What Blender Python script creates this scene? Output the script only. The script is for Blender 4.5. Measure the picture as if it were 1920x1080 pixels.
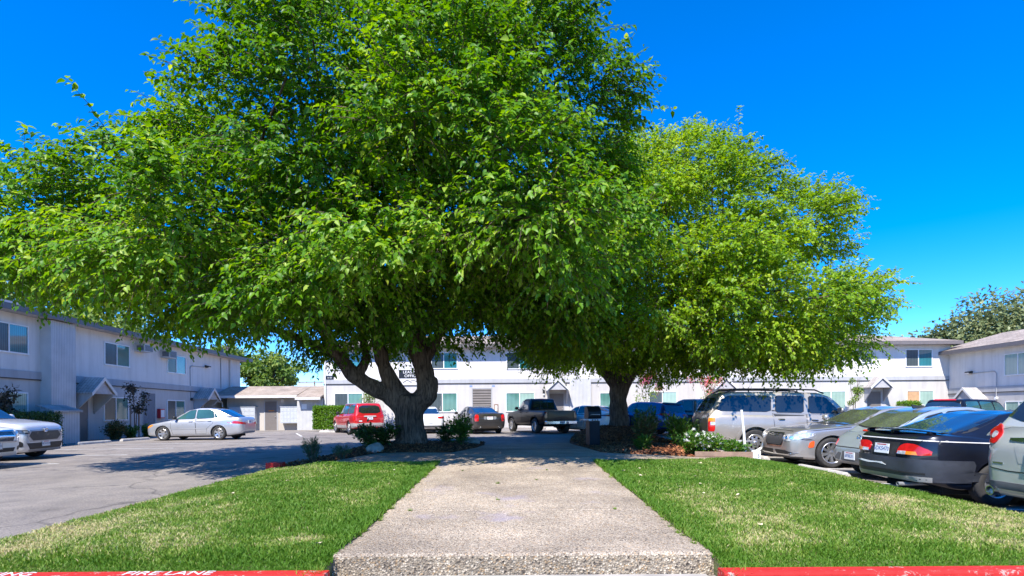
import bpy, bmesh, math, random
import numpy as np
from mathutils import Vector, Matrix
from mathutils.bvhtree import BVHTree
from mathutils.geometry import delaunay_2d_cdt

R = math.radians
scene = bpy.context.scene
for o in list(bpy.data.objects):
    bpy.data.objects.remove(o)

# ------------------------------------------------------------------ camera
cam = bpy.data.cameras.new("camera")
cam.sensor_width = 36.0
cam.lens = 36.0 * 1050 / 1920
cam.shift_y = (772 - 540) / 1920
cam.clip_start = 0.1
cam.clip_end = 2000
cam_ob = bpy.data.objects.new("camera", cam)
scene.collection.objects.link(cam_ob)
cam_ob.location = (0, 0, 1.45)
cam_ob.rotation_euler = (Matrix.Rotation(R(90), 4, 'X') @ Matrix.Rotation(R(-0.39), 4, 'Z')).to_euler()
scene.camera = cam_ob

# ------------------------------------------------------------------ sky, sun, exposure
SUN_DIR = Vector((0.26, 0.75, -1.0)).normalized()       # the way the light travels
elev = math.asin(-SUN_DIR.z)
azim = math.atan2(-SUN_DIR.x, -SUN_DIR.y)               # from +Y clockwise
world = bpy.data.worlds.new("World")
scene.world = world
world.use_nodes = True
nt = world.node_tree
bg = nt.nodes["Background"]
sky = nt.nodes.new("ShaderNodeTexSky")
sky.sky_type = 'NISHITA'
sky.sun_disc = False
sky.sun_elevation = elev
sky.sun_rotation = azim
sky.altitude = 1800
sky.air_density = 1.0
sky.dust_density = 0.0
sky.ozone_density = 5.0
hsv = nt.nodes.new("ShaderNodeHueSaturation")
hsv.inputs['Saturation'].default_value = 1.4
hsv.inputs['Value'].default_value = 1.0
nt.links.new(sky.outputs[0], hsv.inputs['Color'])
mul = nt.nodes.new("ShaderNodeMix")
mul.data_type = 'RGBA'
mul.blend_type = 'MULTIPLY'
mul.inputs[0].default_value = 1.0
mul.inputs[7].default_value = (.70, .80, 1.0, 1)
nt.links.new(hsv.outputs[0], mul.inputs[6])
nt.links.new(mul.outputs[2], bg.inputs[0])
bg.inputs[1].default_value = 0.15
sun = bpy.data.lights.new("sun", 'SUN')
sun.energy = 3.7
sun.angle = R(0.5)
sun.color = (1.0, 0.95, 0.87)
sun_ob = bpy.data.objects.new("sun", sun)
scene.collection.objects.link(sun_ob)
sun_ob.rotation_euler = SUN_DIR.to_track_quat('-Z', 'Y').to_euler()
sun_ob.location = (0, 0, 60)
scene.view_settings.view_transform = 'Standard'
scene.view_settings.look = 'None'
scene.view_settings.exposure = 1.27
scene.view_settings.gamma = 1.0
scene.view_settings.use_curve_mapping = False
scene.render.engine = 'CYCLES'
scene.cycles.max_bounces = 6
scene.cycles.diffuse_bounces = 3
scene.cycles.glossy_bounces = 3
scene.cycles.transmission_bounces = 4
scene.cycles.transparent_max_bounces = 4
scene.cycles.caustics_reflective = False
scene.cycles.caustics_refractive = False
scene.cycles.use_denoising = True

# ------------------------------------------------------------------ helpers
rng = np.random.default_rng(7)
random.seed(7)


def clampf(v, a, b):
    return max(a, min(b, v))


def gz(x, y):
    """height of the asphalt"""
    return .012 * clampf(y, -30, 26) - .007 * clampf(-5 - x, 0, 15) - .05 * clampf(x - 5.5, 0, 2.6) - .015 * clampf(x - 12, 0, 20)


def link(o, parent=None):
    scene.collection.objects.link(o)
    if parent is not None:
        o.parent = parent
    return o


def thing(name, label, cat, loc=(0, 0, 0), rotz=0, group=None):
    o = bpy.data.objects.new(name, None)
    o.empty_display_size = .2
    link(o)
    o.location = loc
    o.rotation_euler = (0, 0, rotz)
    return tag(o, label, cat, group)


def tag(o, label, cat, group=None):
    o["label"] = label
    o["category"] = cat
    if group:
        o["group"] = group
    return o


def copy_tree(o, parent=None):
    c = o.copy()
    scene.collection.objects.link(c)
    c.parent = parent
    for ch in list(o.children):
        copy_tree(ch, c)
    return c


class MB:
    def __init__(self):
        self.v, self.f, self.mi = [], [], []

    def add(self, vs, fs, m=0):
        n = len(self.v)
        self.v += [tuple(p) for p in vs]
        for f in fs:
            self.f.append([i + n for i in f])
            self.mi.append(m)
        return self

    def box(self, x0, x1, y0, y1, z0, z1, m=0):
        vs = [(x0, y0, z0), (x1, y0, z0), (x1, y1, z0), (x0, y1, z0),
              (x0, y0, z1), (x1, y0, z1), (x1, y1, z1), (x0, y1, z1)]
        return self.add(vs, [(0, 3, 2, 1), (4, 5, 6, 7), (0, 1, 5, 4), (1, 2, 6, 5), (2, 3, 7, 6), (3, 0, 4, 7)], m)

    def obox(self, c, half, rot, m=0):
        """box with a 3x3 rotation"""
        c = Vector(c)
        vs = []
        for z in (-1, 1):
            for (x, y) in ((-1, -1), (1, -1), (1, 1), (-1, 1)):
                vs.append(c + rot @ Vector((x * half[0], y * half[1], z * half[2])))
        return self.add(vs, [(0, 3, 2, 1), (4, 5, 6, 7), (0, 1, 5, 4), (1, 2, 6, 5), (2, 3, 7, 6), (3, 0, 4, 7)], m)

    def prism(self, poly, axis, a, b, m=0):
        """poly of 2D points extruded between a and b along axis 'x','y','z'"""
        n = len(poly)

        def P(p, t):
            if axis == 'x':
                return (t, p[0], p[1])
            if axis == 'y':
                return (p[0], t, p[1])
            return (p[0], p[1], t)
        vs = [P(p, a) for p in poly] + [P(p, b) for p in poly]
        fs = [tuple(range(n - 1, -1, -1)), tuple(range(n, 2 * n))]
        for i in range(n):
            j = (i + 1) % n
            fs.append((i, j, n + j, n + i))
        return self.add(vs, fs, m)

    def tube(self, pts, radii, n=8, m=0, cap=True):
        pts = [Vector(p) for p in pts]
        if not hasattr(radii, '__len__'):
            radii = [radii] * len(pts)
        vs, fs = [], []
        ref = None
        for i, p in enumerate(pts):
            t = (pts[min(i + 1, len(pts) - 1)] - pts[max(i - 1, 0)]).normalized()
            if ref is None:
                ref = Vector((1, 0, 0)) if abs(t.x) < .8 else Vector((0, 1, 0))
            u = (ref - t * ref.dot(t)).normalized()
            w = t.cross(u)
            ref = u
            for k in range(n):
                a = 2 * math.pi * k / n
                vs.append(p + (u * math.cos(a) + w * math.sin(a)) * radii[i])
        for i in range(len(pts) - 1):
            for k in range(n):
                k2 = (k + 1) % n
                fs.append((i * n + k, i * n + k2, (i + 1) * n + k2, (i + 1) * n + k))
        if cap:
            fs.append(tuple(range(n - 1, -1, -1)))
            fs.append(tuple((len(pts) - 1) * n + k for k in range(n)))
        return self.add(vs, fs, m)

    def lathe(self, prof, axis='y', n=24, c=(0, 0, 0), m=0, a0=0, a1=2 * math.pi):
        """prof = list of (r, t): radius and position along the axis; closed round"""
        vs, fs = [], []
        for (r, t) in prof:
            for k in range(n):
                a = 2 * math.pi * k / n
                ca, sa = math.cos(a) * r, math.sin(a) * r
                if axis == 'y':
                    vs.append((c[0] + ca, c[1] + t, c[2] + sa))
                elif axis == 'x':
                    vs.append((c[0] + t, c[1] + ca, c[2] + sa))
                else:
                    vs.append((c[0] + ca, c[1] + sa, c[2] + t))
        for i in range(len(prof) - 1):
            for k in range(n):
                k2 = (k + 1) % n
                fs.append((i * n + k, i * n + k2, (i + 1) * n + k2, (i + 1) * n + k))
        return self.add(vs, fs, m)

    def build(self, name, mat=None, parent=None, smooth=False, bevel=0.0):
        me = bpy.data.meshes.new(name)
        me.from_pydata(self.v, [], self.f)
        mats = mat if isinstance(mat, (list, tuple)) else [mat]
        for mm in mats:
            me.materials.append(mm)
        if len(mats) > 1:
            me.polygons.foreach_set('material_index', self.mi)
        bm = bmesh.new()
        bm.from_mesh(me)
        if bevel > 0:
            bmesh.ops.remove_doubles(bm, verts=bm.verts, dist=1e-5)
            es = [e for e in bm.edges if len(e.link_faces) == 2 and e.calc_face_angle(0) > .6]
            bmesh.ops.bevel(bm, geom=es, offset=bevel, segments=2, affect='EDGES', profile=.6, clamp_overlap=True)
        bmesh.ops.recalc_face_normals(bm, faces=bm.faces)
        bm.to_mesh(me)
        bm.free()
        if smooth:
            me.polygons.foreach_set('use_smooth', [True] * len(me.polygons))
            if smooth == 'auto':
                me.set_sharp_from_angle(angle=R(38))
        return link(bpy.data.objects.new(name, me), parent)


def np_mesh(name, verts, faces, mat, parent=None, var=None, smooth=False):
    """fast mesh of equal-sided faces; var = float per face"""
    me = bpy.data.meshes.new(name)
    nv, (nf, k) = len(verts), faces.shape
    me.vertices.add(nv)
    me.vertices.foreach_set('co', np.ascontiguousarray(verts, dtype=np.float32).ravel())
    me.loops.add(nf * k)
    me.loops.foreach_set('vertex_index', np.ascontiguousarray(faces, dtype=np.int32).ravel())
    me.polygons.add(nf)
    me.polygons.foreach_set('loop_start', np.arange(0, nf * k, k, dtype=np.int32))
    me.update(calc_edges=True)
    if var is not None:
        at = me.attributes.new('tint', 'FLOAT', 'FACE')
        at.data.foreach_set('value', np.ascontiguousarray(var, dtype=np.float32))
    if smooth:
        me.polygons.foreach_set('use_smooth', [True] * nf)
    me.materials.append(mat)
    me.validate()
    return link(bpy.data.objects.new(name, me), parent)


# ------------------------------------------------------------------ materials
def new_mat(name):
    m = bpy.data.materials.new(name)
    m.use_nodes = True
    n = m.node_tree
    return m, n, n.nodes["Principled BSDF"]


def mat_plain(name, col, rough=.6, metal=0.0, noise=.12, scale=6.0, bump=0.0, bscale=60.0, coat=0.0, spec=.5, stretch=None):
    """a base colour broken up by two scales of noise, and a bump"""
    m, n, b = new_mat(name)
    tc = n.nodes.new('ShaderNodeTexCoord')
    src = tc.outputs['Object']
    if stretch:
        mp = n.nodes.new('ShaderNodeMapping')
        mp.inputs['Scale'].default_value = stretch
        n.links.new(src, mp.inputs[0])
        src = mp.outputs[0]
    nz = n.nodes.new('ShaderNodeTexNoise')
    nz.inputs['Scale'].default_value = scale
    nz.inputs['Detail'].default_value = 5
    n.links.new(src, nz.inputs['Vector'])
    rp = n.nodes.new('ShaderNodeValToRGB')
    rp.color_ramp.elements[0].position = .3
    rp.color_ramp.elements[1].position = .7
    rp.color_ramp.elements[0].color = tuple(c * (1 - noise) for c in col) + (1,)
    rp.color_ramp.elements[1].color = tuple(min(1, c * (1 + noise)) for c in col) + (1,)
    n.links.new(nz.outputs[0], rp.inputs[0])
    n.links.new(rp.outputs[0], b.inputs['Base Color'])
    b.inputs['Roughness'].default_value = rough
    b.inputs['Metallic'].default_value = metal
    b.inputs['Specular IOR Level'].default_value = spec
    b.inputs['Coat Weight'].default_value = coat
    b.inputs['Coat Roughness'].default_value = .04
    if bump > 0:
        n2 = n.nodes.new('ShaderNodeTexNoise')
        n2.inputs['Scale'].default_value = bscale
        n2.inputs['Detail'].default_value = 3
        n.links.new(src, n2.inputs['Vector'])
        bp = n.nodes.new('ShaderNodeBump')
        bp.inputs['Strength'].default_value = bump
        bp.inputs['Distance'].default_value = .02
        n.links.new(n2.outputs[0], bp.inputs['Height'])
        n.links.new(bp.outputs[0], b.inputs['Normal'])
    return m


def mat_paint(name, col, metal=.0, rough=.35, dirt=.12, coat=1.0):
    m = mat_plain(name, col, rough=rough, metal=metal, noise=dirt, scale=2.2, coat=coat)
    return m


def mat_glass(name, col=(.012, .016, .018), rough=.03, spec=.8):
    return mat_plain(name, col, rough=rough, noise=.25, scale=1.6, spec=spec, coat=.6)


def mat_leaf(name, c0, c1, c2, trans=.35, rough=.45):
    """leaf: colour by a per-leaf random tint, some light coming through"""
    m, n, b = new_mat(name)
    at = n.nodes.new('ShaderNodeAttribute')
    at.attribute_name = 'tint'
    rp = n.nodes.new('ShaderNodeValToRGB')
    rp.color_ramp.elements[0].position = .0
    rp.color_ramp.elements[0].color = c0 + (1,)
    rp.color_ramp.elements[1].position = 1.0
    rp.color_ramp.elements[1].color = c2 + (1,)
    e = rp.color_ramp.elements.new(.55)
    e.color = c1 + (1,)
    n.links.new(at.outputs['Fac'], rp.inputs[0])
    n.links.new(rp.outputs[0], b.inputs['Base Color'])
    b.inputs['Roughness'].default_value = rough
    b.inputs['Specular IOR Level'].default_value = .35
    tr = n.nodes.new('ShaderNodeBsdfTranslucent')
    hs = n.nodes.new('ShaderNodeHueSaturation')
    hs.inputs['Hue'].default_value = .485
    hs.inputs['Saturation'].default_value = 1.1
    hs.inputs['Value'].default_value = 1.7
    n.links.new(rp.outputs[0], hs.inputs['Color'])
    n.links.new(hs.outputs[0], tr.inputs['Color'])
    mx = n.nodes.new('ShaderNodeMixShader')
    mx.inputs[0].default_value = trans
    out = n.nodes['Material Output']
    n.links.new(b.outputs[0], mx.inputs[1])
    n.links.new(tr.outputs[0], mx.inputs[2])
    n.links.new(mx.outputs[0], out.inputs[0])
    return m


def ramp_mix(n, fac, a, b_, lo=.4, hi=.6):
    r = n.nodes.new('ShaderNodeValToRGB')
    r.color_ramp.elements[0].position = lo
    r.color_ramp.elements[1].position = hi
    r.color_ramp.elements[0].color = a + (1,)
    r.color_ramp.elements[1].color = b_ + (1,)
    n.links.new(fac, r.inputs[0])
    return r.outputs[0]


def mixcol(n, fac, a, b_, mode='MIX'):
    mx = n.nodes.new('ShaderNodeMix')
    mx.data_type = 'RGBA'
    mx.blend_type = mode
    if isinstance(fac, (int, float)):
        mx.inputs[0].default_value = fac
    else:
        n.links.new(fac, mx.inputs[0])
    for i, s in ((6, a), (7, b_)):
        if isinstance(s, tuple):
            mx.inputs[i].default_value = s + (1,)
        else:
            n.links.new(s, mx.inputs[i])
    return mx.outputs[2]


def noise_node(n, src, scale, detail=4, rough=.5):
    z = n.nodes.new('ShaderNodeTexNoise')
    z.inputs['Scale'].default_value = scale
    z.inputs['Detail'].default_value = detail
    z.inputs['Roughness'].default_value = rough
    n.links.new(src, z.inputs['Vector'])
    return z.outputs[0]


def bump_node(n, b, height, strength, dist=.02):
    bp = n.nodes.new('ShaderNodeBump')
    bp.inputs['Strength'].default_value = strength
    bp.inputs['Distance'].default_value = dist
    n.links.new(height, bp.inputs['Height'])
    n.links.new(bp.outputs[0], b.inputs['Normal'])


def mat_asphalt():
    m, n, b = new_mat('asphalt')
    src = n.nodes.new('ShaderNodeNewGeometry').outputs['Position']
    big = noise_node(n, src, .18, 5, .6)
    mid = noise_node(n, src, 1.7, 5, .6)
    fine = noise_node(n, src, 45, 3, .7)
    c = ramp_mix(n, big, (.205, .182, .162), (.29, .262, .235), .35, .65)
    c2 = ramp_mix(n, mid, (.78, .78, .8), (1.12, 1.1, 1.08), .3, .7)
    c = mixcol(n, 1.0, c, c2, 'MULTIPLY')
    c3 = ramp_mix(n, fine, (.66, .66, .68), (1.3, 1.28, 1.25), .36, .64)
    c = mixcol(n, 1.0, c, c3, 'MULTIPLY')
    # cracks and dark oil spots
    vor = n.nodes.new('ShaderNodeTexVoronoi')
    vor.feature = 'DISTANCE_TO_EDGE'
    vor.inputs['Scale'].default_value = .24
    wob = n.nodes.new('ShaderNodeVectorMath')
    wob.operation = 'MULTIPLY_ADD'
    nzv = n.nodes.new('ShaderNodeTexNoise')
    nzv.inputs['Scale'].default_value = .9
    nzv.inputs['Detail'].default_value = 5
    n.links.new(src, nzv.inputs['Vector'])
    n.links.new(nzv.outputs['Color'], wob.inputs[0])
    wob.inputs[1].default_value = (1.6, 1.6, 1.6)
    n.links.new(src, wob.inputs[2])
    n.links.new(wob.outputs[0], vor.inputs['Vector'])
    cr = ramp_mix(n, vor.outputs['Distance'], (.45, .45, .46), (1, 1, 1), .003, .012)
    c = mixcol(n, .75, c, cr, 'MULTIPLY')
    sp = noise_node(n, src, .8, 2)
    oil = ramp_mix(n, sp, (1, 1, 1), (.55, .54, .54), .66, .74)
    c = mixcol(n, .8, c, oil, 'MULTIPLY')
    n.links.new(c, b.inputs['Base Color'])
    b.inputs['Roughness'].default_value = .85
    b.inputs['Specular IOR Level'].default_value = .3
    bump_node(n, b, fine, .5, .01)
    return m


def mat_aggregate(name, base, dark, pebble, scale=55, bump=.7, stain=True):
    """exposed aggregate concrete"""
    m, n, b = new_mat(name)
    src = n.nodes.new('ShaderNodeNewGeometry').outputs['Position']
    v = n.nodes.new('ShaderNodeTexVoronoi')
    v.inputs['Scale'].default_value = scale
    n.links.new(src, v.inputs['Vector'])
    sep = n.nodes.new('ShaderNodeSeparateColor')
    n.links.new(v.outputs['Color'], sep.inputs[0])
    rp = n.nodes.new('ShaderNodeValToRGB')
    rp.color_ramp.interpolation = 'CONSTANT'
    els = rp.color_ramp.elements
    els[0].position, els[0].color = 0, tuple(base) + (1,)
    els[1].position, els[1].color = .45, tuple(pebble) + (1,)
    for p, c in ((.62, dark), (.72, tuple(x * .8 for x in base)), (.86, (base[0] * 1.15, base[1] * .98, base[2] * .78)), (.95, tuple(x * .4 for x in dark))):
        e = els.new(p)
        e.color = tuple(c) + (1,)
    n.links.new(sep.outputs[0], rp.inputs[0])
    ed = ramp_mix(n, v.outputs['Distance'], (1.05, 1.05, 1.05), (.62, .6, .58), .3, .85)
    c = mixcol(n, 1.0, rp.outputs[0], ed, 'MULTIPLY')
    big = noise_node(n, src, .9, 6, .65)
    c = mixcol(n, 1.0, c, ramp_mix(n, big, (.62, .60, .59), (1.12, 1.1, 1.08), .32, .64), 'MULTIPLY')
    if stain:
        s = noise_node(n, src, 1.6, 4)
        c = mixcol(n, ramp_mix(n, s, (0, 0, 0), (.5, .5, .5), .60, .75), c, (.34, .29, .36))
        s2 = noise_node(n, src, 2.3, 3)
        c = mixcol(n, ramp_mix(n, s2, (0, 0, 0), (.4, .4, .4), .64, .76), c, (.36, .27, .20))
    n.links.new(c, b.inputs['Base Color'])
    b.inputs['Roughness'].default_value = .85
    bump_node(n, b, v.outputs['Distance'], bump, .012)
    return m


def mat_stucco(name, col, noise=.05):
    m, n, b = new_mat(name)
    src = n.nodes.new('ShaderNodeTexCoord').outputs['Object']
    big = noise_node(n, src, .5, 5, .6)
    c = ramp_mix(n, big, tuple(x * (1 - noise) for x in col), tuple(x * (1 + noise) for x in col), .35, .65)
    mp = n.nodes.new('ShaderNodeMapping')
    mp.inputs['Scale'].default_value = (2.6, 2.6, .22)
    n.links.new(src, mp.inputs[0])
    st = noise_node(n, mp.outputs[0], 1.0, 5, .7)
    c = mixcol(n, 1.0, c, ramp_mix(n, st, (.88, .87, .86), (1.03, 1.03, 1.03), .3, .55), 'MULTIPLY')
    n.links.new(c, b.inputs['Base Color'])
    b.inputs['Roughness'].default_value = .9
    b.inputs['Specular IOR Level'].default_value = .2
    bump_node(n, b, noise_node(n, src, 40, 4, .7), .35, .01)
    return m


def mat_shingle(name, c0, c1):
    m, n, b = new_mat(name)
    src = n.nodes.new('ShaderNodeTexCoord').outputs['Object']
    br = n.nodes.new('ShaderNodeTexBrick')
    br.inputs['Scale'].default_value = 1.0
    br.inputs['Brick Width'].default_value = .33
    br.inputs['Row Height'].default_value = .14
    br.inputs['Mortar Size'].default_value = .008
    br.inputs['Color1'].default_value = c0 + (1,)
    br.inputs['Color2'].default_value = c1 + (1,)
    br.inputs['Mortar'].default_value = tuple(x * .45 for x in c0) + (1,)
    n.links.new(src, br.inputs['Vector'])
    c = mixcol(n, 1.0, br.outputs[0], ramp_mix(n, noise_node(n, src, 1.2, 5), (.75, .75, .75), (1.2, 1.2, 1.2), .3, .7), 'MULTIPLY')
    n.links.new(c, b.inputs['Base Color'])
    b.inputs['Roughness'].default_value = .9
    bump_node(n, b, br.outputs['Fac'], -.4, .02)
    return m


def mat_bands(name, c0, c1, axis='X', scale=3.0, sharp=(.42, .58), rough=.6, bump=.0, spec=.5, noise=.1):
    """regular grooves / slats / blinds along one object axis"""
    m, n, b = new_mat(name)
    src = n.nodes.new('ShaderNodeTexCoord').outputs['Object']
    w = n.nodes.new('ShaderNodeTexWave')
    w.bands_direction = axis
    w.inputs['Scale'].default_value = scale
    n.links.new(src, w.inputs['Vector'])
    c = ramp_mix(n, w.outputs['Fac'], c0, c1, *sharp)
    c = mixcol(n, 1.0, c, ramp_mix(n, noise_node(n, src, 1.7, 4), (1 - noise,) * 3, (1 + noise,) * 3, .3, .7), 'MULTIPLY')
    n.links.new(c, b.inputs['Base Color'])
    b.inputs['Roughness'].default_value = rough
    b.inputs['Specular IOR Level'].default_value = spec
    if bump:
        bump_node(n, b, w.outputs['Fac'], bump, .02)
    return m


def mat_ground_patch(name, cols, scales, rough=.95, bump=.6, bscale=40):
    m, n, b = new_mat(name)
    src = n.nodes.new('ShaderNodeNewGeometry').outputs['Position']
    c = ramp_mix(n, noise_node(n, src, scales[0], 5, .6), cols[0], cols[1], .38, .62)
    c = mixcol(n, ramp_mix(n, noise_node(n, src, scales[1], 4, .7), (0, 0, 0), (1, 1, 1), .45, .6), c, cols[2])
    n.links.new(c, b.inputs['Base Color'])
    b.inputs['Roughness'].default_value = rough
    bump_node(n, b, noise_node(n, src, bscale, 4, .7), bump, .03)
    return m


def mat_bark(name, c0, c1):
    m, n, b = new_mat(name)
    src = n.nodes.new('ShaderNodeTexCoord').outputs['Object']
    mp = n.nodes.new('ShaderNodeMapping')
    mp.inputs['Scale'].default_value = (12, 12, 1.7)
    n.links.new(src, mp.inputs[0])
    f = noise_node(n, mp.outputs[0], 1.6, 6, .7)
    c = ramp_mix(n, f, c0, c1, .36, .62)
    c = mixcol(n, 1.0, c, ramp_mix(n, noise_node(n, src, 1.4, 4), (.7, .7, .72), (1.25, 1.2, 1.15), .3, .7), 'MULTIPLY')
    n.links.new(c, b.inputs['Base Color'])
    b.inputs['Roughness'].default_value = .95
    b.inputs['Specular IOR Level'].default_value = .15
    bump_node(n, b, f, 1.0, .09)
    return m


M = {}
M['asphalt'] = mat_asphalt()
M['walk'] = mat_aggregate('exposed_aggregate', (.45, .375, .285), (.25, .20, .15), (.64, .54, .41), 80)
M['walk_side'] = mat_aggregate('exposed_aggregate_coarse', (.34, .28, .2), (.2, .16, .12), (.56, .48, .36), 62, .9, False)
M['concrete'] = mat_plain('concrete', (.36, .34, .31), .85, noise=.22, scale=3, bump=.3, bscale=50)
def mat_chipped(name, paint, under, amount=.62):
    m, n, b = new_mat(name)
    src = n.nodes.new('ShaderNodeNewGeometry').outputs['Position']
    a = ramp_mix(n, noise_node(n, src, 1.3, 5, .7), tuple(x * .82 for x in paint), tuple(min(1, x * 1.15) for x in paint), .3, .7)
    f = noise_node(n, src, 9, 8, .78)
    c = mixcol(n, ramp_mix(n, f, (0, 0, 0), (1, 1, 1), amount, amount + .03), a, under)
    g = noise_node(n, src, 28, 4, .7)
    c = mixcol(n, 1.0, c, ramp_mix(n, g, (.8, .78, .78), (1.1, 1.1, 1.1), .35, .6), 'MULTIPLY')
    n.links.new(c, b.inputs['Base Color'])
    b.inputs['Roughness'].default_value = .75
    b.inputs['Specular IOR Level'].default_value = .3
    bump_node(n, b, f, .5, .008)
    return m


M['red_paint'] = mat_chipped('red_kerb_paint', (.50, .022, .018), (.42, .30, .26), .575)
M['worn_white'] = mat_chipped('worn_white_paint', (.74, .72, .70), (.45, .12, .10), .58)
M['white_paint'] = mat_plain('white_paint', (.78, .78, .76), .6, noise=.12, scale=6, bump=.1)
M['line_paint'] = mat_plain('road_line_paint', (.62, .61, .58), .8, noise=.25, scale=5)
M['stop'] = mat_plain('parking_stop_concrete', (.47, .44, .40), .8, noise=.15, scale=5, bump=.3, bscale=40)
M['wall_up'] = mat_stucco('stucco_white', (.70, .665, .63))
M['wall_low'] = mat_stucco('stucco_grey', (.51, .485, .46))
M['wall_mail'] = mat_stucco('stucco_beige', (.46, .42, .375))
M['belt'] = mat_stucco('stucco_band', (.41, .41, .42))
M['dark_line'] = mat_plain('belt_shadow_and_joint', (.03, .03, .032), .5)  # painted shadow line under the belts, and the path joints
M['fascia'] = mat_plain('fascia_taupe', (.15, .13, .125), .6, noise=.1)
M['soffit'] = mat_plain('soffit', (.42, .41, .42), .8)
M['shingle'] = mat_shingle('shingles', (.30, .235, .185), (.40, .33, .27))
M['shingle_l'] = mat_shingle('shingles_red', (.30, .16, .11), (.38, .25, .19))
M['siding'] = mat_bands('grooved_siding', (.25, .25, .26), (.52, .515, .51), 'X', 3.2, (.02, .10), .8, .4)
M['trim'] = mat_plain('white_trim', (.8, .8, .8), .45, noise=.04)
M['canopy_white'] = mat_plain('canopy_board', (.62, .6, .58), .6, noise=.08)
M['canopy_roof'] = mat_shingle('canopy_shingles', (.36, .33, .31), (.46, .42, .39))
M['door'] = mat_plain('door_taupe', (.17, .15, .14), .5, noise=.06)
M['metal'] = mat_plain('grey_metal', (.42, .42, .43), .4, .6, noise=.1)
M['dark_metal'] = mat_plain('dark_metal', (.06, .055, .05), .45, .4)
M['ac'] = mat_plain('air_conditioner_shell', (.55, .53, .5), .6, noise=.08)
M['grille'] = mat_bands('vent_grille', (.03, .03, .035), (.3, .3, .3), 'Z', 12, (.4, .6))
M['pane_screen'] = mat_bands('window_screen', (.045, .06, .065), (.075, .095, .10), 'X', 3.0, (.3, .7), .25, 0, .5)
M['pane_blind'] = mat_bands('window_blinds', (.03, .09, .08), (.13, .30, .25), 'X', 3.4, (.2, .8), .05, 0, .8)
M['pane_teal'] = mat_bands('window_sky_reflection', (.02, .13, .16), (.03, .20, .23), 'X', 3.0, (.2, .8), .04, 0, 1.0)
M['pane_pale'] = mat_bands('window_pale_blinds', (.22, .33, .28), (.36, .5, .43), 'X', 3.2, (.2, .8), .08, 0, .8)
M['pane_wood'] = mat_plain('plywood_board', (.5, .3, .16), .6, noise=.15)
M['louvre'] = mat_bands('louvre_gate', (.035, .03, .028), (.20, .175, .16), 'Z', 1.7, (.1, .35), .7, .5)
M['black_sign'] = mat_plain('black_sign', (.012, .013, .016), .4)
M['sign_blue'] = mat_plain('small_blue_plate', (.22, .3, .5), .4)
M['mailbox'] = mat_plain('mailbox_metal', (.55, .57, .6), .45, .2, noise=.06)
M['mailbox_line'] = mat_plain('mailbox_seam', (.3, .31, .33), .5)
M['bark'] = mat_bark('bark', (.06, .044, .035), (.23, .175, .135))
M['bark_pale'] = mat_bark('twig_bark', (.10, .075, .06), (.24, .18, .14))
M['mulch'] = mat_ground_patch('bark_mulch', ((.15, .048, .022), (.30, .11, .05), (.07, .026, .015)), (7, 22), bump=1.0, bscale=45)
M['soil'] = mat_ground_patch('lawn_soil', ((.07, .10, .02), (.13, .12, .05), (.16, .13, .075)), (1.2, 6), bump=.6)
M['rock'] = mat_plain('grey_rock', (.30, .29, .25), .9, noise=.35, scale=5, bump=.8, bscale=14)
M['timber'] = mat_plain('weathered_timber', (.27, .18, .13), .9, noise=.3, scale=4, bump=.5, bscale=30)
M['chrome'] = mat_plain('chrome', (.82, .83, .85), .2, 1.0, noise=.03)
M['alloy'] = mat_plain('alloy_wheel', (.58, .57, .56), .3, .85, noise=.06)
M['rubber'] = mat_plain('tyre_rubber', (.035, .033, .032), .85, noise=.25, scale=10, bump=.2, bscale=40)
M['black_plastic'] = mat_plain('black_plastic', (.02, .02, .021), .5, noise=.15)
M['grey_plastic'] = mat_plain('grey_plastic', (.11, .11, .112), .6, noise=.12)
M['well'] = mat_plain('wheel_well', (.012, .012, .012), .9)
M['glass'] = mat_glass('car_glass')
M['glass_blue'] = mat_glass('car_glass_blue', (.012, .03, .06))
M['glass_olive'] = mat_glass('car_glass_olive', (.085, .10, .065), .06, .7)
M['glass_teal'] = mat_glass('car_glass_teal', (.03, .09, .085), .05, .7)
M['tail_red'] = mat_plain('tail_lamp_red', (.5, .012, .012), .12, noise=.2, scale=14, coat=.6)
M['tail_dark'] = mat_plain('tail_lamp_dark', (.16, .01, .012), .15, noise=.2, scale=14, coat=.6)
M['amber'] = mat_plain('amber_lens', (.75, .24, .02), .2, noise=.1, coat=.5)
M['orange'] = mat_plain('orange_marker', (.8, .10, .02), .25, noise=.1, coat=.5)
M['lamp_clear'] = mat_plain('headlamp_lens', (.62, .63, .64), .12, .35, noise=.45, scale=16, coat=.8)
M['lamp_dark'] = mat_plain('headlamp_dark', (.10, .11, .13), .1, .3, noise=.6, scale=14, coat=.8)
M['plate'] = mat_plain('licence_plate', (.7, .72, .74), .4, noise=.05)
M['plate_ink'] = mat_plain('plate_ink', (.05, .10, .30), .5)
M['mesh_grille'] = mat_bands('mesh_grille', (.012, .012, .013), (.10, .10, .105), 'Y', 16, (.45, .75), .4, .5)
M['bbq'] = mat_plain('grill_black', (.008, .009, .012), .45, 0, noise=.25, scale=6, spec=.25)

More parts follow.
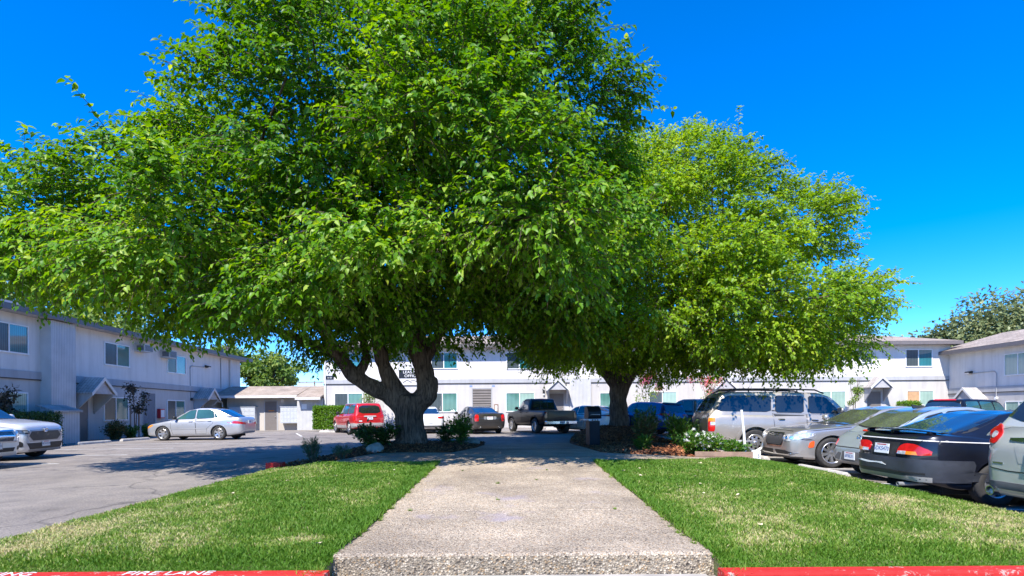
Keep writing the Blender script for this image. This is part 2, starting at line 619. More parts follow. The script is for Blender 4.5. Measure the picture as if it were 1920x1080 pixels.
# parts of the lettering
def text_obj(name, body, size, mat, parent, loc, rot, depth=.004, align='CENTER', spacing=1.0, sx=1.0):
    cu = bpy.data.curves.new(name, 'FONT')
    cu.body = body
    cu.size = size
    cu.extrude = depth
    cu.align_x = align
    cu.align_y = 'CENTER'
    cu.space_character = spacing
    tmp = bpy.data.objects.new(name, cu)
    scene.collection.objects.link(tmp)
    dg = bpy.context.evaluated_depsgraph_get()
    me = bpy.data.meshes.new_from_object(tmp.evaluated_get(dg))
    bpy.data.objects.remove(tmp)
    bpy.data.curves.remove(cu)
    me.name = name
    me.materials.clear()
    me.materials.append(mat)
    o = link(bpy.data.objects.new(name, me), parent)
    o.location = loc
    o.rotation_euler = rot
    o.scale = (sx, 1, 1)
    return o

# ================================================================== GROUND
def build_ground():
    xs = np.concatenate([[-400, -200, -100, -60], np.arange(-40, 41, 2.0), [60, 100, 200, 400]])
    ys = np.concatenate([[-60, -30, -10], np.arange(-4, 61, 2.0), [80, 120, 250, 600]])
    vs = [(x, y, gz(x, y)) for y in ys for x in xs]
    nx = len(xs)
    fs = [(j * nx + i, j * nx + i + 1, (j + 1) * nx + i + 1, (j + 1) * nx + i) for j in range(len(ys) - 1) for i in range(nx - 1)]
    mb = MB()
    mb.add(vs, fs)
    o = mb.build('asphalt_ground', M['asphalt'], smooth=True)
    o["kind"] = "structure"


build_ground()

LX, RX = -5.05, 5.95           # kerb lines of the island
F0 = 4.49                      # back of the street kerb


def walk_z(y):
    """top of the walkway"""
    if y < 11.3:
        return .25 + .0275 * (y - 4.74)
    if y < 14:
        return .43 - .012 * (y - 11.3)
    return max(.40 - .0195 * (y - 14), gz(0, y) + .012)


def lawn_z(x, y):
    base = walk_z(min(y, 11.3)) + .01
    def sm(t):
        t = clampf(t, 0, 1)
        return t * t * (3 - 2 * t)
    side = min(x - LX, RX - x)
    k = sm(side / 1.4)
    edge = gz(x, y) + .15
    z = edge + (base - edge) * k
    f = sm((y - F0) / .5)
    z = (.112 + gz(0, 4.5)) * (1 - f) + z * f
    return z


def slab(name, poly, zfun, depth, mat, res=.5, kind='structure', smooth=False):
    """walk slab: triangulated top following zfun, with sides"""
    pts = []
    n = len(poly)
    for i in range(n):
        a, b = Vector(poly[i]), Vector(poly[(i + 1) % n])
        k = max(1, int((b - a).length / res))
        for t in range(k):
            pts.append(a + (b - a) * t / k)
    nb = len(pts)
    xs = [p.x for p in pts]
    ys = [p.y for p in pts]
    inner = []
    for x in np.arange(min(xs) + res * .5, max(xs), res):
        for y in np.arange(min(ys) + res * .5, max(ys), res):
            inner.append(Vector((x, y)))
    allp = pts + inner
    v2, e2, f2, ov, oe, of = delaunay_2d_cdt(allp, [(i, (i + 1) % nb) for i in range(nb)], [tuple(range(nb))], 1, 1e-5)
    mb = MB()
    mb.add([(p.x, p.y, zfun(p.x, p.y)) for p in v2], f2)
    side = [(p.x, p.y, zfun(p.x, p.y)) for p in pts] + [(p.x, p.y, zfun(p.x, p.y) - depth) for p in pts]
    mb.add(side, [(i, (i + 1) % nb, nb + (i + 1) % nb, nb + i) for i in range(nb)])
    o = mb.build(name, mat, smooth=smooth)
    if kind:
        o["kind"] = kind
    return o


# walkway in cast panels with narrow joints, wide front step
WX0, WX1 = -1.48, 1.65


def walkway():
    mb = MB()
    cuts = [4.74, 6.55, 8.55, 10.05, 11.28]
    for a, b in zip(cuts[:-1], cuts[1:]):
        b2 = b - .012
        za, zb = walk_z(a), walk_z(b2)
        zt = lambda y: za + (zb - za) * (y - a) / (b2 - a)
        if a == 4.74:   # front panel: rounded lip, flares a little into the step
            prof = [(a, .03, 1), (a + .002, za - .045, 1), (a + .006, za - .022, 1), (a + .016, za - .006, 0), (a + .035, za + .001, 0), (a + .30, zt(a + .30), 0), (a + .55, zt(a + .55), 0), (b2, zt(b2), 0), (b2, zt(b2) - .2, 0)]
            rows = []
            for (y, z, _) in prof:
                fl = clampf((a + .6 - y) / .3, 0, 1)
                l, r_ = WX0 - .06 * fl, WX1 + .05 * fl
                rows.append([(l, y, z - .02), (l + .012, y, z - .005), (l + .035, y, z), (r_ - .035, y, z), (r_ - .012, y, z - .005), (r_, y, z - .02)])
            for i in range(len(rows) - 1):
                mb.add(rows[i] + rows[i + 1], [(k, k + 1, 7 + k, 6 + k) for k in range(5)], 1 if prof[i + 1][2] else 0)
            for side in (0, 5):
                for i in range(len(rows) - 1):
                    p, q = rows[i][side], rows[i + 1][side]
                    mb.add([p, q, (q[0], q[1], .0), (p[0], p[1], .0)], [(0, 1, 2, 3)], 1)
        else:
            e = .012
            vv = [(WX0, a, zt(a) - .2), (WX0, a, zt(a) - e), (WX0 + e, a + e, zt(a)), (WX1 - e, a + e, zt(a)), (WX1, a, zt(a) - e), (WX1, a, zt(a) - .2),
                  (WX0, b2, zt(b2) - .2), (WX0, b2, zt(b2) - e), (WX0 + e, b2 - e, zt(b2)), (WX1 - e, b2 - e, zt(b2)), (WX1, b2, zt(b2) - e), (WX1, b2, zt(b2) - .2)]
            mb.add(vv, [(2, 3, 9, 8), (1, 2, 8, 7), (3, 4, 10, 9), (1, 4, 3, 2), (7, 8, 9, 10)], 0)
            mb.add(vv, [(0, 1, 7, 6), (4, 5, 11, 10), (0, 5, 4, 1), (6, 7, 10, 11)], 1)
    o = mb.build('walkway', [M['walk'], M['walk_side']])
    o["kind"] = "structure"
    mb = MB()
    mb.box(WX0 + .02, WX1 - .02, 3.6, 4.735, -.1, .072)
    s = mb.build('apron_slab', M['concrete'], bevel=.01)
    s["kind"] = "structure"


walkway()
CW = [(WX0, 11.30), (WX1, 11.30), (4.0, 11.66), (5.78, 12.34), (5.78, 13.36), (4.6, 13.6), (4.14, 13.85), (2.6, 14.2), (2.3, 14.6), (2.1, 21.2), (-0.9, 20.3), (-1.15, 17.5), (-1.6, 14.7), (-2.3, 14.9), (-3.0, 15.6), (-3.85, 15.8), (-4.2, 12.4), (-4.45, 11.45)]


def cross_z(x, y):
    z = walk_z(y)
    k = clampf((abs(x) - 2.2) / 2.6, 0, 1)
    return z - .10 * k


slab('crossing_path', CW, cross_z, .2, M['walk'], .6)
# joints of the crossing path: shallow strips
mb = MB()
for (a, b) in (((-1.5, 12.9), (2.2, 12.9)), ((-1.3, 16.4), (2.2, 16.4))):
    mb.box(a[0], b[0], a[1], a[1] + .014, cross_z(0, a[1]) + .001, cross_z(0, a[1]) + .004)
o = mb.build('path_joint', M['dark_line'])
o["kind"] = "structure"

# lawns: soil sheet and blades
LAWN_L = [(LX + .02, F0), (WX0 - .07, F0), (WX0 - .05, 4.8), (WX0 + .002, 5.35), (WX0 + .002, 11.27), (-4.4, 11.42), (-4.75, 11.7), (LX + .02, 11.75)]
LAWN_R = [(WX1 - .002, 5.35), (WX1 + .05, 4.8), (WX1 + .07, F0), (RX - .02, F0), (RX - .02, 12.33), (5.8, 12.3), (4.0, 11.62), (WX1 - .002, 11.27)]


def in_poly(px, py, poly):
    inside = np.zeros(len(px), bool)
    n = len(poly)
    for i in range(n):
        x1, y1 = poly[i]
        x2, y2 = poly[(i + 1) % n]
        c = ((y1 > py) != (y2 > py)) & (px < (x2 - x1) * (py - y1) / (y2 - y1 + 1e-12) + x1)
        inside ^= c
    return inside


def vnoise(x, y, seed, cell):
    """smooth value noise"""
    r = np.random.default_rng(seed).random((256, 256))
    gx, gy = x / cell + 57.3, y / cell + 31.7
    ix, iy = np.floor(gx).astype(int), np.floor(gy).astype(int)
    fx, fy = gx - ix, gy - iy
    fx, fy = fx * fx * (3 - 2 * fx), fy * fy * (3 - 2 * fy)
    g = lambda a, b: r[a % 256, b % 256]
    return (g(ix, iy) * (1 - fx) + g(ix + 1, iy) * fx) * (1 - fy) + (g(ix, iy + 1) * (1 - fx) + g(ix + 1, iy + 1) * fx) * fy


def dryness(x, y):
    d = .36 * vnoise(x, y, 1, 1.3) + .36 * vnoise(x, y, 2, .42) + .28 * vnoise(x, y, 3, .13)
    d = d + .30 * np.clip((-2.4 - x) / 2.0, 0, 1) * np.clip((7.4 - y) / 1.6, 0, 1)     # dry corner by the driveway
    d = d + .16 * np.clip((x - 2.6) / 1.5, 0, 1) * np.clip((7.6 - y) / 1.6, 0, 1)
    d = d - .30 * np.clip((4.95 - y) / .3, 0, 1)                                    # lush fringe at the kerb
    d = d - .35 * np.exp(-((x - WX0) / .3) ** 2) - .35 * np.exp(-((x - WX1) / .3) ** 2)
    d = d - .06 * np.clip((y - 8) / 3, 0, 1)
    d = d + .5 * np.exp(-(((x + 1.85) / .28) ** 2 + ((y - 5.15) / .12) ** 2))          # a bare patch
    return d


def lawn_zv(x, y):
    return np.array([lawn_z(a, b) for a, b in zip(x, y)])


M['grass'] = mat_leaf('grass_blade', (.085, .19, .012), (.21, .30, .04), (.56, .47, .24), .25, .6)


def lawn(name, poly, n):
    slab('lawn_soil', poly, lambda x, y: lawn_z(x, y), .15, M['soil'], .4, smooth=True)
    xs = [p[0] for p in poly]
    ys = [p[1] for p in poly]
    # more blades near the camera, where each one shows
    u = rng.random(n * 3)
    y = min(ys) + (max(ys) - min(ys)) * u ** 1.7
    x = min(xs) + (max(xs) - min(xs)) * rng.random(n * 3)
    ok = in_poly(x, y, poly)
    # ragged edge that overhangs kerb and path
    x, y = x[ok][:n], y[ok][:n]
    x = x + .016 * rng.standard_normal(len(x))
    z = lawn_zv(x, y)
    d = dryness(x, y)
    k = len(x)
    h = (.016 + .026 * rng.random(k)) * (1.0 + .55 * (vnoise(x, y, 5, .35) - .4)) * (1.25 - .5 * np.clip(d, 0, 1))
    edge = np.exp(-((x - WX0) / .12) ** 2) + np.exp(-((x - WX1) / .12) ** 2)
    h *= 1 + .5 * edge
    h *= 1 - .45 * np.clip((4.75 - y) / .26, 0, 1)
    w = (.0035 + .003 * rng.random(k)) * (1 + .10 * (y - 4.5))
    a = rng.random(k) * 2 * np.pi
    la = rng.random(k) * 2 * np.pi
    lean = h * (.25 + .75 * rng.random(k))
    bx, by = np.cos(a) * w, np.sin(a) * w
    tx, ty = np.cos(la) * lean, np.sin(la) * lean
    V = np.zeros((k, 5, 3))
    V[:, 0] = np.stack([x - bx, y - by, z - .004], 1)
    V[:, 1] = np.stack([x + bx, y + by, z - .004], 1)
    V[:, 2] = np.stack([x + bx * .7 + tx * .4, y + by * .7 + ty * .4, z + h * .6], 1)
    V[:, 3] = np.stack([x - bx * .7 + tx * .4, y - by * .7 + ty * .4, z + h * .6], 1)
    V[:, 4] = np.stack([x + tx, y + ty, z + h], 1)
    b5 = np.arange(k)[:, None] * 5
    F = np.concatenate([b5 + np.array([[0, 1, 2]]), b5 + np.array([[0, 2, 3]]), b5 + np.array([[3, 2, 4]])], 0)
    tint = np.clip((d - .46) * 1.8 + .31 * rng.standard_normal(k) + .18, 0, 1)
    o = np_mesh(name, V.reshape(-1, 3), F, M['grass'], var=np.concatenate([tint] * 3))
    o["kind"] = "stuff"


lawn('grass', LAWN_L, 150000)
lawn('grass', LAWN_R, 170000)


# weeds rooted in the joints and along the edges of the walkway
def weeds():
    r = np.random.default_rng(12)
    spots = [(-.22, 8.56, .05), (.38, 8.9, .035), (-.19, 7.2, .04), (.62, 10.06, .04), (-.9, 10.06, .03), (1.2, 6.56, .03), (-1.2, 6.55, .04), (-.6, 11.29, .05), (1.1, 11.29, .04)]
    for k in range(46):
        y = 4.9 + 6.3 * r.random()
        spots.append(((WX0 + .015 if k % 2 else WX1 - .015) + r.normal() * .02, y, .03 + .05 * r.random()))
    for k in range(16):
        spots.append(((WX0 - .1 if k % 2 else WX1 + .1) + r.normal() * .06, 4.34 + .35 * r.random(), .06 + .05 * r.random()))
    V, F, tn = [], [], []
    for (x, y, s) in spots:
        z = walk_z(max(y, 4.75)) if WX0 < x < WX1 and y > 4.74 else lawn_z(x, max(y, 4.36)) - .01
        for q in range(26):
            a, ln = r.random() * 6.28, s * (.5 + .8 * r.random())
            b = np.array([x + r.normal() * s * .25, y + r.normal() * s * .25, z])
            t = b + np.array([math.cos(a) * ln * .9, math.sin(a) * ln * .9, ln * (.35 + .6 * r.random())])
            w = np.array([-math.sin(a), math.cos(a), 0]) * .0042
            n0 = len(V)
            V += [b - w, b + w, t]
            F.append([n0, n0 + 1, n0 + 2])
            tn.append(.1 + .35 * r.random())
    o = np_mesh('weeds', np.array(V), np.array(F), M['grass'], var=np.array(tn))
    o["kind"] = "stuff"


weeds()


# ------------------------------------------------------------------ kerbs
def kerb_run(name, pts, width, mat, label, cat, height=.15, group=None, base=None):
    """a kerb along pts (x, y): a top, two sides, slightly rounded edge; width to the left of travel"""
    mb = MB()
    n = len(pts)
    rows = []
    for i, p in enumerate(pts):
        a = Vector(pts[max(i - 1, 0)])
        b = Vector(pts[min(i + 1, n - 1)])
        t = (b - a).normalized()
        nn = Vector((-t.y, t.x))
        z0 = gz(*p)
        zt = z0 + height
        P = Vector(p)
        row = []
        for (o, z) in ((0, z0 - .05), (0, zt - .02), (.006, zt - .006), (.02, zt), (width - .01, zt), (width, zt - .01), (width, z0 - .05)):
            q = P + nn * o
            row.append((q.x, q.y, z))
        rows.append(row)
    vs = [v for r in rows for v in r]
    m = len(rows[0])
    fs = [(i * m + k, i * m + k + 1, (i + 1) * m + k + 1, (i + 1) * m + k) for i in range(n - 1) for k in range(m - 1)]
    fs += [tuple(range(m)), tuple((n - 1) * m + k for k in range(m - 1, -1, -1))]
    mb.add(vs, fs)
    o = mb.build(name, mat)
    o["label"], o["category"] = label, cat
    if group:
        o["group"] = group
    return o


def line_pts(a, b, k):
    return [(a[0] + (b[0] - a[0]) * i / k, a[1] + (b[1] - a[1]) * i / k) for i in range(k + 1)]


def mat_worn_red():
    m, n, b = new_mat('worn_red_kerb')
    src = n.nodes.new('ShaderNodeNewGeometry').outputs['Position']
    c = mixcol(n, ramp_mix(n, noise_node(n, src, 1.1, 5, .7), (0, 0, 0), (1, 1, 1), .47, .56), (.42, .06, .05), (.46, .42, .38))
    n.links.new(c, b.inputs['Base Color'])
    b.inputs['Roughness'].default_value = .85
    bump_node(n, b, noise_node(n, src, 50, 3), .4)
    return m


M['worn_red'] = mat_worn_red()
kl = kerb_run('street_kerb', line_pts((-7.5, 4.34), (WX0 + .01, 4.34), 12), .15, M['red_paint'], 'red painted street kerb lettered NO PARKING FIRE LANE', 'kerb', .14)
kerb_run('street_kerb', line_pts((WX1 - .01, 4.34), (8.5, 4.34), 12), .15, M['red_paint'], 'plain red painted street kerb in front of the right lawn', 'kerb', .14)
kerb_run('driveway_kerb', [(LX - .02, 11.7), (LX - .03, 9.5), (LX - .05, 7.5), (LX - .05, 4.6)], .12, M['worn_red'], 'worn red and bare concrete kerb along the driveway edge of left lawn', 'kerb')
kerb_run('parking_kerb', [(RX, 4.6), (RX, 8), (RX, 13.3)], .12, M['concrete'], 'bare concrete kerb between the right lawn and the parked cars', 'kerb')
mb = MB()
mb.box(LX - .12, LX + .18, 11.72, 12.02, gz(-5, 11.8) - .03, gz(-5, 11.8) + .27)
tag(mb.build('kerb_end_block', M['red_paint'], bevel=.015), 'short red painted block ending the left planter kerb', 'kerb block')
zt = gz(0, 4.42) + .1415
for body, x, sz in (("NO PARKING", -4.26, .14), ("FIRE LANE", -2.72, .14)):
    text_obj('kerb_lettering', body, sz, M['worn_white'], kl, (x, 4.42, zt), (0, 0, 0), .001, sx=1.12)

# ------------------------------------------------------------------ planters
PL = [(LX + .1, 12.03), (-4.32, 12.3), (-3.95, 15.95), (-3.05, 15.7), (-2.35, 15.0), (-1.68, 14.8), (-1.25, 17.5), (-1.0, 20.2), (-1.6, 20.9), (-4.6, 20.9), (LX + .1, 20.2)]
PR = [(2.18, 21.2), (2.38, 14.7), (2.7, 14.3), (4.2, 13.95), (4.62, 13.68), (5.82, 13.45), (5.86, 24), (5.3, 25.6), (2.9, 25.6)]


def seg_dist(px, py, poly):
    d = 1e9
    n = len(poly)
    for i in range(n):
        ax, ay = poly[i]
        bx, by = poly[(i + 1) % n]
        t = clampf(((px - ax) * (bx - ax) + (py - ay) * (by - ay)) / ((bx - ax) ** 2 + (by - ay) ** 2), 0, 1)
        d = min(d, math.hypot(px - ax - t * (bx - ax), py - ay - t * (by - ay)))
    return d


def bed_z(x, y, poly, peaks):
    e = seg_dist(x, y, poly)
    z = gz(x, y) + .10 + max(0, cross_z(x, min(y, 21)) - gz(x, y) - .10) * clampf(1 - e / 1.5, 0, 1)
    for (cx, cy, h, s) in peaks:
        z += h * math.exp(-((x - cx) ** 2 + (y - cy) ** 2) / s ** 2) * clampf(e / .6, 0, 1)
    z += .018 * (vnoise(np.array([x]), np.array([y]), 9, .22)[0] - .5) + .02 * clampf(e / .3, 0, 1)
    return z


PEAK_L = [(-3.17, 17.5, .16, 1.5)]
PEAK_R = [(4.57, 24.0, .40, 2.6), (3.6, 18.5, .12, 2.0)]
bedL = lambda x, y: bed_z(x, y, PL, PEAK_L)
bedR = lambda x, y: bed_z(x, y, PR, PEAK_R)
o = slab('planting_bed', PL, bedL, .3, M['mulch'], .22, smooth=True)
o = slab('planting_bed', PR, bedR, .3, M['mulch'], .22, smooth=True)
M['chip'] = mat_leaf('bark_chip', (.08, .028, .014), (.32, .11, .045), (.52, .24, .11), 0.0, .9)


def chips(poly, zf, n):
    xs = [p[0] for p in poly]
    ys = [p[1] for p in poly]
    x = min(xs) + (max(xs) - min(xs)) * rng.random(n * 2)
    y = min(ys) + (max(ys) - min(ys)) * rng.random(n * 2) ** 1.3
    ok = in_poly(x, y, poly)
    x, y = x[ok][:n], y[ok][:n]
    k = len(x)
    z = np.array([zf(a, b) for a, b in zip(x, y)]) + .006
    a = rng.random(k) * 2 * np.pi
    l, w = .02 + .05 * rng.random(k), .008 + .016 * rng.random(k)
    tilt = rng.standard_normal(k) * .35
    dx = np.stack([np.cos(a) * l, np.sin(a) * l, np.sin(tilt) * l], 1)
    dy = np.stack([-np.sin(a) * w, np.cos(a) * w, rng.standard_normal(k) * .3 * w], 1)
    c = np.stack([x, y, z + np.abs(np.sin(tilt)) * l * .6], 1)
    up = np.array([0, 0, .008])
    V = np.stack([c - dx - dy, c + dx - dy, c + dx + dy, c - dx + dy, c - dx * .9 - dy * .8 + up, c + dx * .9 - dy * .8 + up, c + dx * .9 + dy * .8 + up, c - dx * .9 + dy * .8 + up], 1)
    b8 = np.arange(k)[:, None] * 8
    F = np.concatenate([b8 + np.array([q]) for q in ((4, 5, 6, 7), (0, 1, 5, 4), (1, 2, 6, 5), (2, 3, 7, 6), (3, 0, 4, 7))], 0)
    t = rng.random(k) ** 1.5
    o = np_mesh('bark_mulch_chips', V.reshape(-1, 3), F, M['chip'], var=np.concatenate([t] * 5))
    o["kind"] = "stuff"


chips(PL, bedL, 9000)
chips(PR, bedR, 14000)
kerb_run('planter_kerb', [(LX - .02, 21.0), (LX - .02, 18), (LX - .02, 15), (LX - .02, 12.05)], .12, M['concrete'], 'pale concrete kerb along the driveway side of the left planter', 'kerb')
kerb_run('planter_kerb', [(RX, 13.6), (RX, 18), (RX, 24.2)], .12, M['concrete'], 'concrete kerb behind the rose bush along the parked cars', 'kerb')


def timber():
    t = thing('timber_edging', 'weathered brown timber edging holding the mulch below the white roses', 'edging', (5.0, 13.5, gz(5, 13.5)))
    mb = MB()
    a, b = Vector((4.45, 13.68, 0)), Vector((5.76, 13.40, 0))
    d = (b - a).normalized()
    rot = Matrix((d, Vector((-d.y, d.x, 0)), Vector((0, 0, 1)))).transposed()
    c = (a + b) / 2 - Vector((5.0, 13.5, 0))
    for k in range(2):
        mb.obox(c + Vector((0, 0, .10 + .125 * k)), ((b - a).length / 2 - .01 * k, .05 - .004 * k, .06), rot)
    mb.build('board', M['timber'], t, bevel=.008)
    return b


tb = timber()
mb = MB()
mb.box(tb.x - .02, tb.x + .16, tb.y - .07, tb.y + .07, gz(5.7, 13.4) - .02, gz(5.7, 13.4) + .33)
wb = tag(mb.build('edging_end_block', M['white_paint'], bevel=.02), 'white painted block with a number at the end of the timber edging', 'block')
text_obj('number', '15', .12, M['black_plastic'], wb, (tb.x + .07, tb.y - .074, gz(5.7, 13.4) + .2), (R(90), 0, 0), .002)

# white post leaning in the bed
mb = MB()
pz = bedR(5.66, 13.62)
mb.tube([(5.68, 13.62, pz - .1), (5.64, 13.62, pz + .55), (5.58, 13.62, pz + 1.15)], [.032, .032, .032], 10)
tag(mb.build('white_post', M['white_paint'], smooth='auto'), 'slim white post leaning in the mulch beside the roses', 'post')

# ------------------------------------------------------------------ painted bay lines
def gline(mb, a, b, w):
    a, b = Vector(a), Vector(b)
    d = (b - a).normalized()
    n = Vector((-d.y, d.x)) * w / 2
    k = max(2, int((b - a).length / 1.0))
    for i in range(k):
        p, q = a + (b - a) * i / k, a + (b - a) * (i + 1) / k
        vs = [(v.x, v.y, gz(v.x, v.y) + .006) for v in (p - n, q - n, q + n, p + n)]
        mb.add(vs, [(0, 1, 2, 3)])


mb = MB()
for y in (12.45, 15.15, 17.85, 20.6, 23.3, 26.2, 28.9):
    gline(mb, (-18.4, y), (-12.2 if y < 18 else -12.4, y - .1), .10)
for y in (5.3, 7.85, 10.4, 13.0, 15.7, 18.8, 21.6):
    gline(mb, (6.25, y), (11.5, y + .4), .10)
for k in range(14):
    x = -10.6 + k * 3.05
    gline(mb, (x, 28.2), (x - 2.2, 33.2), .10)
o = mb.build('parking_lines', M['line_paint'])
o["kind"] = "structure"


def parking_stop(x, y, rz, label, length=1.8, text=None):
    t = thing('parking_stop', label, 'parking stop', (x, y, gz(x, y)), rz, 'concrete parking stops')
    mb = MB()
    L = length / 2
    prof = [(-.085, 0), (-.075, .07), (-.045, .115), (.045, .115), (.075, .07), (.085, 0)]
    n = len(prof)
    xs = [-L, -L + .06, L - .06, L]
    vs, fs = [], []
    for i, xx in enumerate(xs):
        s = .72 if i in (0, 3) else 1
        for (py, pz) in prof:
            vs.append((xx, py * (.9 if s < 1 else 1), pz * s))
    for i in range(3):
        for k in range(n - 1):
            fs.append((i * n + k, i * n + k + 1, (i + 1) * n + k + 1, (i + 1) * n + k))
    fs += [tuple(range(n)), tuple(3 * n + k for k in range(n - 1, -1, -1))]
    mb.add(vs, fs)
    mb.build('stop_block', M['stop'], t, bevel=.01)
    if text:
        text_obj('lettering', text, .09, M['grey_plastic'], t, (0, -.068, .088), (R(56), 0, 0), .001, spacing=1.3)
    return t


parking_stop(-18.0, 24.1, R(88), 'white parking stop nearest the grooved utility shed', 1.8, None)
parking_stop(-17.7, 26.3, R(88), 'white parking stop in front of the shrubs by the left wing', 1.8, None)
parking_stop(-10.9, 34.2, R(-4), 'white parking stop with faint lettering below the clipped hedge', 1.75, 'RESERVED')
parking_stop(6.62, 12.0, R(89), 'big weathered parking stop on the lawn edge below the silver sedan', 1.9)
parking_stop(6.6, 15.3, R(90), 'pale parking stop beside the silver sedan and the silver wagon', 1.6)
parking_stop(3.0, 35.0, R(-20), 'grey parking stop seen under the black pickup', 1.8)
for i, (x, y, a) in enumerate(((-18.6, 18.0, 88), (-18.7, 15.0, 88))):
    pass


# ================================================================== BUILDINGS
def window(parent, u, z0, z1, w, panes=('pane_screen', 'pane_blind'), name='window', dep=.0):
    """white vinyl slider: u = left edge, facade is y=0 facing -y"""
    mb = MB()
    t = .055
    y0, y1 = -.045 - dep, .02 - dep
    mb.box(u, u + w, y0, y1, z1 - t, z1)
    mb.box(u, u + w, y0 - .012, y1, z0, z0 + t)
    mb.box(u, u + t, y0, y1, z0 + t, z1 - t)
    mb.box(u + w - t, u + w, y0, y1, z0 + t, z1 - t)
    c = u + w * .48
    mb.box(c - .028, c + .028, y0 + .006, y1, z0 + t, z1 - t)
    f = mb.build(name, M['trim'], parent)
    for (a, b, m) in ((u + t, c - .028, panes[0]), (c + .028, u + w - t, panes[1])):
        mb = MB()
        mb.box(a, b, -.018 - dep, -.006 - dep, z0 + t, z1 - t)
        mb.build('pane', M[m], f)
    return f


def canopy(parent, u, w, z_e, z_r, depth, mats=('canopy_roof', 'canopy_white')):
    """little gable roof over an entrance: ridge runs out from the wall"""
    c = u + w / 2
    mb = MB()
    th = .05
    for s in (-1, 1):
        e = c + s * w / 2
        poly = [(c, z_r), (e, z_e), (e, z_e + .07), (c, z_r + .09)]
        mb.prism(poly, 'y', -depth, 0)
    rf = mb.build('canopy_roof', M[mats[0]], parent)
    mb = MB()
    b = .16
    for s in (-1, 1):
        e = c + s * (w / 2 + .03)
        poly = [(c, z_r + .11), (e, z_e + .06), (e - s * .03, z_e - .09), (c, z_r - .07)]
        mb.prism(poly, 'y', -depth - .035, -depth - .003)
    mb.build('barge_board', M[mats[1]], rf)
    mb = MB()
    mb.prism([(c, z_r - .02), (c - w / 2 + .15, z_e + .02), (c + w / 2 - .15, z_e + .02)], 'y', -depth + .08, -.003)
    mb.build('gable_panel', M['soffit'], rf)
    for s in (-1, 1):
        mb = MB()
        e = c + s * (w / 2 - .14)
        mb.prism([(-.02, z_e - .95), (-.02, z_e + .03), (-depth + .06, z_e + .03), (-depth + .06, z_e - .06)], 'x', e - .035, e + .035)
        mb.build('bracket', M['belt'], rf)
    return rf


def door(parent, u, w, z0, z1, dep=.0):
    mb = MB()
    mb.box(u - .07, u, -.03, .02, z0, z1 + .07)
    mb.box(u + w, u + w + .07, -.03, .02, z0, z1 + .07)
    mb.box(u, u + w, -.03, .02, z1, z1 + .07)
    f = mb.build('door_frame', M['belt'], parent)
    mb = MB()
    mb.box(u, u + w, -.012, .018, z0, z1)
    d = mb.build('door', M['door'], parent, bevel=.004)
    mb = MB()
    mb.tube([(u + w - .09, -.013, z0 + 1.0), (u + w - .09, -.07, z0 + 1.0)], [.012, .012], 8)
    mb.lathe([(.0, 0), (.03, .01), (.035, .03), (.0, .05)], 'y', 10, (u + w - .09, -.1, z0 + 1.0))
    mb.build('handle', M['metal'], d, smooth='auto')
    return d


def belt(parent, u0, u1, z0, z1):
    mb = MB()
    mb.box(u0, u1, -.05, .0, z0, z1)
    b = mb.build('belt_course', M['belt'], parent)
    mb = MB()
    mb.box(u0, u1, -.056, .0, z0 - .045, z0 - .004)  # shadow line below the belt, put in as a black strip
    mb.build('belt_shadow_line', M['dark_line'], b)
    return b


def wall_block(parent, u0, u1, depth, z0, zm, z1, low='wall_low', up='wall_up'):
    mb = MB()
    mb.box(u0, u1, 0, depth, z0, zm, 0)
    mb.box(u0, u1, 0.001, depth, zm, z1, 1)
    return mb.build('wall', [M[low], M[up]], parent)


def hip_roof(parent, u0, u1, depth, z, rise, over=.75, hips=(True, True), fas=.24, mat='shingle'):
    a, b, c, d = u0 - over, u1 + over, -over, depth + over
    half = (d - c) / 2
    r0 = a + (half if hips[0] else 0)
    r1 = b - (half if hips[1] else 0)
    ym = (c + d) / 2
    zt = z + fas
    mb = MB()
    vs = [(a, c, zt), (b, c, zt), (b, d, zt), (a, d, zt), (r0, ym, zt + rise), (r1, ym, zt + rise)]
    mb.add(vs, [(0, 1, 5, 4), (1, 2, 5), (2, 3, 4, 5), (3, 0, 4)])
    rf = mb.build('roof', M[mat], parent)
    mb = MB()
    t = .035
    mb.box(a + .006, b - .006, c + .006, c + t, z, zt - .006)
    mb.box(a + .006, b - .006, d - t, d - .006, z, zt - .006)
    mb.box(a + .006, a + t, c + t, d - t, z, zt - .006)
    mb.box(b - t, b - .006, c + t, d - t, z, zt - .006)
    mb.build('fascia', M['fascia'], parent)
    mb = MB()
    mb.box(a + t, b - t, c + t, d - t, z + .03, z + .05)
    mb.build('soffit', M['soffit'], parent)
    return rf


def wall_lamp(parent, u, z, y=0):
    mb = MB()
    mb.box(u - .15, u + .15, -.06 + y, y - .002, z - .06, z + .1)
    mb.prism([(-.06, z - .06), (-.06, z + .1), (-.26, z + .06), (-.30, z - .02), (-.2, z - .08)], 'x', u - .19, u + .19)
    l = mb.build('wall_lamp', M['dark_metal'], parent, bevel=.008)
    mb = MB()
    mb.prism([(-.24, z - .078), (-.312, z - .022), (-.318, z - .03), (-.24, z - .092), (-.12, z - .082), (-.12, z - .072)], 'x', u - .16, u + .16)
    mb.build('lens', M['trim'], l)
    return l


def pipe(parent, pts, r, mat='belt', name='conduit'):
    mb = MB()
    mb.tube(pts, r, 8)
    return mb.build(name, M[mat], parent, smooth='auto')


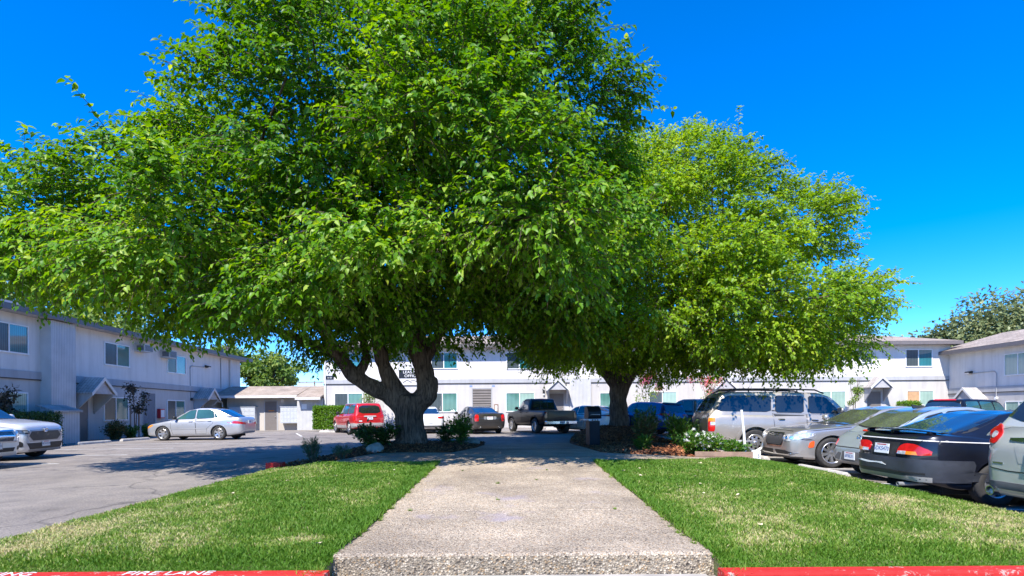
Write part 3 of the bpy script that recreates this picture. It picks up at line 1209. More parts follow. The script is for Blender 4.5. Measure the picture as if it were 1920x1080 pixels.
def ac_unit(parent, u, z0, w=.72, h=.44, d=.5):
    mb = MB()
    mb.box(u, u + w, -d, .01, z0, z0 + h)
    a = mb.build('air_conditioner', M['ac'], parent, bevel=.012)
    mb = MB()
    mb.box(u + .05, u + w - .05, -d - .012, -d + .004, z0 + .05, z0 + h - .05)
    mb.build('vent_grille', M['grille'], a)
    mb = MB()
    mb.box(u - .008, u + .004, -d + .05, -.12, z0 + .08, z0 + h - .08)
    mb.build('side_grille', M['grille'], a)
    return a


# ---- back building: facade at Y=40, x from -13.4 to 31.2
B0 = -13.43
bg0 = .55
back = thing('apartment_building', 'long two storey white and grey apartment block across the back of the car park', 'building', (B0, 40, bg0))
bz = lambda z: z - bg0
bu = lambda x: x - B0
zb_belt0, zb_belt1 = bz(3.52), bz(3.80)
wall_block(back, 0, bu(31.35), 9, -.4, zb_belt0, bz(6.02))
belt(back, -.02, bu(31.3), zb_belt0, zb_belt1)
hip_roof(back, 0, bu(31.0), 9, bz(6.0), 1.25, .72)
for (x0, x1, z0, z1, p) in (
        (-12.68, -10.63, 1.45, 2.87, ('pane_screen', 'pane_blind')),
        (-5.95, -3.89, 1.45, 2.85, ('pane_screen', 'pane_blind')),
        (-.45, 1.64, 1.45, 2.83, ('pane_blind', 'pane_pale')),
        (6.25, 8.2, 1.45, 2.78, ('pane_blind', 'pane_blind')),
        (9.76, 11.81, 1.45, 2.83, ('pane_screen', 'pane_pale')),
        (21.8, 23.85, 1.45, 2.79, ('pane_pale', 'pane_pale')),
        (28.16, 30.13, 1.5, 2.78, ('pane_wood', 'pane_pale')),
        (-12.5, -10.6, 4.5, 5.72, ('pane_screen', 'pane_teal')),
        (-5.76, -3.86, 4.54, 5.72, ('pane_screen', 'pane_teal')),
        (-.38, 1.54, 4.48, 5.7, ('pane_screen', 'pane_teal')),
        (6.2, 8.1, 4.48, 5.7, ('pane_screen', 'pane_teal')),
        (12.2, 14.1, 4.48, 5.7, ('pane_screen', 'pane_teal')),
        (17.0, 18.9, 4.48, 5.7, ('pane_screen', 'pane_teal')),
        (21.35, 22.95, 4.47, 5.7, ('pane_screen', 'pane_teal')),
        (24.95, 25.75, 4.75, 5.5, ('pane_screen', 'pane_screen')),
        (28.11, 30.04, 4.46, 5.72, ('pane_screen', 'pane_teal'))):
    window(back, bu(x0), bz(z0), bz(z1), x1 - x0, p)
for x in (2.41, 14.15, 25.05):
    canopy(back, bu(x), 1.62, bz(2.95), bz(3.68), .95)
    door(back, bu(x) + .30, .98, bz(.62), bz(2.72))
# louvred service opening with wooden side trim
mb = MB()
mb.box(bu(-2.8), bu(-1.48), -.02, .01, bz(.6), bz(3.1))
lv = mb.build('louvre_gate', M['louvre'], back)
mb = MB()
for a, b in ((-2.86, -2.8), (-1.48, -1.42)):
    mb.box(bu(a), bu(b), -.035, .01, bz(.6), bz(3.16))
mb.box(bu(-2.8), bu(-1.48), -.035, .01, bz(3.1), bz(3.16))
mb.build('frame', M['belt'], lv)
for x in (-2.92, -1.32):
    mb = MB()
    mb.box(bu(x) - .1, bu(x) + .1, -.015, .005, bz(3.24), bz(3.36))
    mb.build('number_plate', M['sign_blue'], back)
mb = MB()
mb.box(bu(-1.28), bu(-.98), -.05, .005, bz(1.45), bz(2.0))
nb = mb.build('notice_board', M['timber'], back)
mb = MB()
mb.box(bu(-1.21), bu(-1.05), -.058, -.051, bz(1.52), bz(1.9))
mb.build('notice', M['trim'], nb)
mb = MB()
mb.box(bu(4.13), bu(5.64), -.09, .01, bz(.3), bz(3.72))
mb.build('siding_panel', M['siding'], back)
pipe(back, [(bu(2.26), -.03, bz(3.5)), (bu(2.26), -.03, bz(5.3)), (bu(2.6), -.03, bz(5.42)), (bu(4.5), -.03, bz(5.42))], .018)
mb = MB()
mb.box(bu(2.2), bu(2.34), -.12, .0, bz(2.72), bz(3.0))
lp = mb.build('porch_lamp', M['black_plastic'], back, bevel=.01)
mb = MB()
mb.box(bu(2.215), bu(2.325), -.125, -.02, bz(2.62), bz(2.715))
mb.build('lamp_glass', M['trim'], lp)
pipe(back, [(bu(-13.3), -.06, bz(5.95)), (bu(-13.3), -.06, bz(.4))], .04, 'trim', 'downpipe')
ac_unit(back, bu(28.35), bz(1.36), .8, .42, .45)

# signs on the back building: things of their own
def sign_board(x0, x1, z0, z1, y, mat, name, label):
    t = thing(name, label, 'sign', ((x0 + x1) / 2, y, z0))
    mb = MB()
    w = (x1 - x0) / 2
    mb.box(-w, w, -.03, 0, 0, z1 - z0)
    mb.build('board', mat, t, bevel=.004)
    return t


s = sign_board(-8.06, -6.3, 3.90, 4.48, 39.995, M['black_sign'], 'leasing_sign', 'black leasing office sign with white capitals above the tree fork')
text_obj('lettering', 'LEASING', .27, M['white_paint'], s, (0, -.032, .42), (R(90), 0, 0), .003, sx=1.12)
text_obj('lettering', 'OFFICE', .27, M['white_paint'], s, (0, -.032, .15), (R(90), 0, 0), .003, sx=1.12)
s = sign_board(-8.10, -6.26, 4.483, 4.92, 39.995, M['canopy_white'], 'name_sign', 'pale property name sign mounted on top of the black leasing sign')
text_obj('lettering', 'SUTTER', .17, M['dark_metal'], s, (-.25, -.032, .29), (R(90), 0, 0), .003)
mb = MB()
mb.tube([(-.1, -.034, .10), (.1, -.034, .15), (.3, -.034, .11), (.6, -.034, .16)], .012, 6)
mb.build('flourish', M['dark_metal'], s)
s = sign_board(-8.0, -6.4, 3.40, 3.86, 39.94, M['canopy_white'], 'house_emblem_sign', 'pale sign with a black roof outline under the leasing sign')
mb = MB()
mb.tube([(-.55, -.034, .18), (-.25, -.034, .36), (.05, -.034, .18)], .022, 6)
mb.tube([(.0, -.034, .30), (.2, -.034, .34), (.5, -.034, .22)], .016, 6)
mb.build('emblem', M['black_plastic'], s)
s = sign_board(-13.24, -12.76, 4.12, 4.75, 39.995, M['trim'], 'building_number_sign', 'white building number sign reading 2 at the corner of the back block')
text_obj('lettering', '2', .52, M['black_plastic'], s, (0, -.032, .31), (R(90), 0, 0), .003)
s = sign_board(-13.28, -12.72, 3.85, 4.08, 39.995, M['black_sign'], 'unit_range_sign', 'small black unit number sign under the white building number')
text_obj('lettering', '6-10', .16, M['white_paint'], s, (0, -.032, .115), (R(90), 0, 0), .003)

# ---- left wing
lang = R(90 + 3.262)
lg = .13
left = thing('apartment_building', 'two storey grey apartment wing in shade on the left with air conditioners', 'building', (-19.07 - .057 * 20, 20, lg), lang)
lz = lambda z: z - lg
wall_block(left, -6.5, 24.6, 9, -.3, lz(3.0), lz(5.62))
belt(left, -6.5, 4.3, lz(2.98), lz(3.30))
belt(left, 5.8, 24.58, lz(2.96), lz(3.28))
hip_roof(left, -6.5, 24.6, 9, lz(5.6), 1.2, .72, mat='shingle_l')
# the raised pale roof coping at the near end
mb = MB()
mb.box(-7.0, 4.7, .9, 5.0, lz(5.9), lz(6.32), 0)
mb.box(4.7, 7.0, 1.2, 5.0, lz(5.9), lz(6.22), 1)
mb.build('roof_parapet', [M['canopy_white'], M['metal']], left)
mb = MB()
mb.box(4.3, 5.8, -.45, .01, -.2, lz(5.58))
mb.build('siding_panel', M['siding'], left)
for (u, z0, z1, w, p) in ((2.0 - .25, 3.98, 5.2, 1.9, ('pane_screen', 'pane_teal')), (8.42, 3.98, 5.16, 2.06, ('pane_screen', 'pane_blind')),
                          (14.15, 3.98, 5.14, 2.15, ('pane_screen', 'pane_teal')), (1.75, 1.1, 2.4, 1.85, ('pane_screen', 'pane_pale')),
                          (8.36, 1.12, 2.36, 1.98, ('pane_screen', 'pane_blind')), (14.1, 1.08, 2.32, 2.05, ('pane_screen', 'pane_blind'))):
    window(left, u, lz(z0), lz(z1), w, p)
door(left, 6.3, .9, lz(.18), lz(2.36))
canopy(left, 6.05, 1.75, lz(2.42), lz(3.15), 1.0)
door(left, 17.45, .95, lz(.2), lz(2.3))
canopy(left, 17.2, 1.75, lz(2.4), lz(3.1), 1.0)
# breezeway: flat panel painted dark for the shade inside, framed by trim
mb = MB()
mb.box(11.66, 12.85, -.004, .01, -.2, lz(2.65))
mb.build('breezeway_shade_panel', mat_plain('breezeway_shade', (.20, .21, .23), .9), left)
mb = MB()
for a, b in ((11.6, 11.66), (12.85, 12.92)):
    mb.box(a, b, -.03, .01, -.2, lz(2.7))
mb.box(11.66, 12.85, -.03, .01, lz(2.65), lz(2.7))
mb.build('breezeway_trim', M['wall_low'], left)
ac_unit(left, 10.95, lz(4.92), .8, .42, .55)
ac_unit(left, 13.45, lz(4.82), .8, .46, .55)
wall_lamp(left, 19.0, lz(4.72))
pipe(left, [(18.85, -.03, lz(4.68)), (17.0, -.03, lz(4.62)), (16.85, -.03, lz(4.5)), (16.85, -.03, lz(3.3))], .022)
pipe(left, [(16.9, -.03, lz(2.9)), (16.9, -.03, lz(2.4))], .022)
mb = MB()
mb.lathe([(.02, -.12), (.09, -.12), (.10, -.02), (.02, 0)], 'y', 12, (16.95, 0, lz(2.42)))
mb.build('porch_lamp', M['dark_metal'], left)
pipe(left, [(22.7, -.09, lz(5.55)), (22.7, -.09, lz(3.0))], .11, 'wall_up', 'flue_pipe')
pipe(left, [(21.2, -.04, lz(5.55)), (21.2, -.04, lz(3.3))], .03)
mb = MB()
mb.lathe([(.0, 0), (.14, 0), (.14, .45), (.19, .46), (.19, .62), (.0, .64)], 'z', 14, (22.7, 0.1, lz(5.95)))
mb.build('roof_vent', M['fascia'], left, smooth='auto')
for u in (1.0, 21.4):
    pass
# utility shed at the foot of the panel
mb = MB()
mb.box(3.5, 5.05, -1.12, -.46, -.2, lz(1.55))

sh = mb.build('utility_shed', M['siding'], left)
mb = MB()
mb.prism([(-1.22, lz(1.56)), (-.455, lz(1.80)), (-.455, lz(1.88)), (-1.22, lz(1.64))], 'x', 3.42, 5.12)
mb.build('shed_roof', M['canopy_roof'], sh)
# dish on the roof edge
mb = MB()
prof = [(.0, 0), (.12, .015), (.22, .05), (.28, .09)]
mb.lathe(prof, 'y', 16, (20.2, -.65, lz(5.95)))
mb.tube([(20.2, -.62, lz(5.95)), (20.2, -.55, lz(5.8))], .02, 6)
tag(mb.build('satellite_dish', M['grey_plastic'], None, smooth='auto'), 'small round dish on the roof edge of the left wing', 'satellite dish')
dish = bpy.data.objects['satellite_dish']
dish.matrix_world = Matrix.Translation((-19.07 - .057 * 20, 20, lg)) @ Matrix.Rotation(lang, 4, 'Z')
# fire cabinet
fc = thing('fire_cabinet', 'red fire extinguisher cabinet on the left wing beside the breezeway', 'fire cabinet', (0, 0, 0))
fc.matrix_world = Matrix.Translation((-19.07 - .057 * 20, 20, lg)) @ Matrix.Rotation(lang, 4, 'Z') @ Matrix.Translation((13.3, 0, lz(1.2)))
mb = MB()
mb.box(-.23, .23, -.2, -.002, 0, .56)
mb.build('cabinet_body', mat_plain('cabinet_red', (.5, .02, .03), .4), fc, bevel=.01)
mb = MB()
mb.box(-.18, .18, -.212, -.201, .06, .5)
mb.build('cabinet_window', M['trim'], fc)

# ---- right wing
rg = -.45
right = thing('apartment_building', 'grey apartment wing on the far right with a wall lamp above its entrance canopy', 'building', (31.2, 40, rg), R(-90))
rz_ = lambda z: z - rg
wall_block(right, .004, 32, 9, -.4, rz_(2.55), rz_(5.32), 'wall_low', 'wall_up')
belt(right, .004, 32, rz_(2.52), rz_(2.88))
hip_roof(right, .0, 32, 9, rz_(5.27), 1.45, .72, hips=(False, True))
for (u, z0, z1, w, p) in ((4.55, 3.5, 4.88, 2.0, ('pane_pale', 'pane_pale')), (4.6, .6, 1.9, 2.0, ('pane_pale', 'pane_pale')), (9, 3.5, 4.88, 2.0, ('pane_screen', 'pane_blind')), (9, .6, 1.9, 2.0, ('pane_screen', 'pane_blind'))):
    window(right, u, rz_(z0), rz_(z1), w, p)
canopy(right, 1.6, 1.75, rz_(2.0), rz_(2.78), 1.0)
door(right, 2.0, .95, rz_(-.4), rz_(1.75))
wall_lamp(right, 1.95, rz_(3.9))
pipe(right, [(2.2, -.03, rz_(3.84)), (3.85, -.03, rz_(3.86)), (4.0, -.03, rz_(3.7)), (4.0, -.07, rz_(2.2))], .022)
mb = MB()
mb.lathe([(.0, -.14), (.09, -.14), (.10, -.02), (.0, 0)], 'y', 12, (4.0, 0, rz_(2.1)))
mb.build('porch_lamp', M['trim'], right)

# ---- mail room between left wing and back building
mg = .14
mail = thing('mail_room_building', 'low beige mail room with shingled roof between left wing and back block', 'building', (-21.6, 40.5, mg))
mz = lambda z: z - mg
mb = MB()
mb.box(1.0, 8.15, 0, 6, -.3, mz(2.62))
mb.build('wall', M['wall_mail'], mail)
mb = MB()
# gable roof, ridge along x, front slope visible
zr, ze = mz(3.40), mz(2.63)
mb.prism([(-.75, ze), (2.3, zr), (5.6, ze + .1), (5.6, ze + .22), (2.3, zr + .12), (-.75, ze + .12)], 'x', -.2, 6.35)
mb.prism([(-1.15, ze - .16), (2.3, zr + .004), (2.3, zr + .124), (-1.15, ze - .04)], 'x', 6.36, 8.14)
mb.build('roof', M['shingle'], mail)
mb = MB()
mb.box(-.2, 6.35, -.80, -.756, ze - .08, ze + .10)
mb.box(6.36, 8.14, -1.2, -1.156, ze - .24, ze - .06)
mb.build('fascia', M['canopy_white'], mail)
mb = MB()
mb.box(6.30, 8.14, -.62, -.004, -.3, ze - .12)
mb.build('siding_panel', M['siding'], mail)
mb = MB()
mb.box(6.62, 6.98, -.632, -.621, mz(1.72), mz(2.1))
mb.build('notice', M['trim'], mail)
door(mail, 3.75, .85, mz(.2), mz(2.32))
mb = MB()
mb.box(4.0, 4.4, -.02, -.0125, mz(1.6), mz(1.67))
mb.build('door_plate', M['amber'], mail)
mb = MB()
mb.box(4.95, 5.15, -.16, -.002, mz(2.24), mz(2.46))
mb.build('porch_lamp', M['canopy_white'], mail, bevel=.01)
pipe(mail, [(.05, -.72, ze - .02), (.05, -.7, ze - .14), (.7, -.1, ze - .36), (.7, -.06, ze - .7)], .05, 'trim', 'gutter_elbow')


def mailbox_cluster(x, z, w, h, label):
    t = thing('mailbox_cluster', label, 'mailboxes', (-21.6 + x, 40.5, z), 0, 'wall mounted mailbox clusters')
    mb = MB()
    d = .42
    mb.box(0, w, -d, -.002, 0, h)
    mb.box(-.03, w + .03, -d - .03, -.002, h + .001, h + .04)
    mb.build('cabinet', M['mailbox'], t, bevel=.008)
    for i in range(5):
        for j in range(4):
            mb = MB()
            a, b = .03 + i * (w - .06) / 5, .03 + (i + 1) * (w - .06) / 5
            e, f = .04 + j * (h - .08) / 4, .04 + (j + 1) * (h - .08) / 4
            mb.box(a + .012, b - .012, -d - .012, -d + .002, e + .012, f - .012, 0)
            mb.box(b - .09, b - .06, -d - .018, -d - .0125, (e + f) / 2 - .015, (e + f) / 2 + .015, 1)
            mb.build('mailbox_door', [M['mailbox'], M['mailbox_line']], t)
    return t


mailbox_cluster(1.35, .72, 1.85, 1.17, 'pale grey mailbox cluster between the silver sedan and the mail room door')
mailbox_cluster(5.02, .74, 1.24, 1.15, 'pale grey mailbox cluster on the hedge side of the mail room door')

# utility pole far behind
up = thing('utility_pole', 'distant wooden utility pole with crossarms above the mail room roof', 'utility pole', (-32.4, 92, .3))
mb = MB()
mb.tube([(0, 0, 0), (0, 0, 6.4)], [.16, .11], 8)
mb.build('pole', M['timber'], up, smooth='auto')
for z, w in ((6.15, 2.6), (5.2, 2.0)):
    mb = MB()
    mb.box(-w, w, -.22, -.12, z - .07, z + .07)
    for k in range(5):
        mb.box(-w + .15 + k * (w - .15) / 2 - .05, -w + .15 + k * (w - .15) / 2 + .05, -.2, -.14, z + .071, z + .22)
    mb.build('crossarm', M['timber'], up)
mb = MB()
for dz, dy in ((6.32, 0), (5.4, .1)):
    for side in (-1, 1):
        pts = [(-32.4 + side * 60 * k / 12, 91.8 + dy, .3 + dz - .5 * math.sin(math.pi * min(1, k / 12)) * 1.2) for k in range(13)]
        mb.tube(pts, .018, 4)
tag(mb.build('power_line', M['black_plastic']), 'thin black power lines crossing the sky behind the mail room', 'power line')

# ================================================================== TREES AND PLANTS
def unit(v):
    return v / (np.linalg.norm(v, axis=-1, keepdims=True) + 1e-9)


def leaf_verts(P, T, N, L, W, hero=False):
    """leaves at P with tip direction T, face normal N, length L, width W -> verts, tris, leaf count"""
    k = len(P)
    T = unit(T)
    S = unit(np.cross(T, N))
    N = np.cross(S, T)
    L = L[:, None]
    W = W[:, None]
    if hero:
        V = np.stack([P,
                      P + T * L * .33 - N * L * .03, P + T * L * .66 - N * L * .07,
                      P + T * L - N * L * .20,
                      P + T * L * .27 - S * W * .5 + N * W * .14, P + T * L * .62 - S * W * .36 + N * W * .08,
                      P + T * L * .27 + S * W * .5 + N * W * .14, P + T * L * .62 + S * W * .36 + N * W * .08], 1)
        tri = np.array([[0, 6, 1], [0, 1, 4], [1, 6, 7], [1, 7, 2], [1, 2, 5], [1, 5, 4], [2, 7, 3], [2, 3, 5]])
        nv = 8
    else:
        V = np.stack([P, P + T * L * .42 - N * L * .05, P + T * L - N * L * .15,
                      P + T * L * .36 - S * W * .5 + N * W * .12, P + T * L * .36 + S * W * .5 + N * W * .12], 1)
        tri = np.array([[0, 4, 1], [0, 1, 3], [1, 4, 2], [1, 2, 3]])
        nv = 5
    F = (np.arange(k)[:, None, None] * nv + tri[None]).reshape(-1, 3)
    return V.reshape(-1, 3), F, len(tri)


def leaves_mesh(name, P, T, N, L, W, mat, parent, tint, hero=False):
    V, F, t = leaf_verts(P, T, N, L, W, hero)
    return np_mesh(name, V, F, mat, parent, np.repeat(tint, t))


def twig_prisms(P0, P1, P2, r):
    """three-sided bent twigs"""
    k = len(P0)
    d = unit(P2 - P0)
    a = unit(np.cross(d, np.array([.3, .2, .93])))
    b = np.cross(d, a)
    V = []
    for (P, s) in ((P0, 1.0), (P1, .7), (P2, .3)):
        for j in range(3):
            th = 2 * np.pi * j / 3
            V.append(P + (a * np.cos(th) + b * np.sin(th)) * (r * s)[:, None])
    V = np.stack(V, 1)
    q = []
    for i in range(2):
        for j in range(3):
            j2 = (j + 1) % 3
            q.append([i * 3 + j, i * 3 + j2, i * 3 + 3 + j2, i * 3 + 3 + j])
    F = (np.arange(k)[:, None, None] * 9 + np.array(q)[None]).reshape(-1, 4)
    return V.reshape(-1, 3), F


def sprays(P, D, length, K, leaf, droop=.35):
    """twigs at P heading D, K leaves on each; returns leaf arrays and twig arrays"""
    n = len(P)
    D = unit(D)
    ln = length[:, None]
    ks = (np.arange(K) + .6) / K
    P1 = P + D * ln * .5 - np.array([0, 0, 1.]) * (droop * .25 * ln)
    P2 = P + D * ln - np.array([0, 0, 1.]) * (droop * ln)
    t = ks[None, :, None]
    LP = P[:, None] + D[:, None] * ln[:, None] * t - np.array([0, 0, 1.]) * (droop * ln[:, None] * t ** 2)
    LP = LP + rng.standard_normal(LP.shape) * .02
    tang = D[:, None] - np.array([0, 0, 1.]) * 2 * droop * t
    side = unit(np.cross(D, np.array([0, 0, 1.])) + 1e-4)
    sgn = np.where(np.arange(K) % 2 == 0, 1, -1)[None, :, None]
    T = tang * .65 + side[:, None] * sgn * .75 + rng.standard_normal(LP.shape) * .34
    T[..., 2] -= .32
    N = np.array([-.10, -.30, 1.]) + rng.standard_normal(LP.shape) * .42 + D[:, None] * .25
    L = leaf * (.6 + .6 * rng.random((n, K)))
    return LP.reshape(-1, 3), T.reshape(-1, 3), N.reshape(-1, 3), L.reshape(-1), (P, P1, P2)


class Crown:
    def __init__(self, ells, zmin, seed):
        self.e = [(np.array(c, float), np.array(r, float)) for c, r in ells]
        self.zmin = zmin
        self.r = np.random.default_rng(seed)

    def inside(self, P, s=1.0):
        m = np.zeros(len(P), bool)
        for c, r in self.e:
            m |= (((P - c) / (r * s)) ** 2).sum(1) < 1
        return m

    def surface(self, n, s=1.0):
        """random points on the union's outside, with outward normals"""
        areas = np.array([np.prod(r) ** (2 / 3) for c, r in self.e])
        out_p, out_n = [], []
        for (c, r), a in zip(self.e, areas):
            k = int(n * a / areas.sum()) + 1
            d = unit(self.r.standard_normal((k, 3)))
            p = c + d * r * s
            nn = unit(d / r)
            ok = np.ones(k, bool)
            for c2, r2 in self.e:
                if c2 is c:
                    continue
                ok &= (((p - c2) / (r2 * s)) ** 2).sum(1) > .97
            out_p.append(p[ok])
            out_n.append(nn[ok])
        return np.concatenate(out_p), np.concatenate(out_n)


def poisson_pick(P, dmin, order):
    keep = []
    cell = {}
    for i in order:
        p = P[i]
        key = tuple((p // dmin).astype(int))
        ok = True
        for dx in (-1, 0, 1):
            for dy in (-1, 0, 1):
                for dz in (-1, 0, 1):
                    for j in cell.get((key[0] + dx, key[1] + dy, key[2] + dz), ()):
                        if ((P[j] - p) ** 2).sum() < dmin * dmin:
                            ok = False
                            break
                    if not ok:
                        break
                if not ok:
                    break
            if not ok:
                break
        if ok:
            keep.append(i)
            cell.setdefault(key, []).append(i)
    return np.array(keep)


def voxel_merge(mb, name, voxel, mat, parent, bump, bump_scale, smooth_it=3):
    """union of the tubes by voxel remesh, then a lumpy bark displacement"""
    tmp = mb.build(name + '_raw', mat)
    md = tmp.modifiers.new('r', 'REMESH')
    md.mode = 'VOXEL'
    md.voxel_size = voxel
    sm = tmp.modifiers.new('s', 'SMOOTH')
    sm.iterations = smooth_it
    dg = bpy.context.evaluated_depsgraph_get()
    me = bpy.data.meshes.new_from_object(tmp.evaluated_get(dg))
    bpy.data.objects.remove(tmp)
    me.name = name
    n = len(me.vertices)
    co = np.zeros(n * 3)
    no = np.zeros(n * 3)
    me.vertices.foreach_get('co', co)
    me.vertices.foreach_get('normal', no)
    co, no = co.reshape(-1, 3), no.reshape(-1, 3)
    ang = np.arctan2(co[:, 1], co[:, 0])
    d = (vnoise(co[:, 0] + co[:, 1] * .7, co[:, 2], 21, bump_scale) - .5) * 1.6 + (vnoise(ang * .9, co[:, 2] * .28, 22, bump_scale * .28) - .5) * .8
    co = co + no * (d * bump)[:, None]
    me.vertices.foreach_set('co', co.ravel())
    me.polygons.foreach_set('use_smooth', [True] * len(me.polygons))
    me.materials.clear()
    me.materials.append(mat)
    me.update()
    return link(bpy.data.objects.new(name, me), parent)


def curve_pts(pts, k=6):
    """Catmull-Rom through (x,y,z,r)"""
    P = [np.array(p, float) for p in pts]
    P = [2 * P[0] - P[1]] + P + [2 * P[-1] - P[-2]]
    out = []
    for i in range(1, len(P) - 2):
        for j in range(k):
            t = j / k
            a, b, c, d = P[i - 1], P[i], P[i + 1], P[i + 2]
            out.append(.5 * ((2 * b) + (-a + c) * t + (2 * a - 5 * b + 4 * c - d) * t * t + (-a + 3 * b - 3 * c + d) * t ** 3))
    out.append(P[-2])
    return out


def limb(mb, pts, n=10, k=6):
    q = curve_pts(pts, k)
    mb.tube([p[:3] for p in q], [max(p[3], .012) for p in q], n)
    return q


def big_tree(base, label, trunk_limbs, ells, zmin, seed, leaf, mats, n_surf, lump_d, lump_r, per_lump, hero, shoots, voxel=.045, K=13):
    t = thing('mulberry_tree', label, 'tree', tuple(base), group='shade trees on the island')
    bx = np.array(base, float)
    mb = MB()
    ends = []
    for pts in trunk_limbs:
        limb(mb, pts, 12)
        ends.append(np.array(pts[-1]))
    voxel_merge(mb, 'trunk', voxel, M['bark'], t, .05, .28)
    cr = Crown([(np.array(c) - bx, r) for c, r in ells], zmin, seed)
    P, Nn = cr.surface(n_surf)
    zm = zmin(P + bx) - bx[2]
    ok = P[:, 2] > zm
    P, Nn = P[ok], Nn[ok]
    # hollows between the boughs: low spots of a slow 3D wave stay empty
    wv = np.sin(P[:, 0] * 1.15 + 1.3 * np.sin(P[:, 2] * .9)) + np.sin(P[:, 1] * 1.2 + P[:, 2] * .8 + 2.0) + np.sin(P[:, 2] * 1.7 - P[:, 0] * .7)
    keep = (wv > -.8) | (cr.r.random(len(P)) < .02)
    P, Nn = P[keep], Nn[keep]
    idx = poisson_pick(P, lump_d, cr.r.permutation(len(P)))
    C, CN = P[idx], Nn[idx]
    # underside layer: lumps inside the crown close to its floor
    lo = np.array([min(c[i] - r[i] for c, r in cr.e) for i in range(3)])
    hi = np.array([max(c[i] + r[i] for c, r in cr.e) for i in range(3)])
    Q = lo + (hi - lo) * cr.r.random((6000, 3))
    Q = Q[cr.inside(Q, .9)]
    zq = zmin(Q + bx) - bx[2]
    under = Q[(Q[:, 2] > zq) & (Q[:, 2] < zq + .8)]
    ui = poisson_pick(under, lump_d * 1.15, cr.r.permutation(len(under)))
    inner = Q[(Q[:, 2] > zq + .8)]
    ii = poisson_pick(inner, lump_d * 1.14, cr.r.permutation(len(inner)))
    C = np.concatenate([C, under[ui], inner[ii]])
    CN = np.concatenate([CN, np.tile([[0, 0, -.4]], (len(ui), 1)), np.zeros((len(ii), 3))])
    rad = lump_r * (.55 + .9 * cr.r.random(len(C)))
    # branches: limb ends to lumps, each bending up then out
    mb = MB()
    starts = [np.array(e[:3]) for e in ends]
    srad = [e[3] for e in ends]
    subs = []
    for i in range(0, len(C), 2):
        c = C[i]
        d = [np.linalg.norm(c - s) for s in starts]
        j = int(np.argmin(d))
        s = starts[j]
        mid = s + (c - s) * .5 + np.array([0, 0, .12 * d[j]]) + cr.r.standard_normal(3) * .25
        r0 = min(srad[j] * .55, .02 + .018 * d[j])
        q = curve_pts([(*s, r0), (*mid, r0 * .6), (*c, .018)], 5)
        mb.tube([p[:3] for p in q], [max(p[3], .012) for p in q], 6)
        subs.append(mid)
    mb.build('branch', M['bark'], t, smooth=True)
    # sprays over the lumps
    n = per_lump
    big = np.repeat(np.arange(len(C)), (n * (rad / lump_r) ** 2).astype(int))
    D = unit(cr.r.standard_normal((len(big), 3)) + CN[big] * .85)
    S = C[big] + D * rad[big][:, None] * (cr.r.random((len(big), 1)) ** .45) * np.array([1.12, 1.12, .62])
    D2 = D * np.array([.9, .9, .5]) + CN[big] * np.array([.6, .6, .4]) + cr.r.standard_normal(D.shape) * .3 + np.array([0, 0, .12])
    ln = .38 + .42 * cr.r.random(len(big))
    lump_tint = cr.r.random(len(C)) * .34
    LP, T, N, L, (A, B, E) = sprays(S, D2, ln, K, leaf, .26)
    tint = np.repeat(lump_tint[big], K) + .16 * cr.r.standard_normal(len(LP)) + .25
    # long shoots that break the outline
    if shoots:
        si = cr.r.choice(np.where(CN[:len(idx), 2] > .12)[0], shoots)
        SP = C[si] + CN[si] * rad[si][:, None] * .45 + cr.r.standard_normal((shoots, 3)) * .22
        SD = CN[si] * 1.0 + cr.r.standard_normal((shoots, 3)) * .35 + np.array([0, 0, .18])
        sl = .7 + .5 * cr.r.random(shoots)
        LP2, T2, N2, L2, (A2, B2, E2) = sprays(SP, SD, sl, 24, leaf * 1.12, .22)
        LP, T, N, L = (np.concatenate(x) for x in ((LP, LP2), (T, T2), (N, N2), (L, L2)))
        tint = np.concatenate([tint, .5 + .2 * cr.r.standard_normal(len(LP2))])
        A, B, E = (np.concatenate(x) for x in ((A, A2), (B, B2), (E, E2)))
    W = L * (.56 + .12 * cr.r.random(len(L)))
    leaves_mesh('crown', LP, T, N, L, W, mats[0], t, np.clip(tint, 0, 1), hero)
    tr_ = .006 + .004 * cr.r.random(len(A))
    if shoots:
        tr_[-shoots:] = .008
    V, F = twig_prisms(A, B, E, tr_)
    np_mesh('twigs', V, F, M['bark_pale'], t)
    print(label[:20], 'lumps', len(C), 'leaves', len(LP))
    return t


M['leaf_l'] = mat_leaf('mulberry_leaf', (.026, .105, .004), (.12, .275, .006), (.42, .52, .07), .42, .45)
M['leaf_r'] = mat_leaf('mulberry_leaf_yellow', (.06, .17, .004), (.225, .37, .008), (.48, .56, .05), .45, .45)

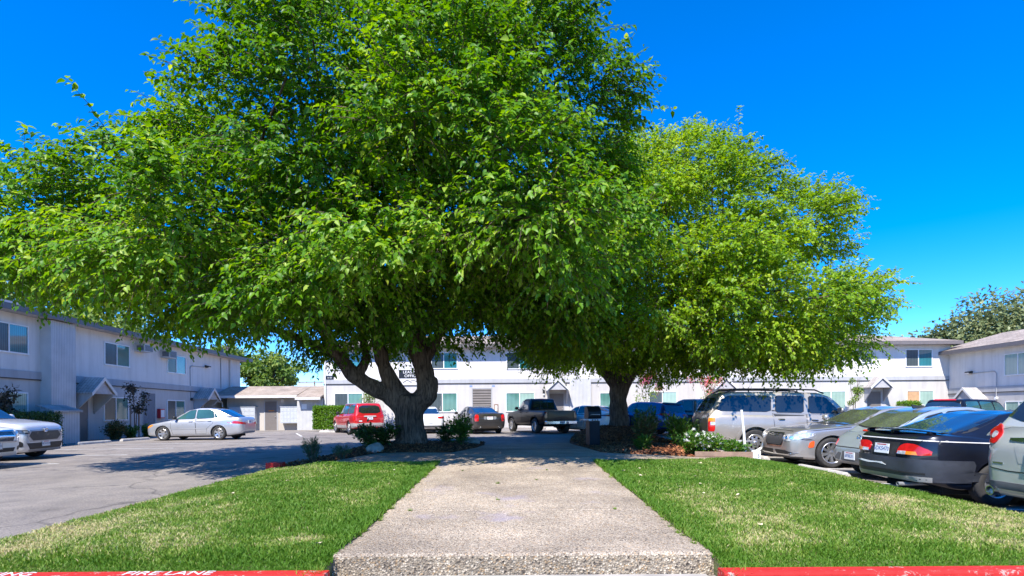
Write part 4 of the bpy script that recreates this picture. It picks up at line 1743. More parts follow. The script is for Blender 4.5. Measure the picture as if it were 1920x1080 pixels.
# left tree: base at (-3.17, 17.5); limbs in metres from the base
TLB = (-3.17, 17.5, .42)
TL = [
    [(0, 0, -.3, .70), (0, 0, .0, .56), (.0, 0, .30, .46), (-.02, 0, .9, .43), (.0, 0, 1.25, .48), (.02, 0, 1.55, .45)],
    [(-.35, .25, -.15, .25), (-.2, .15, .35, .3), (0, 0, .9, .3)],
    [(.42, -.2, -.15, .22), (.22, -.1, .3, .28), (0, 0, .9, .3)],
    [(-.1, 0, 1.1, .36), (-.55, -.05, 1.5, .29), (-1.15, -.25, 1.82, .25), (-1.65, -.5, 2.2, .23), (-1.95, -.8, 2.7, .2), (-2.35, -1.2, 3.5, .16), (-3.2, -2.2, 4.4, .10)],
    [(-1.62, -.45, 2.15, .18), (-1.35, -.2, 2.6, .16), (-1.45, .1, 3.2, .14), (-1.9, .6, 4.4, .09)],
    [(-1.95, -.8, 2.7, .14), (-2.6, -.6, 3.0, .12), (-3.8, -.8, 3.5, .10), (-5.2, -1.8, 4.2, .06)],
    [(-.15, -.02, 1.35, .33), (-.48, -.1, 1.85, .26), (-.75, -.15, 2.4, .24), (-.92, -.2, 3.0, .22), (-1.0, -.5, 3.9, .17), (-1.1, -1.4, 5.2, .10)],
    [(.12, 0, 1.2, .36), (.52, 0, 1.62, .33), (.45, .0, 2.1, .29), (.38, 0, 2.7, .27), (.26, -.1, 3.3, .24), (.3, -.3, 4.2, .18), (.6, -1.0, 5.6, .10)],
    [(.45, 0, 1.5, .28), (.66, -.02, 1.75, .22), (.62, 0, 2.05, .22)],
    [(.46, 0, 2.6, .17), (.72, .0, 3.0, .14), (1.0, -.3, 3.5, .12), (1.8, -1.1, 4.3, .08)],
    [(.22, 0, 2.5, .15), (.02, .25, 3.0, .13), (-.1, .8, 3.9, .11), (.2, 1.8, 5.2, .08)],
]
EL = [((-2.5, 14.2, 6.0), (4.5, 5.2, 3.9)), ((-6.4, 13.7, 5.9), (2.7, 3.3, 1.7)), ((-.2, 13.6, 7.8), (2.2, 3.0, 2.0)),
      ((.0, 11.9, 4.95), (2.1, 3.3, 1.6)), ((-5.3, 11.8, 4.9), (2.7, 2.4, 1.2)), ((-9.2, 13.3, 5.15), (2.3, 2.7, 1.1)), ((-3.6, 13.6, 7.6), (2.4, 3.0, 1.7))]


def zminL(P):
    x, y = P[..., 0], P[..., 1]
    return 4.15 - .55 * np.exp(-((x + 4.5) / 1.4) ** 2) + .04 * np.abs(x + 3.2) - .09 * np.clip(12 - y, 0, 5) - .25 * np.clip((y - 15) / 4, 0, 1) + .25 * np.sin(x * 1.3) * np.sin(y * 1.1 + 1)


big_tree(TLB, 'huge spreading shade tree with forked trunk left of the path', TL, EL, zminL, 11, .127, (M['leaf_l'],), 9000, 1.16, .84, 84, True, 190)

TRB = (4.57, 24.0, .72)
TR = [
    [(0, 0, -.4, .58), (0, 0, 0, .48), (.02, 0, .5, .40), (-.02, 0, 1.2, .36), (.02, 0, 1.7, .42), (.05, 0, 2.1, .42)],
    [(.05, 0, 1.7, .34), (-.45, 0, 2.3, .28), (-.95, -.1, 2.9, .22), (-1.5, -.6, 3.6, .15), (-2.6, -2.0, 4.4, .09)],
    [(.05, 0, 1.9, .36), (.0, -.1, 2.7, .3), (-.2, -.4, 3.6, .22), (-.3, -1.4, 5.2, .12)],
    [(.1, 0, 1.8, .34), (.55, 0, 2.5, .28), (.85, -.2, 3.2, .22), (1.6, -1.0, 4.4, .12)],
    [(.5, 0, 2.3, .2), (1.3, -.2, 2.75, .15), (2.6, -.9, 3.3, .11), (4.6, -2.2, 4.2, .07)],
    [(.0, .1, 2.0, .25), (.1, .8, 3.0, .18), (.6, 1.6, 4.6, .1)],
    [(.5, -.1, 2.6, .16), (1.2, -1.6, 3.1, .12), (1.9, -3.8, 3.7, .08)],
]
ER = [((5.4, 21.6, 6.4), (4.8, 5.0, 4.7)), ((8.4, 20.6, 6.0), (2.9, 3.8, 3.1)), ((10.3, 19.6, 4.4), (1.7, 2.8, .8)),
      ((4.4, 17.6, 5.0), (3.6, 2.6, 1.7)), ((7.9, 17.6, 4.7), (2.4, 2.3, 1.1)), ((2.4, 23.8, 7.2), (3.0, 3.4, 2.7))]


def zminR(P):
    x, y = P[..., 0], P[..., 1]
    return 3.75 - .45 * np.clip(x - 5.5, 0, 1) + .06 * np.clip(x - 7, 0, 6) + .2 * np.sin(x * 1.2 + 2) * np.sin(y * 1.3) - .15 * np.clip((y - 20) / 4, 0, 1)


big_tree(TRB, 'yellow green shade tree with dark low trunk behind the black grill', TR, ER, zminR, 23, .128, (M['leaf_r'],), 9000, 1.2, .86, 84, False, 90)


# ---- background trees: trunk and crown of leaf clumps
def back_tree(name, label, x, y, h, spread, zc, leafsize, cols, n, seed, lumps=22, group=None, trunk_r=.25, narrow=1.0, base=None):
    r = np.random.default_rng(seed)
    z0 = gz(x, y) if base is None else base
    t = thing(name, label, 'tree', (x, y, z0), group=group)
    cc = np.array([0, 0, (zc + h) / 2])
    rr = np.array([spread, spread, (h - zc) / 2])
    d = unit(r.standard_normal((lumps, 3)))
    C = cc + d * rr * (r.random((lumps, 1)) ** .4) * .8
    R_ = (.20 + .16 * r.random(lumps)) * min(spread * 1.6, (h - zc)) * narrow
    mb = MB()
    limb(mb, [(0, 0, -.3, trunk_r * 1.3), (.1, 0, zc * .5, trunk_r), (0, .1, zc, trunk_r * .8), (0, 0, h * .85, trunk_r * .2)], 8)
    for c in C[::2]:
        limb(mb, [(0, 0, zc * .9, trunk_r * .5), (*(np.array([0, 0, zc]) * .5 + c * .5), trunk_r * .3), (*c, .03)], 6, 4)
    mb.build('trunk', M['bark'], t, smooth=True)
    k = r.integers(0, lumps, n)
    dd = unit(r.standard_normal((n, 3)))
    P = C[k] + dd * R_[k][:, None] * (r.random((n, 1)) ** .5) * np.array([1, 1, .7])
    T = dd + r.standard_normal((n, 3)) * .6 - np.array([0, 0, .4])
    N = dd + r.standard_normal((n, 3)) * .5 + np.array([0, 0, .6])
    L = leafsize * (.6 + .8 * r.random(n))
    tint = np.clip(.45 + .22 * r.standard_normal(n) + (r.random(lumps)[k] - .5) * .4, 0, 1)
    leaves_mesh('crown', P, T, N, L, L * .62, cols, t, tint)
    return t


M['leaf_back'] = mat_leaf('background_leaf', (.07, .14, .02), (.18, .27, .05), (.36, .40, .10), .35)
M['leaf_oak'] = mat_leaf('oak_leaf', (.08, .11, .04), (.19, .225, .09), (.34, .36, .18), .25)
M['leaf_dark'] = mat_leaf('conifer_leaf', (.012, .03, .012), (.028, .05, .02), (.06, .09, .035), .1)
gb = 'trees behind the buildings'
back_tree('broadleaf_tree', 'light green tree behind the mail room roof', -25.8, 60, 8.9, 4.0, 2.6, .34, M['leaf_back'], 7500, 1, 30, gb, narrow=.5)
back_tree('broadleaf_tree', 'loose pale tree showing above the flue pipe end of the left wing roof', -30, 58, 8.9, 3.4, 3, .36, M['leaf_back'], 4500, 2, 20, gb, narrow=.7)
back_tree('broadleaf_tree', 'dense tree behind the left wing roof above its two air conditioners', -34, 47, 12.3, 4.6, 3.5, .34, M['leaf_back'], 9500, 3, 32, gb)
back_tree('broadleaf_tree', 'airy tree behind the left wing roof above the grooved panel', -35, 38, 12.0, 4.0, 3, .32, M['leaf_back'], 5500, 4, 24, gb, narrow=.8)
back_tree('conifer_tree', 'tall dark evergreen behind the pale roof parapet at the far left', -33.5, 33.5, 15.0, 2.2, 2, .4, M['leaf_dark'], 9000, 5, 40, gb, narrow=.55)
back_tree('oak_tree', 'grey green oak crown rising behind the right wing roof', 52.5, 58, 14.4, 7.8, 3, .42, M['leaf_oak'], 26000, 6, 46, gb)
back_tree('oak_tree', 'lower grey green oak at the left edge of the right hand crowns', 47.0, 62, 11.0, 3.6, 3, .40, M['leaf_oak'], 7000, 16, 22, gb)
back_tree('broadleaf_tree', 'thin tree poking above the right end of the back roof', 45.2, 60, 10.8, 2.1, 5, .34, M['leaf_back'], 1500, 7, 10, gb, narrow=.6)
back_tree('broadleaf_tree', 'sparse brownish treetop above the back roof beside the big crown', 40.5, 60, 10.2, 1.8, 5, .34, M['leaf_oak'], 900, 8, 9, gb, narrow=.6)


# ---- shrubs
def shrub(name, label, cat, x, y, z, h, rx, ry, n, leaf, mat, seed, stems=9, upright=.4, group=None, wid=.5, flowers=None, spread=1.0, bottom=.12):
    r = np.random.default_rng(seed)
    t = thing(name, label, cat, (x, y, z), group=group)
    mb = MB()
    tips = []
    for i in range(stems):
        a = 2 * math.pi * (i + r.random()) / stems
        q = r.random() ** .6
        e = (math.cos(a) * rx * q * .85, math.sin(a) * ry * q * .85, h * (.65 + .35 * r.random()) * (1 - .25 * q))
        mb.tube([(e[0] * .12, e[1] * .12, -.05), (e[0] * .55, e[1] * .55, e[2] * .55), e], [.012, .009, .004], 5)
        tips.append(e)
    mb.build('stems', M['bark_pale'], t)
    tips = np.array(tips)
    k = r.integers(0, stems, n)
    s = bottom + (1 - bottom) * r.random(n) ** .7
    base = tips[k] * s[:, None] * np.array([1, 1, 1])
    jit = unit(r.standard_normal((n, 3))) * (r.random((n, 1)) ** .5) * np.array([rx, ry, h * .5]) * .34 * spread
    P = base + jit
    P[:, 2] = np.clip(P[:, 2], .02, None)
    out = unit(np.stack([P[:, 0] / rx, P[:, 1] / ry, (P[:, 2] - h * .4) / h], 1))
    T = out + r.standard_normal((n, 3)) * .5 + np.array([0, 0, upright])
    N = out * .4 + np.array([0, 0, 1.]) + r.standard_normal((n, 3)) * .5
    L = leaf * (.6 + .7 * r.random(n))
    leaves_mesh('foliage', P, T, N, L, L * wid, mat, t, np.clip(.45 + .25 * r.standard_normal(n), 0, 1))
    if flowers:
        cnt, size, fm = flowers
        top = P[np.argsort(-(P[:, 2] + .6 * -P[:, 1] + .25 * r.random(n)))[:n // 2]]
        fp = top[r.integers(0, len(top), cnt)] + np.array([0, -.06, .05])
        for i, p in enumerate(fp):
            m2 = MB()
            for kk in range(9):
                a = 2 * math.pi * kk / 9 + r.random()
                el = .2 + .9 * (kk % 3) / 2
                d = Vector((math.cos(a) * math.cos(el), math.sin(a) * math.cos(el), math.sin(el)))
                sd = d.cross(Vector((0, 0, 1))).normalized()
                P0 = Vector(p)
                m2.add([P0, P0 + (d * .6 + sd * .5) * size, P0 + d * size * 1.05 + Vector((0, 0, size * .2)), P0 + (d * .6 - sd * .5) * size], [(0, 1, 2, 3)])
            m2.build('blossom', fm, t)
    return t


M['leaf_dkshrub'] = mat_leaf('dark_shrub_leaf', (.02, .055, .012), (.045, .10, .02), (.12, .19, .04), .2, .35)
M['leaf_shrub'] = mat_leaf('shrub_leaf', (.03, .09, .012), (.07, .17, .02), (.18, .28, .05), .3, .4)
M['leaf_rose'] = mat_leaf('rose_leaf', (.03, .10, .012), (.08, .2, .02), (.2, .33, .05), .3, .35)
M['leaf_hedge'] = mat_leaf('hedge_leaf', (.05, .13, .008), (.11, .24, .012), (.22, .36, .03), .3, .4)
M['leaf_juniper'] = mat_leaf('juniper_leaf', (.03, .07, .03), (.06, .12, .05), (.13, .2, .08), .15, .6)
M['leaf_bronze'] = mat_leaf('bronze_leaf', (.03, .028, .02), (.06, .05, .03), (.11, .09, .04), .15, .45)
M['leaf_mix'] = mat_leaf('reddish_shrub_leaf', (.05, .06, .02), (.10, .12, .03), (.24, .12, .06), .2, .45)
M['petal_white'] = mat_plain('white_petal', (.8, .78, .72), .6, noise=.08)
M['petal_pink'] = mat_leaf('pink_blossom', (.45, .04, .10), (.62, .10, .18), (.75, .28, .34), .3, .6)
M['petal_coral'] = mat_leaf('coral_blossom', (.48, .05, .05), (.66, .12, .10), (.75, .3, .22), .3, .6)

# left planter
shrub('juniper_shrub', 'feathery grey green shrub at the red kerb end of left planter', 'shrub', -4.62, 12.95, bedL(-4.62, 12.95), .62, .26, .26, 1500, .07, M['leaf_juniper'], 31, 14, 1.1, wid=.16)
shrub('juniper_shrub', 'low feathery sprig beside the grey green shrub in left planter', 'shrub', -4.15, 13.6, bedL(-4.15, 13.6), .36, .24, .24, 700, .07, M['leaf_juniper'], 32, 9, .9, wid=.16)
shrub('dark_shrub', 'wide dark shrub behind the rock at the foot of the forked tree', 'shrub', -4.15, 17.0, bedL(-4.15, 17), .78, .85, .6, 2600, .11, M['leaf_dkshrub'], 33, 16, .3)
shrub('yellow_sprig', 'small yellow green sprig tight against the left side of forked trunk', 'shrub', -3.75, 18.3, bedL(-3.75, 18.3), 1.0, .22, .22, 320, .09, M['leaf_hedge'], 34, 5, .7)
shrub('camellia_shrub', 'glossy rounded shrub just right of the forked trunk', 'shrub', -2.25, 19.2, bedL(-2.25, 19.2), .72, .42, .42, 900, .10, M['leaf_dkshrub'], 35, 8, .4)
shrub('camellia_shrub', 'open glossy shrub standing before the dark grey sedan', 'shrub', -1.68, 18.3, bedL(-1.68, 18.3), 1.02, .52, .45, 1300, .105, M['leaf_shrub'], 36, 12, .5, bottom=.2)
# right planter
shrub('oleander_shrub', 'tall upright narrow leaved shrub behind the black grill', 'shrub', 4.55, 19.0, bedR(4.55, 19), 1.25, .55, .5, 1500, .14, M['leaf_shrub'], 41, 10, .9, wid=.28, bottom=.15)
shrub('oleander_shrub', 'leggy reddish tipped shrub in front of the blue car', 'shrub', 4.05, 17.0, bedR(4.05, 17), .98, .4, .4, 900, .13, M['leaf_mix'], 42, 7, .9, wid=.3)
shrub('oleander_shrub', 'broad airy shrub hiding the lower half of the grey pickup', 'shrub', 5.2, 17.3, bedR(5.2, 17.3), 1.05, .75, .6, 1900, .13, M['leaf_shrub'], 43, 13, .8, wid=.3)
shrub('low_shrub', 'low fresh green shrub on the mulch left of the white roses', 'shrub', 3.75, 15.9, bedR(3.75, 15.9), .42, .34, .3, 700, .10, M['leaf_shrub'], 44, 8, .5, wid=.35)
shrub('rose_bush', 'white flowering rose bush spilling over the timber edging', 'rose bush', 4.75, 14.25, bedR(4.75, 14.25), .62, .82, .55, 3600, .075, M['leaf_rose'], 45, 22, .35, wid=.62, flowers=(34, .07, M['petal_white']), bottom=.05)
shrub('rose_bush', 'lower trailing rose bush beside the white leaning post', 'rose bush', 5.45, 13.75, bedR(5.45, 13.75), .42, .42, .38, 1300, .07, M['leaf_rose'], 46, 12, .3, wid=.62, flowers=(6, .065, M['petal_white']), bottom=.05)


def hedge(label, x0, x1, y0, y1, z, h, n, seed, mat='leaf_hedge', leaf=.085):
    r = np.random.default_rng(seed)
    t = thing('clipped_hedge', label, 'hedge', ((x0 + x1) / 2, (y0 + y1) / 2, z))
    a, b = (x1 - x0) / 2, (y1 - y0) / 2
    mb = MB()
    for i in range(12):
        px, py = a * (2 * r.random() - 1) * .8, b * (2 * r.random() - 1) * .6
        mb.tube([(px, py, -.05), (px * 1.05, py, h * .5), (px * 1.1, py * 1.1, h * .85)], [.02, .015, .006], 5)
    mb.build('stems', M['bark_pale'], t)
    f = r.integers(0, 6, n)
    u, v = 2 * r.random(n) - 1, 2 * r.random(n) - 1
    P = np.zeros((n, 3))
    Nn = np.zeros((n, 3))
    for k, (axis, sg) in enumerate(((0, 1), (0, -1), (1, -1), (1, -1), (2, 1), (1, 1))):
        m = f == k
        q = np.stack([a * u, b * u, h * (.5 + .5 * v)], 1)
        if axis == 0:
            q = np.stack([np.full(n, sg * a), b * u, h * (.5 + .5 * v)], 1)
            nv = (sg, 0, .2)
        elif axis == 1:
            q = np.stack([a * u, np.full(n, sg * b), h * (.5 + .5 * v)], 1)
            nv = (0, sg, .2)
        else:
            q = np.stack([a * u, b * v, np.full(n, h)], 1)
            nv = (0, 0, 1)
        P[m] = q[m]
        Nn[m] = nv
    P -= Nn * (r.random((n, 1)) ** 1.6) * .22
    P += r.standard_normal((n, 3)) * .035
    P[:, 2] = np.clip(P[:, 2], .05, None)
    T = Nn * .6 + r.standard_normal((n, 3)) * .7 + np.array([0, 0, .2])
    N = Nn + r.standard_normal((n, 3)) * .6 + np.array([0, 0, .5])
    L = leaf * (.7 + .6 * r.random(n))
    leaves_mesh('foliage', P, T, N, L, L * .6, M[mat], t, np.clip(.5 + .25 * r.standard_normal(n), 0, 1))
    return t


hedge('bright green clipped hedge between the mail room and the red wagon', -13.0, -11.0, 36.6, 37.7, gz(-12, 37) + .1, 1.5, 15000, 51, leaf=.10)
hedge('small bright clipped hedge under the boarded window at the far right', 27.1, 28.2, 38.6, 39.5, .2, 1.75, 5000, 52, leaf=.10)
hedge('dark low clipped hedge in front of the grooved utility shed', -19.7, -18.7, 20.2, 23.3, gz(-18, 21), 1.35, 14000, 53, 'leaf_dkshrub', .075)

# along the left wing
bL = lambda x, y: gz(x, y)
shrub('boxwood_shrub', 'reddish green rounded shrub under the ground floor window of left wing', 'shrub', -19.5, 27.5, bL(-19, 28.6), .95, .55, .65, 3400, .085, M['leaf_mix'], 61, 18, .4, bottom=.05)
shrub('boxwood_shrub', 'green rounded shrub between the reddish shrub and the staked bronze tree', 'shrub', -19.6, 28.7, bL(-19, 30.4), .75, .4, .5, 2000, .075, M['leaf_shrub'], 62, 14, .4, bottom=.05)
shrub('boxwood_shrub', 'small green ball shrub right of the staked bronze tree', 'shrub', -19.5, 29.9, bL(-19, 32.6), .75, .42, .45, 2000, .075, M['leaf_shrub'], 63, 14, .4, bottom=.05)


def small_tree(label, x, y, z, h, rad, n, leaf, mat, seed, stakes=True, flower=None, zc=.45):
    r = np.random.default_rng(seed)
    t = thing('crape_myrtle', label, 'small tree', (x, y, z), group='young trees along the buildings')
    mb = MB()
    for k in range(3):
        a = 2.1 * k + r.random()
        e = (math.cos(a) * rad * .5, math.sin(a) * rad * .5, h * .93)
        mb.tube([(0, 0, -.1), (e[0] * .25, e[1] * .25, h * .45), e], [.035, .022, .006], 6)
        for q in range(3):
            g = (e[0] * (.5 + .3 * q), e[1] * (.5 + .3 * q), h * (.55 + .13 * q))
            mb.tube([g, (g[0] + r.normal() * rad * .35, g[1] + r.normal() * rad * .35, g[2] + h * .14)], [.012, .004], 5)
    mb.build('trunk', M['bark_pale'], t)
    if stakes:
        for s in (-.32, .32):
            mb = MB()
            mb.tube([(0, s, -.1), (0, s, h * .62)], .035, 7)
            mb.build('stake', M['timber'], t)
    lum = 9
    C = np.stack([r.normal(size=lum) * rad * .45, r.normal(size=lum) * rad * .45, h * (zc + (1 - zc) * r.random(lum))], 1)
    k = r.integers(0, lum, n)
    P = C[k] + unit(r.standard_normal((n, 3))) * (r.random((n, 1)) ** .5) * rad * .42
    T = r.standard_normal((n, 3)) + np.array([0, 0, -.1])
    N = r.standard_normal((n, 3)) * .6 + np.array([0, -.2, 1.])
    L = leaf * (.6 + .7 * r.random(n))
    leaves_mesh('crown', P, T, N, L, L * .55, mat, t, np.clip(.45 + .25 * r.standard_normal(n), 0, 1))
    if flower is not None:
        m2 = 9
        C2 = np.stack([r.normal(size=m2) * rad * .5, r.normal(size=m2) * rad * .4 - .15, h * (.62 + .36 * r.random(m2))], 1)
        nf = 900
        k = r.integers(0, m2, nf)
        P = C2[k] + r.standard_normal((nf, 3)) * np.array([.13, .13, .17])
        leaves_mesh('blossom', P, r.standard_normal((nf, 3)), r.standard_normal((nf, 3)), .085 * (.6 + .6 * r.random(nf)), np.full(nf, .07), flower, t, r.random(nf))
    return t


small_tree('bronze leaved young tree tied between two stakes before the breezeway', -19.6, 29.1, gz(-18.5, 31.4), 2.75, .7, 520, .16, M['leaf_bronze'], 71)
small_tree('bronze leaved young tree at the left picture edge behind the white cars', -19.7, 21.7, gz(-18.3, 20.6), 2.45, .7, 480, .15, M['leaf_bronze'], 72, False)
small_tree('pink flowering young tree directly above the blue car', 9.0, 37.5, .45, 3.6, 1.0, 350, .13, M['leaf_back'], 73, False, M['petal_pink'])
small_tree('coral flowering young tree behind the roof of the silver wagon', 13.3, 37.8, .4, 3.5, 1.0, 350, .13, M['leaf_back'], 74, False, M['petal_coral'])
small_tree('green leafy young tree beside the right canopy of the back block', 23.6, 38.6, .25, 3.55, .6, 900, .13, M['leaf_back'], 75, False)
small_tree('pale green young tree behind the red wagon and the forked trunk', -9.6, 38.3, .45, 2.9, .95, 1100, .13, M['leaf_back'], 76, False)


# ---- rocks and fallen leaves
def rock(label, x, y, z, sx, sy, sz, seed):
    bm = bmesh.new()
    bmesh.ops.create_icosphere(bm, subdivisions=4, radius=1)
    r = random.Random(seed)
    ph = [r.random() * 6 for _ in range(9)]
    for v in bm.verts:
        c = v.co.copy()
        n = (math.sin(c.x * 2.3 + ph[0]) * math.sin(c.y * 2.1 + ph[1]) * .16 + math.sin(c.z * 3.7 + ph[2]) * .08 +
             math.sin(c.x * 6.1 + ph[3]) * math.sin(c.y * 5.3 + ph[4]) * math.sin(c.z * 5.7 + ph[5]) * .10 + math.sin(c.x * 13 + ph[6]) * math.sin(c.z * 11 + ph[7]) * .03)
        c *= 1 + n
        v.co = (c.x * sx, c.y * sy, max(c.z * sz, -.3 * sz))
    me = bpy.data.meshes.new('rock')
    bm.to_mesh(me)
    bm.free()
    me.polygons.foreach_set('use_smooth', [True] * len(me.polygons))
    me.materials.append(M['rock'])
    o = link(bpy.data.objects.new('rock', me))
    o.location = (x, y, z + .2 * sz)
    tag(o, label, 'rock')
    return o


rock('pale grey boulder in front of the wide dark shrub', -3.98, 16.15, bedL(-3.9, 16.2) - .03, .27, .2, .20, 5)
rock('dark boulder beside the open shrub at the path edge', -1.38, 19.4, bedL(-1.4, 19.4) - .03, .24, .2, .22, 8)


def fallen_leaf(x, y, s, a, cu, seed):
    mb = MB()
    z = lawn_z(x, y) + .035
    r = random.Random(seed)
    c, sn = math.cos(a), math.sin(a)
    pts = [(-.5, 0, .02), (-.2, -.24, .08 + cu), (.2, -.22, .05), (.5, 0, cu), (.2, .22, .1), (-.2, .24, .02)]
    vs = [(0, 0, 0)] + [((p[0] * c - p[1] * sn) * s, (p[0] * sn + p[1] * c) * s, p[2] * s) for p in pts]
    mb.add(vs, [(0, i, i % 6 + 1) for i in range(1, 7)])
    o = mb.build('fallen_leaf', M['dry_leaf'])
    o.location = (x, y, z)
    return o


M['dry_leaf'] = mat_plain('dry_leaf', (.62, .52, .34), .7, noise=.25, scale=20)
FL = [(1.9, 9.6, .07), (2.25, 9.9, .06), (2.05, 9.0, .075), (2.45, 8.7, .06), (2.9, 8.9, .05), (3.55, 10.6, .075), (2.72, 8.1, .07), (2.35, 7.9, .05), (2.9, 7.2, .085), (2.5, 7.35, .05), (4.2, 9.9, .05),
      (-2.9, 9.2, .06), (-3.5, 8.7, .06), (-2.1, 9.9, .05), (-1.95, 9.3, .055), (-1.72, 4.95, .06), (2.45, 5.55, .06), (-3.8, 7.6, .05)]
for i, (x, y, s) in enumerate(FL):
    side = 'right' if x > 0 else 'left'
    o = fallen_leaf(x, y, s * 1.15, i * 1.7, .15, i)
    tag(o, 'dry pale leaf fallen on the grass of the %s lawn' % side, 'fallen leaf', 'fallen leaves on the %s lawn' % side)

# ================================================================== VEHICLES
def sm_interp(pts, s, win=.06):
    """linear through (s, value), lightly rounded"""
    xs = np.array([p[0] for p in pts])
    ys = np.array([p[1] for p in pts])
    g = np.arange(xs[0] - .3, xs[-1] + .3, .01)
    v = np.interp(g, xs, ys)
    k = max(1, int(win / .01))
    ker = np.ones(k) / k
    pad = np.pad(v, (k, k), mode='edge')
    v2 = np.convolve(np.convolve(pad, ker, 'same'), ker, 'same')[k:-k]
    # keep exact ends
    w = np.clip(np.minimum(g - xs[0], xs[-1] - g) / (2 * win), 0, 1)
    v = v * (1 - w) + v2 * w
    return np.interp(s, g, v)


def catrom(P, k):
    P = np.array(P, float)
    P = np.vstack([2 * P[0] - P[1], P, 2 * P[-1] - P[-2]])
    out = []
    for i in range(1, len(P) - 2):
        a, b, c, d = P[i - 1:i + 3]
        for j in range(k):
            t = j / k
            out.append(.5 * (2 * b + (c - a) * t + (2 * a - 5 * b + 4 * c - d) * t * t + (3 * b - a - 3 * c + d) * t ** 3))
    out.append(P[-2])
    return np.array(out)


SEC = [(0, 0), (.78, 0), (.92, .05), (.975, .22), (1.0, .50), (.985, .76), (.945, .92), (.85, .985), (.45, 1.012), (0, 1.018)]


def loft_body(sp):
    """lower body of a vehicle; s from the front, x = L/2 - s"""
    L, hw = sp['L'], sp['W'] / 2
    e = np.array([0, .01, .03, .06, .1, .15, .2, .27, .35, .45])
    s = np.concatenate([e, np.arange(.55, L - .5, .09), L - e[::-1]])
    zt = sm_interp(sp['zt'], s, sp.get('win', .07))
    zb = sm_interp(sp['zb'], s, .05)
    pw = sm_interp(sp['plan'], s, .05) * hw
    sec = catrom(sp.get('sec', SEC), 4)
    rows = []
    for i in range(len(s)):
        h = zt[i] - zb[i]
        right = [(L / 2 - s[i], -q[0] * pw[i], zb[i] + q[1] * h) for q in sec]
        leftp = [(L / 2 - s[i], q[0] * pw[i], zb[i] + q[1] * h) for q in sec[::-1][1:-1]]
        rows.append(right + leftp)
    m = len(rows[0])
    vs = [v for r_ in rows for v in r_]
    fs = []
    for i in range(len(rows) - 1):
        for k in range(m):
            k2 = (k + 1) % m
            fs.append((i * m + k, i * m + k2, (i + 1) * m + k2, (i + 1) * m + k))
    # end caps: ring towards the middle
    for ri in (0, len(rows) - 1):
        base = ri * m
        prev = list(range(base, base + m))
        c = np.mean([rows[ri][k] for k in range(m)], axis=0)
        for f in (.8, .5, .2):
            new = []
            for k in range(m):
                p = np.array(rows[ri][k])
                new.append(len(vs))
                vs.append(tuple(c + (p - c) * f + np.array([(.012 if ri == 0 else -.012) * (1 - f), 0, 0])))
            for k in range(m):
                k2 = (k + 1) % m
                fs.append((prev[k], prev[k2], new[k2], new[k]))
            prev = new
        fs.append(tuple(prev))
    return vs, fs


def loft_cabin(sp):
    L = sp['L']
    g = sp['roof']
    s0, s1 = g[0][0], g[-1][0]
    s = np.concatenate([[s0, s0 + .02], np.arange(s0 + .06, s1 - .03, .06), [s1 - .02, s1]])
    zr = sm_interp(g, s, sp.get('rwin', .10))
    yb = sm_interp(sp['yb'], s, .1)
    ye = sm_interp(sp['ye'], s, .1)
    zbelt = sm_interp(sp['zt'], s, .07) - .06
    rows = []
    for i in range(len(s)):
        d = min(sp.get('drop', .085), max(.0, (zr[i] - zbelt[i])) * .4)
        ctl = [(yb[i], zbelt[i]), (yb[i] * .66 + ye[i] * .34 + .012, zbelt[i] * .66 + (zr[i] - d) * .34), (yb[i] * .33 + ye[i] * .67 + .014, zbelt[i] * .33 + (zr[i] - d) * .67),
               (ye[i], zr[i] - d), (ye[i] * .955, zr[i] - d * .42), (ye[i] * .86, zr[i] - d * .14), (ye[i] * .5, zr[i] - .012), (0, zr[i])]
        sec = catrom(ctl, 4)
        rr = [(L / 2 - s[i], -q[0], q[1]) for q in sec]
        ll = [(L / 2 - s[i], q[0], q[1]) for q in sec[::-1][1:]]
        rows.append(rr + ll)
    m = len(rows[0])
    vs = [v for r_ in rows for v in r_]
    fs = [(i * m + k, i * m + k + 1, (i + 1) * m + k + 1, (i + 1) * m + k) for i in range(len(rows) - 1) for k in range(m - 1)]
    fs += [tuple(range(m)), tuple((len(rows) - 1) * m + k for k in range(m - 1, -1, -1))]
    return vs, fs


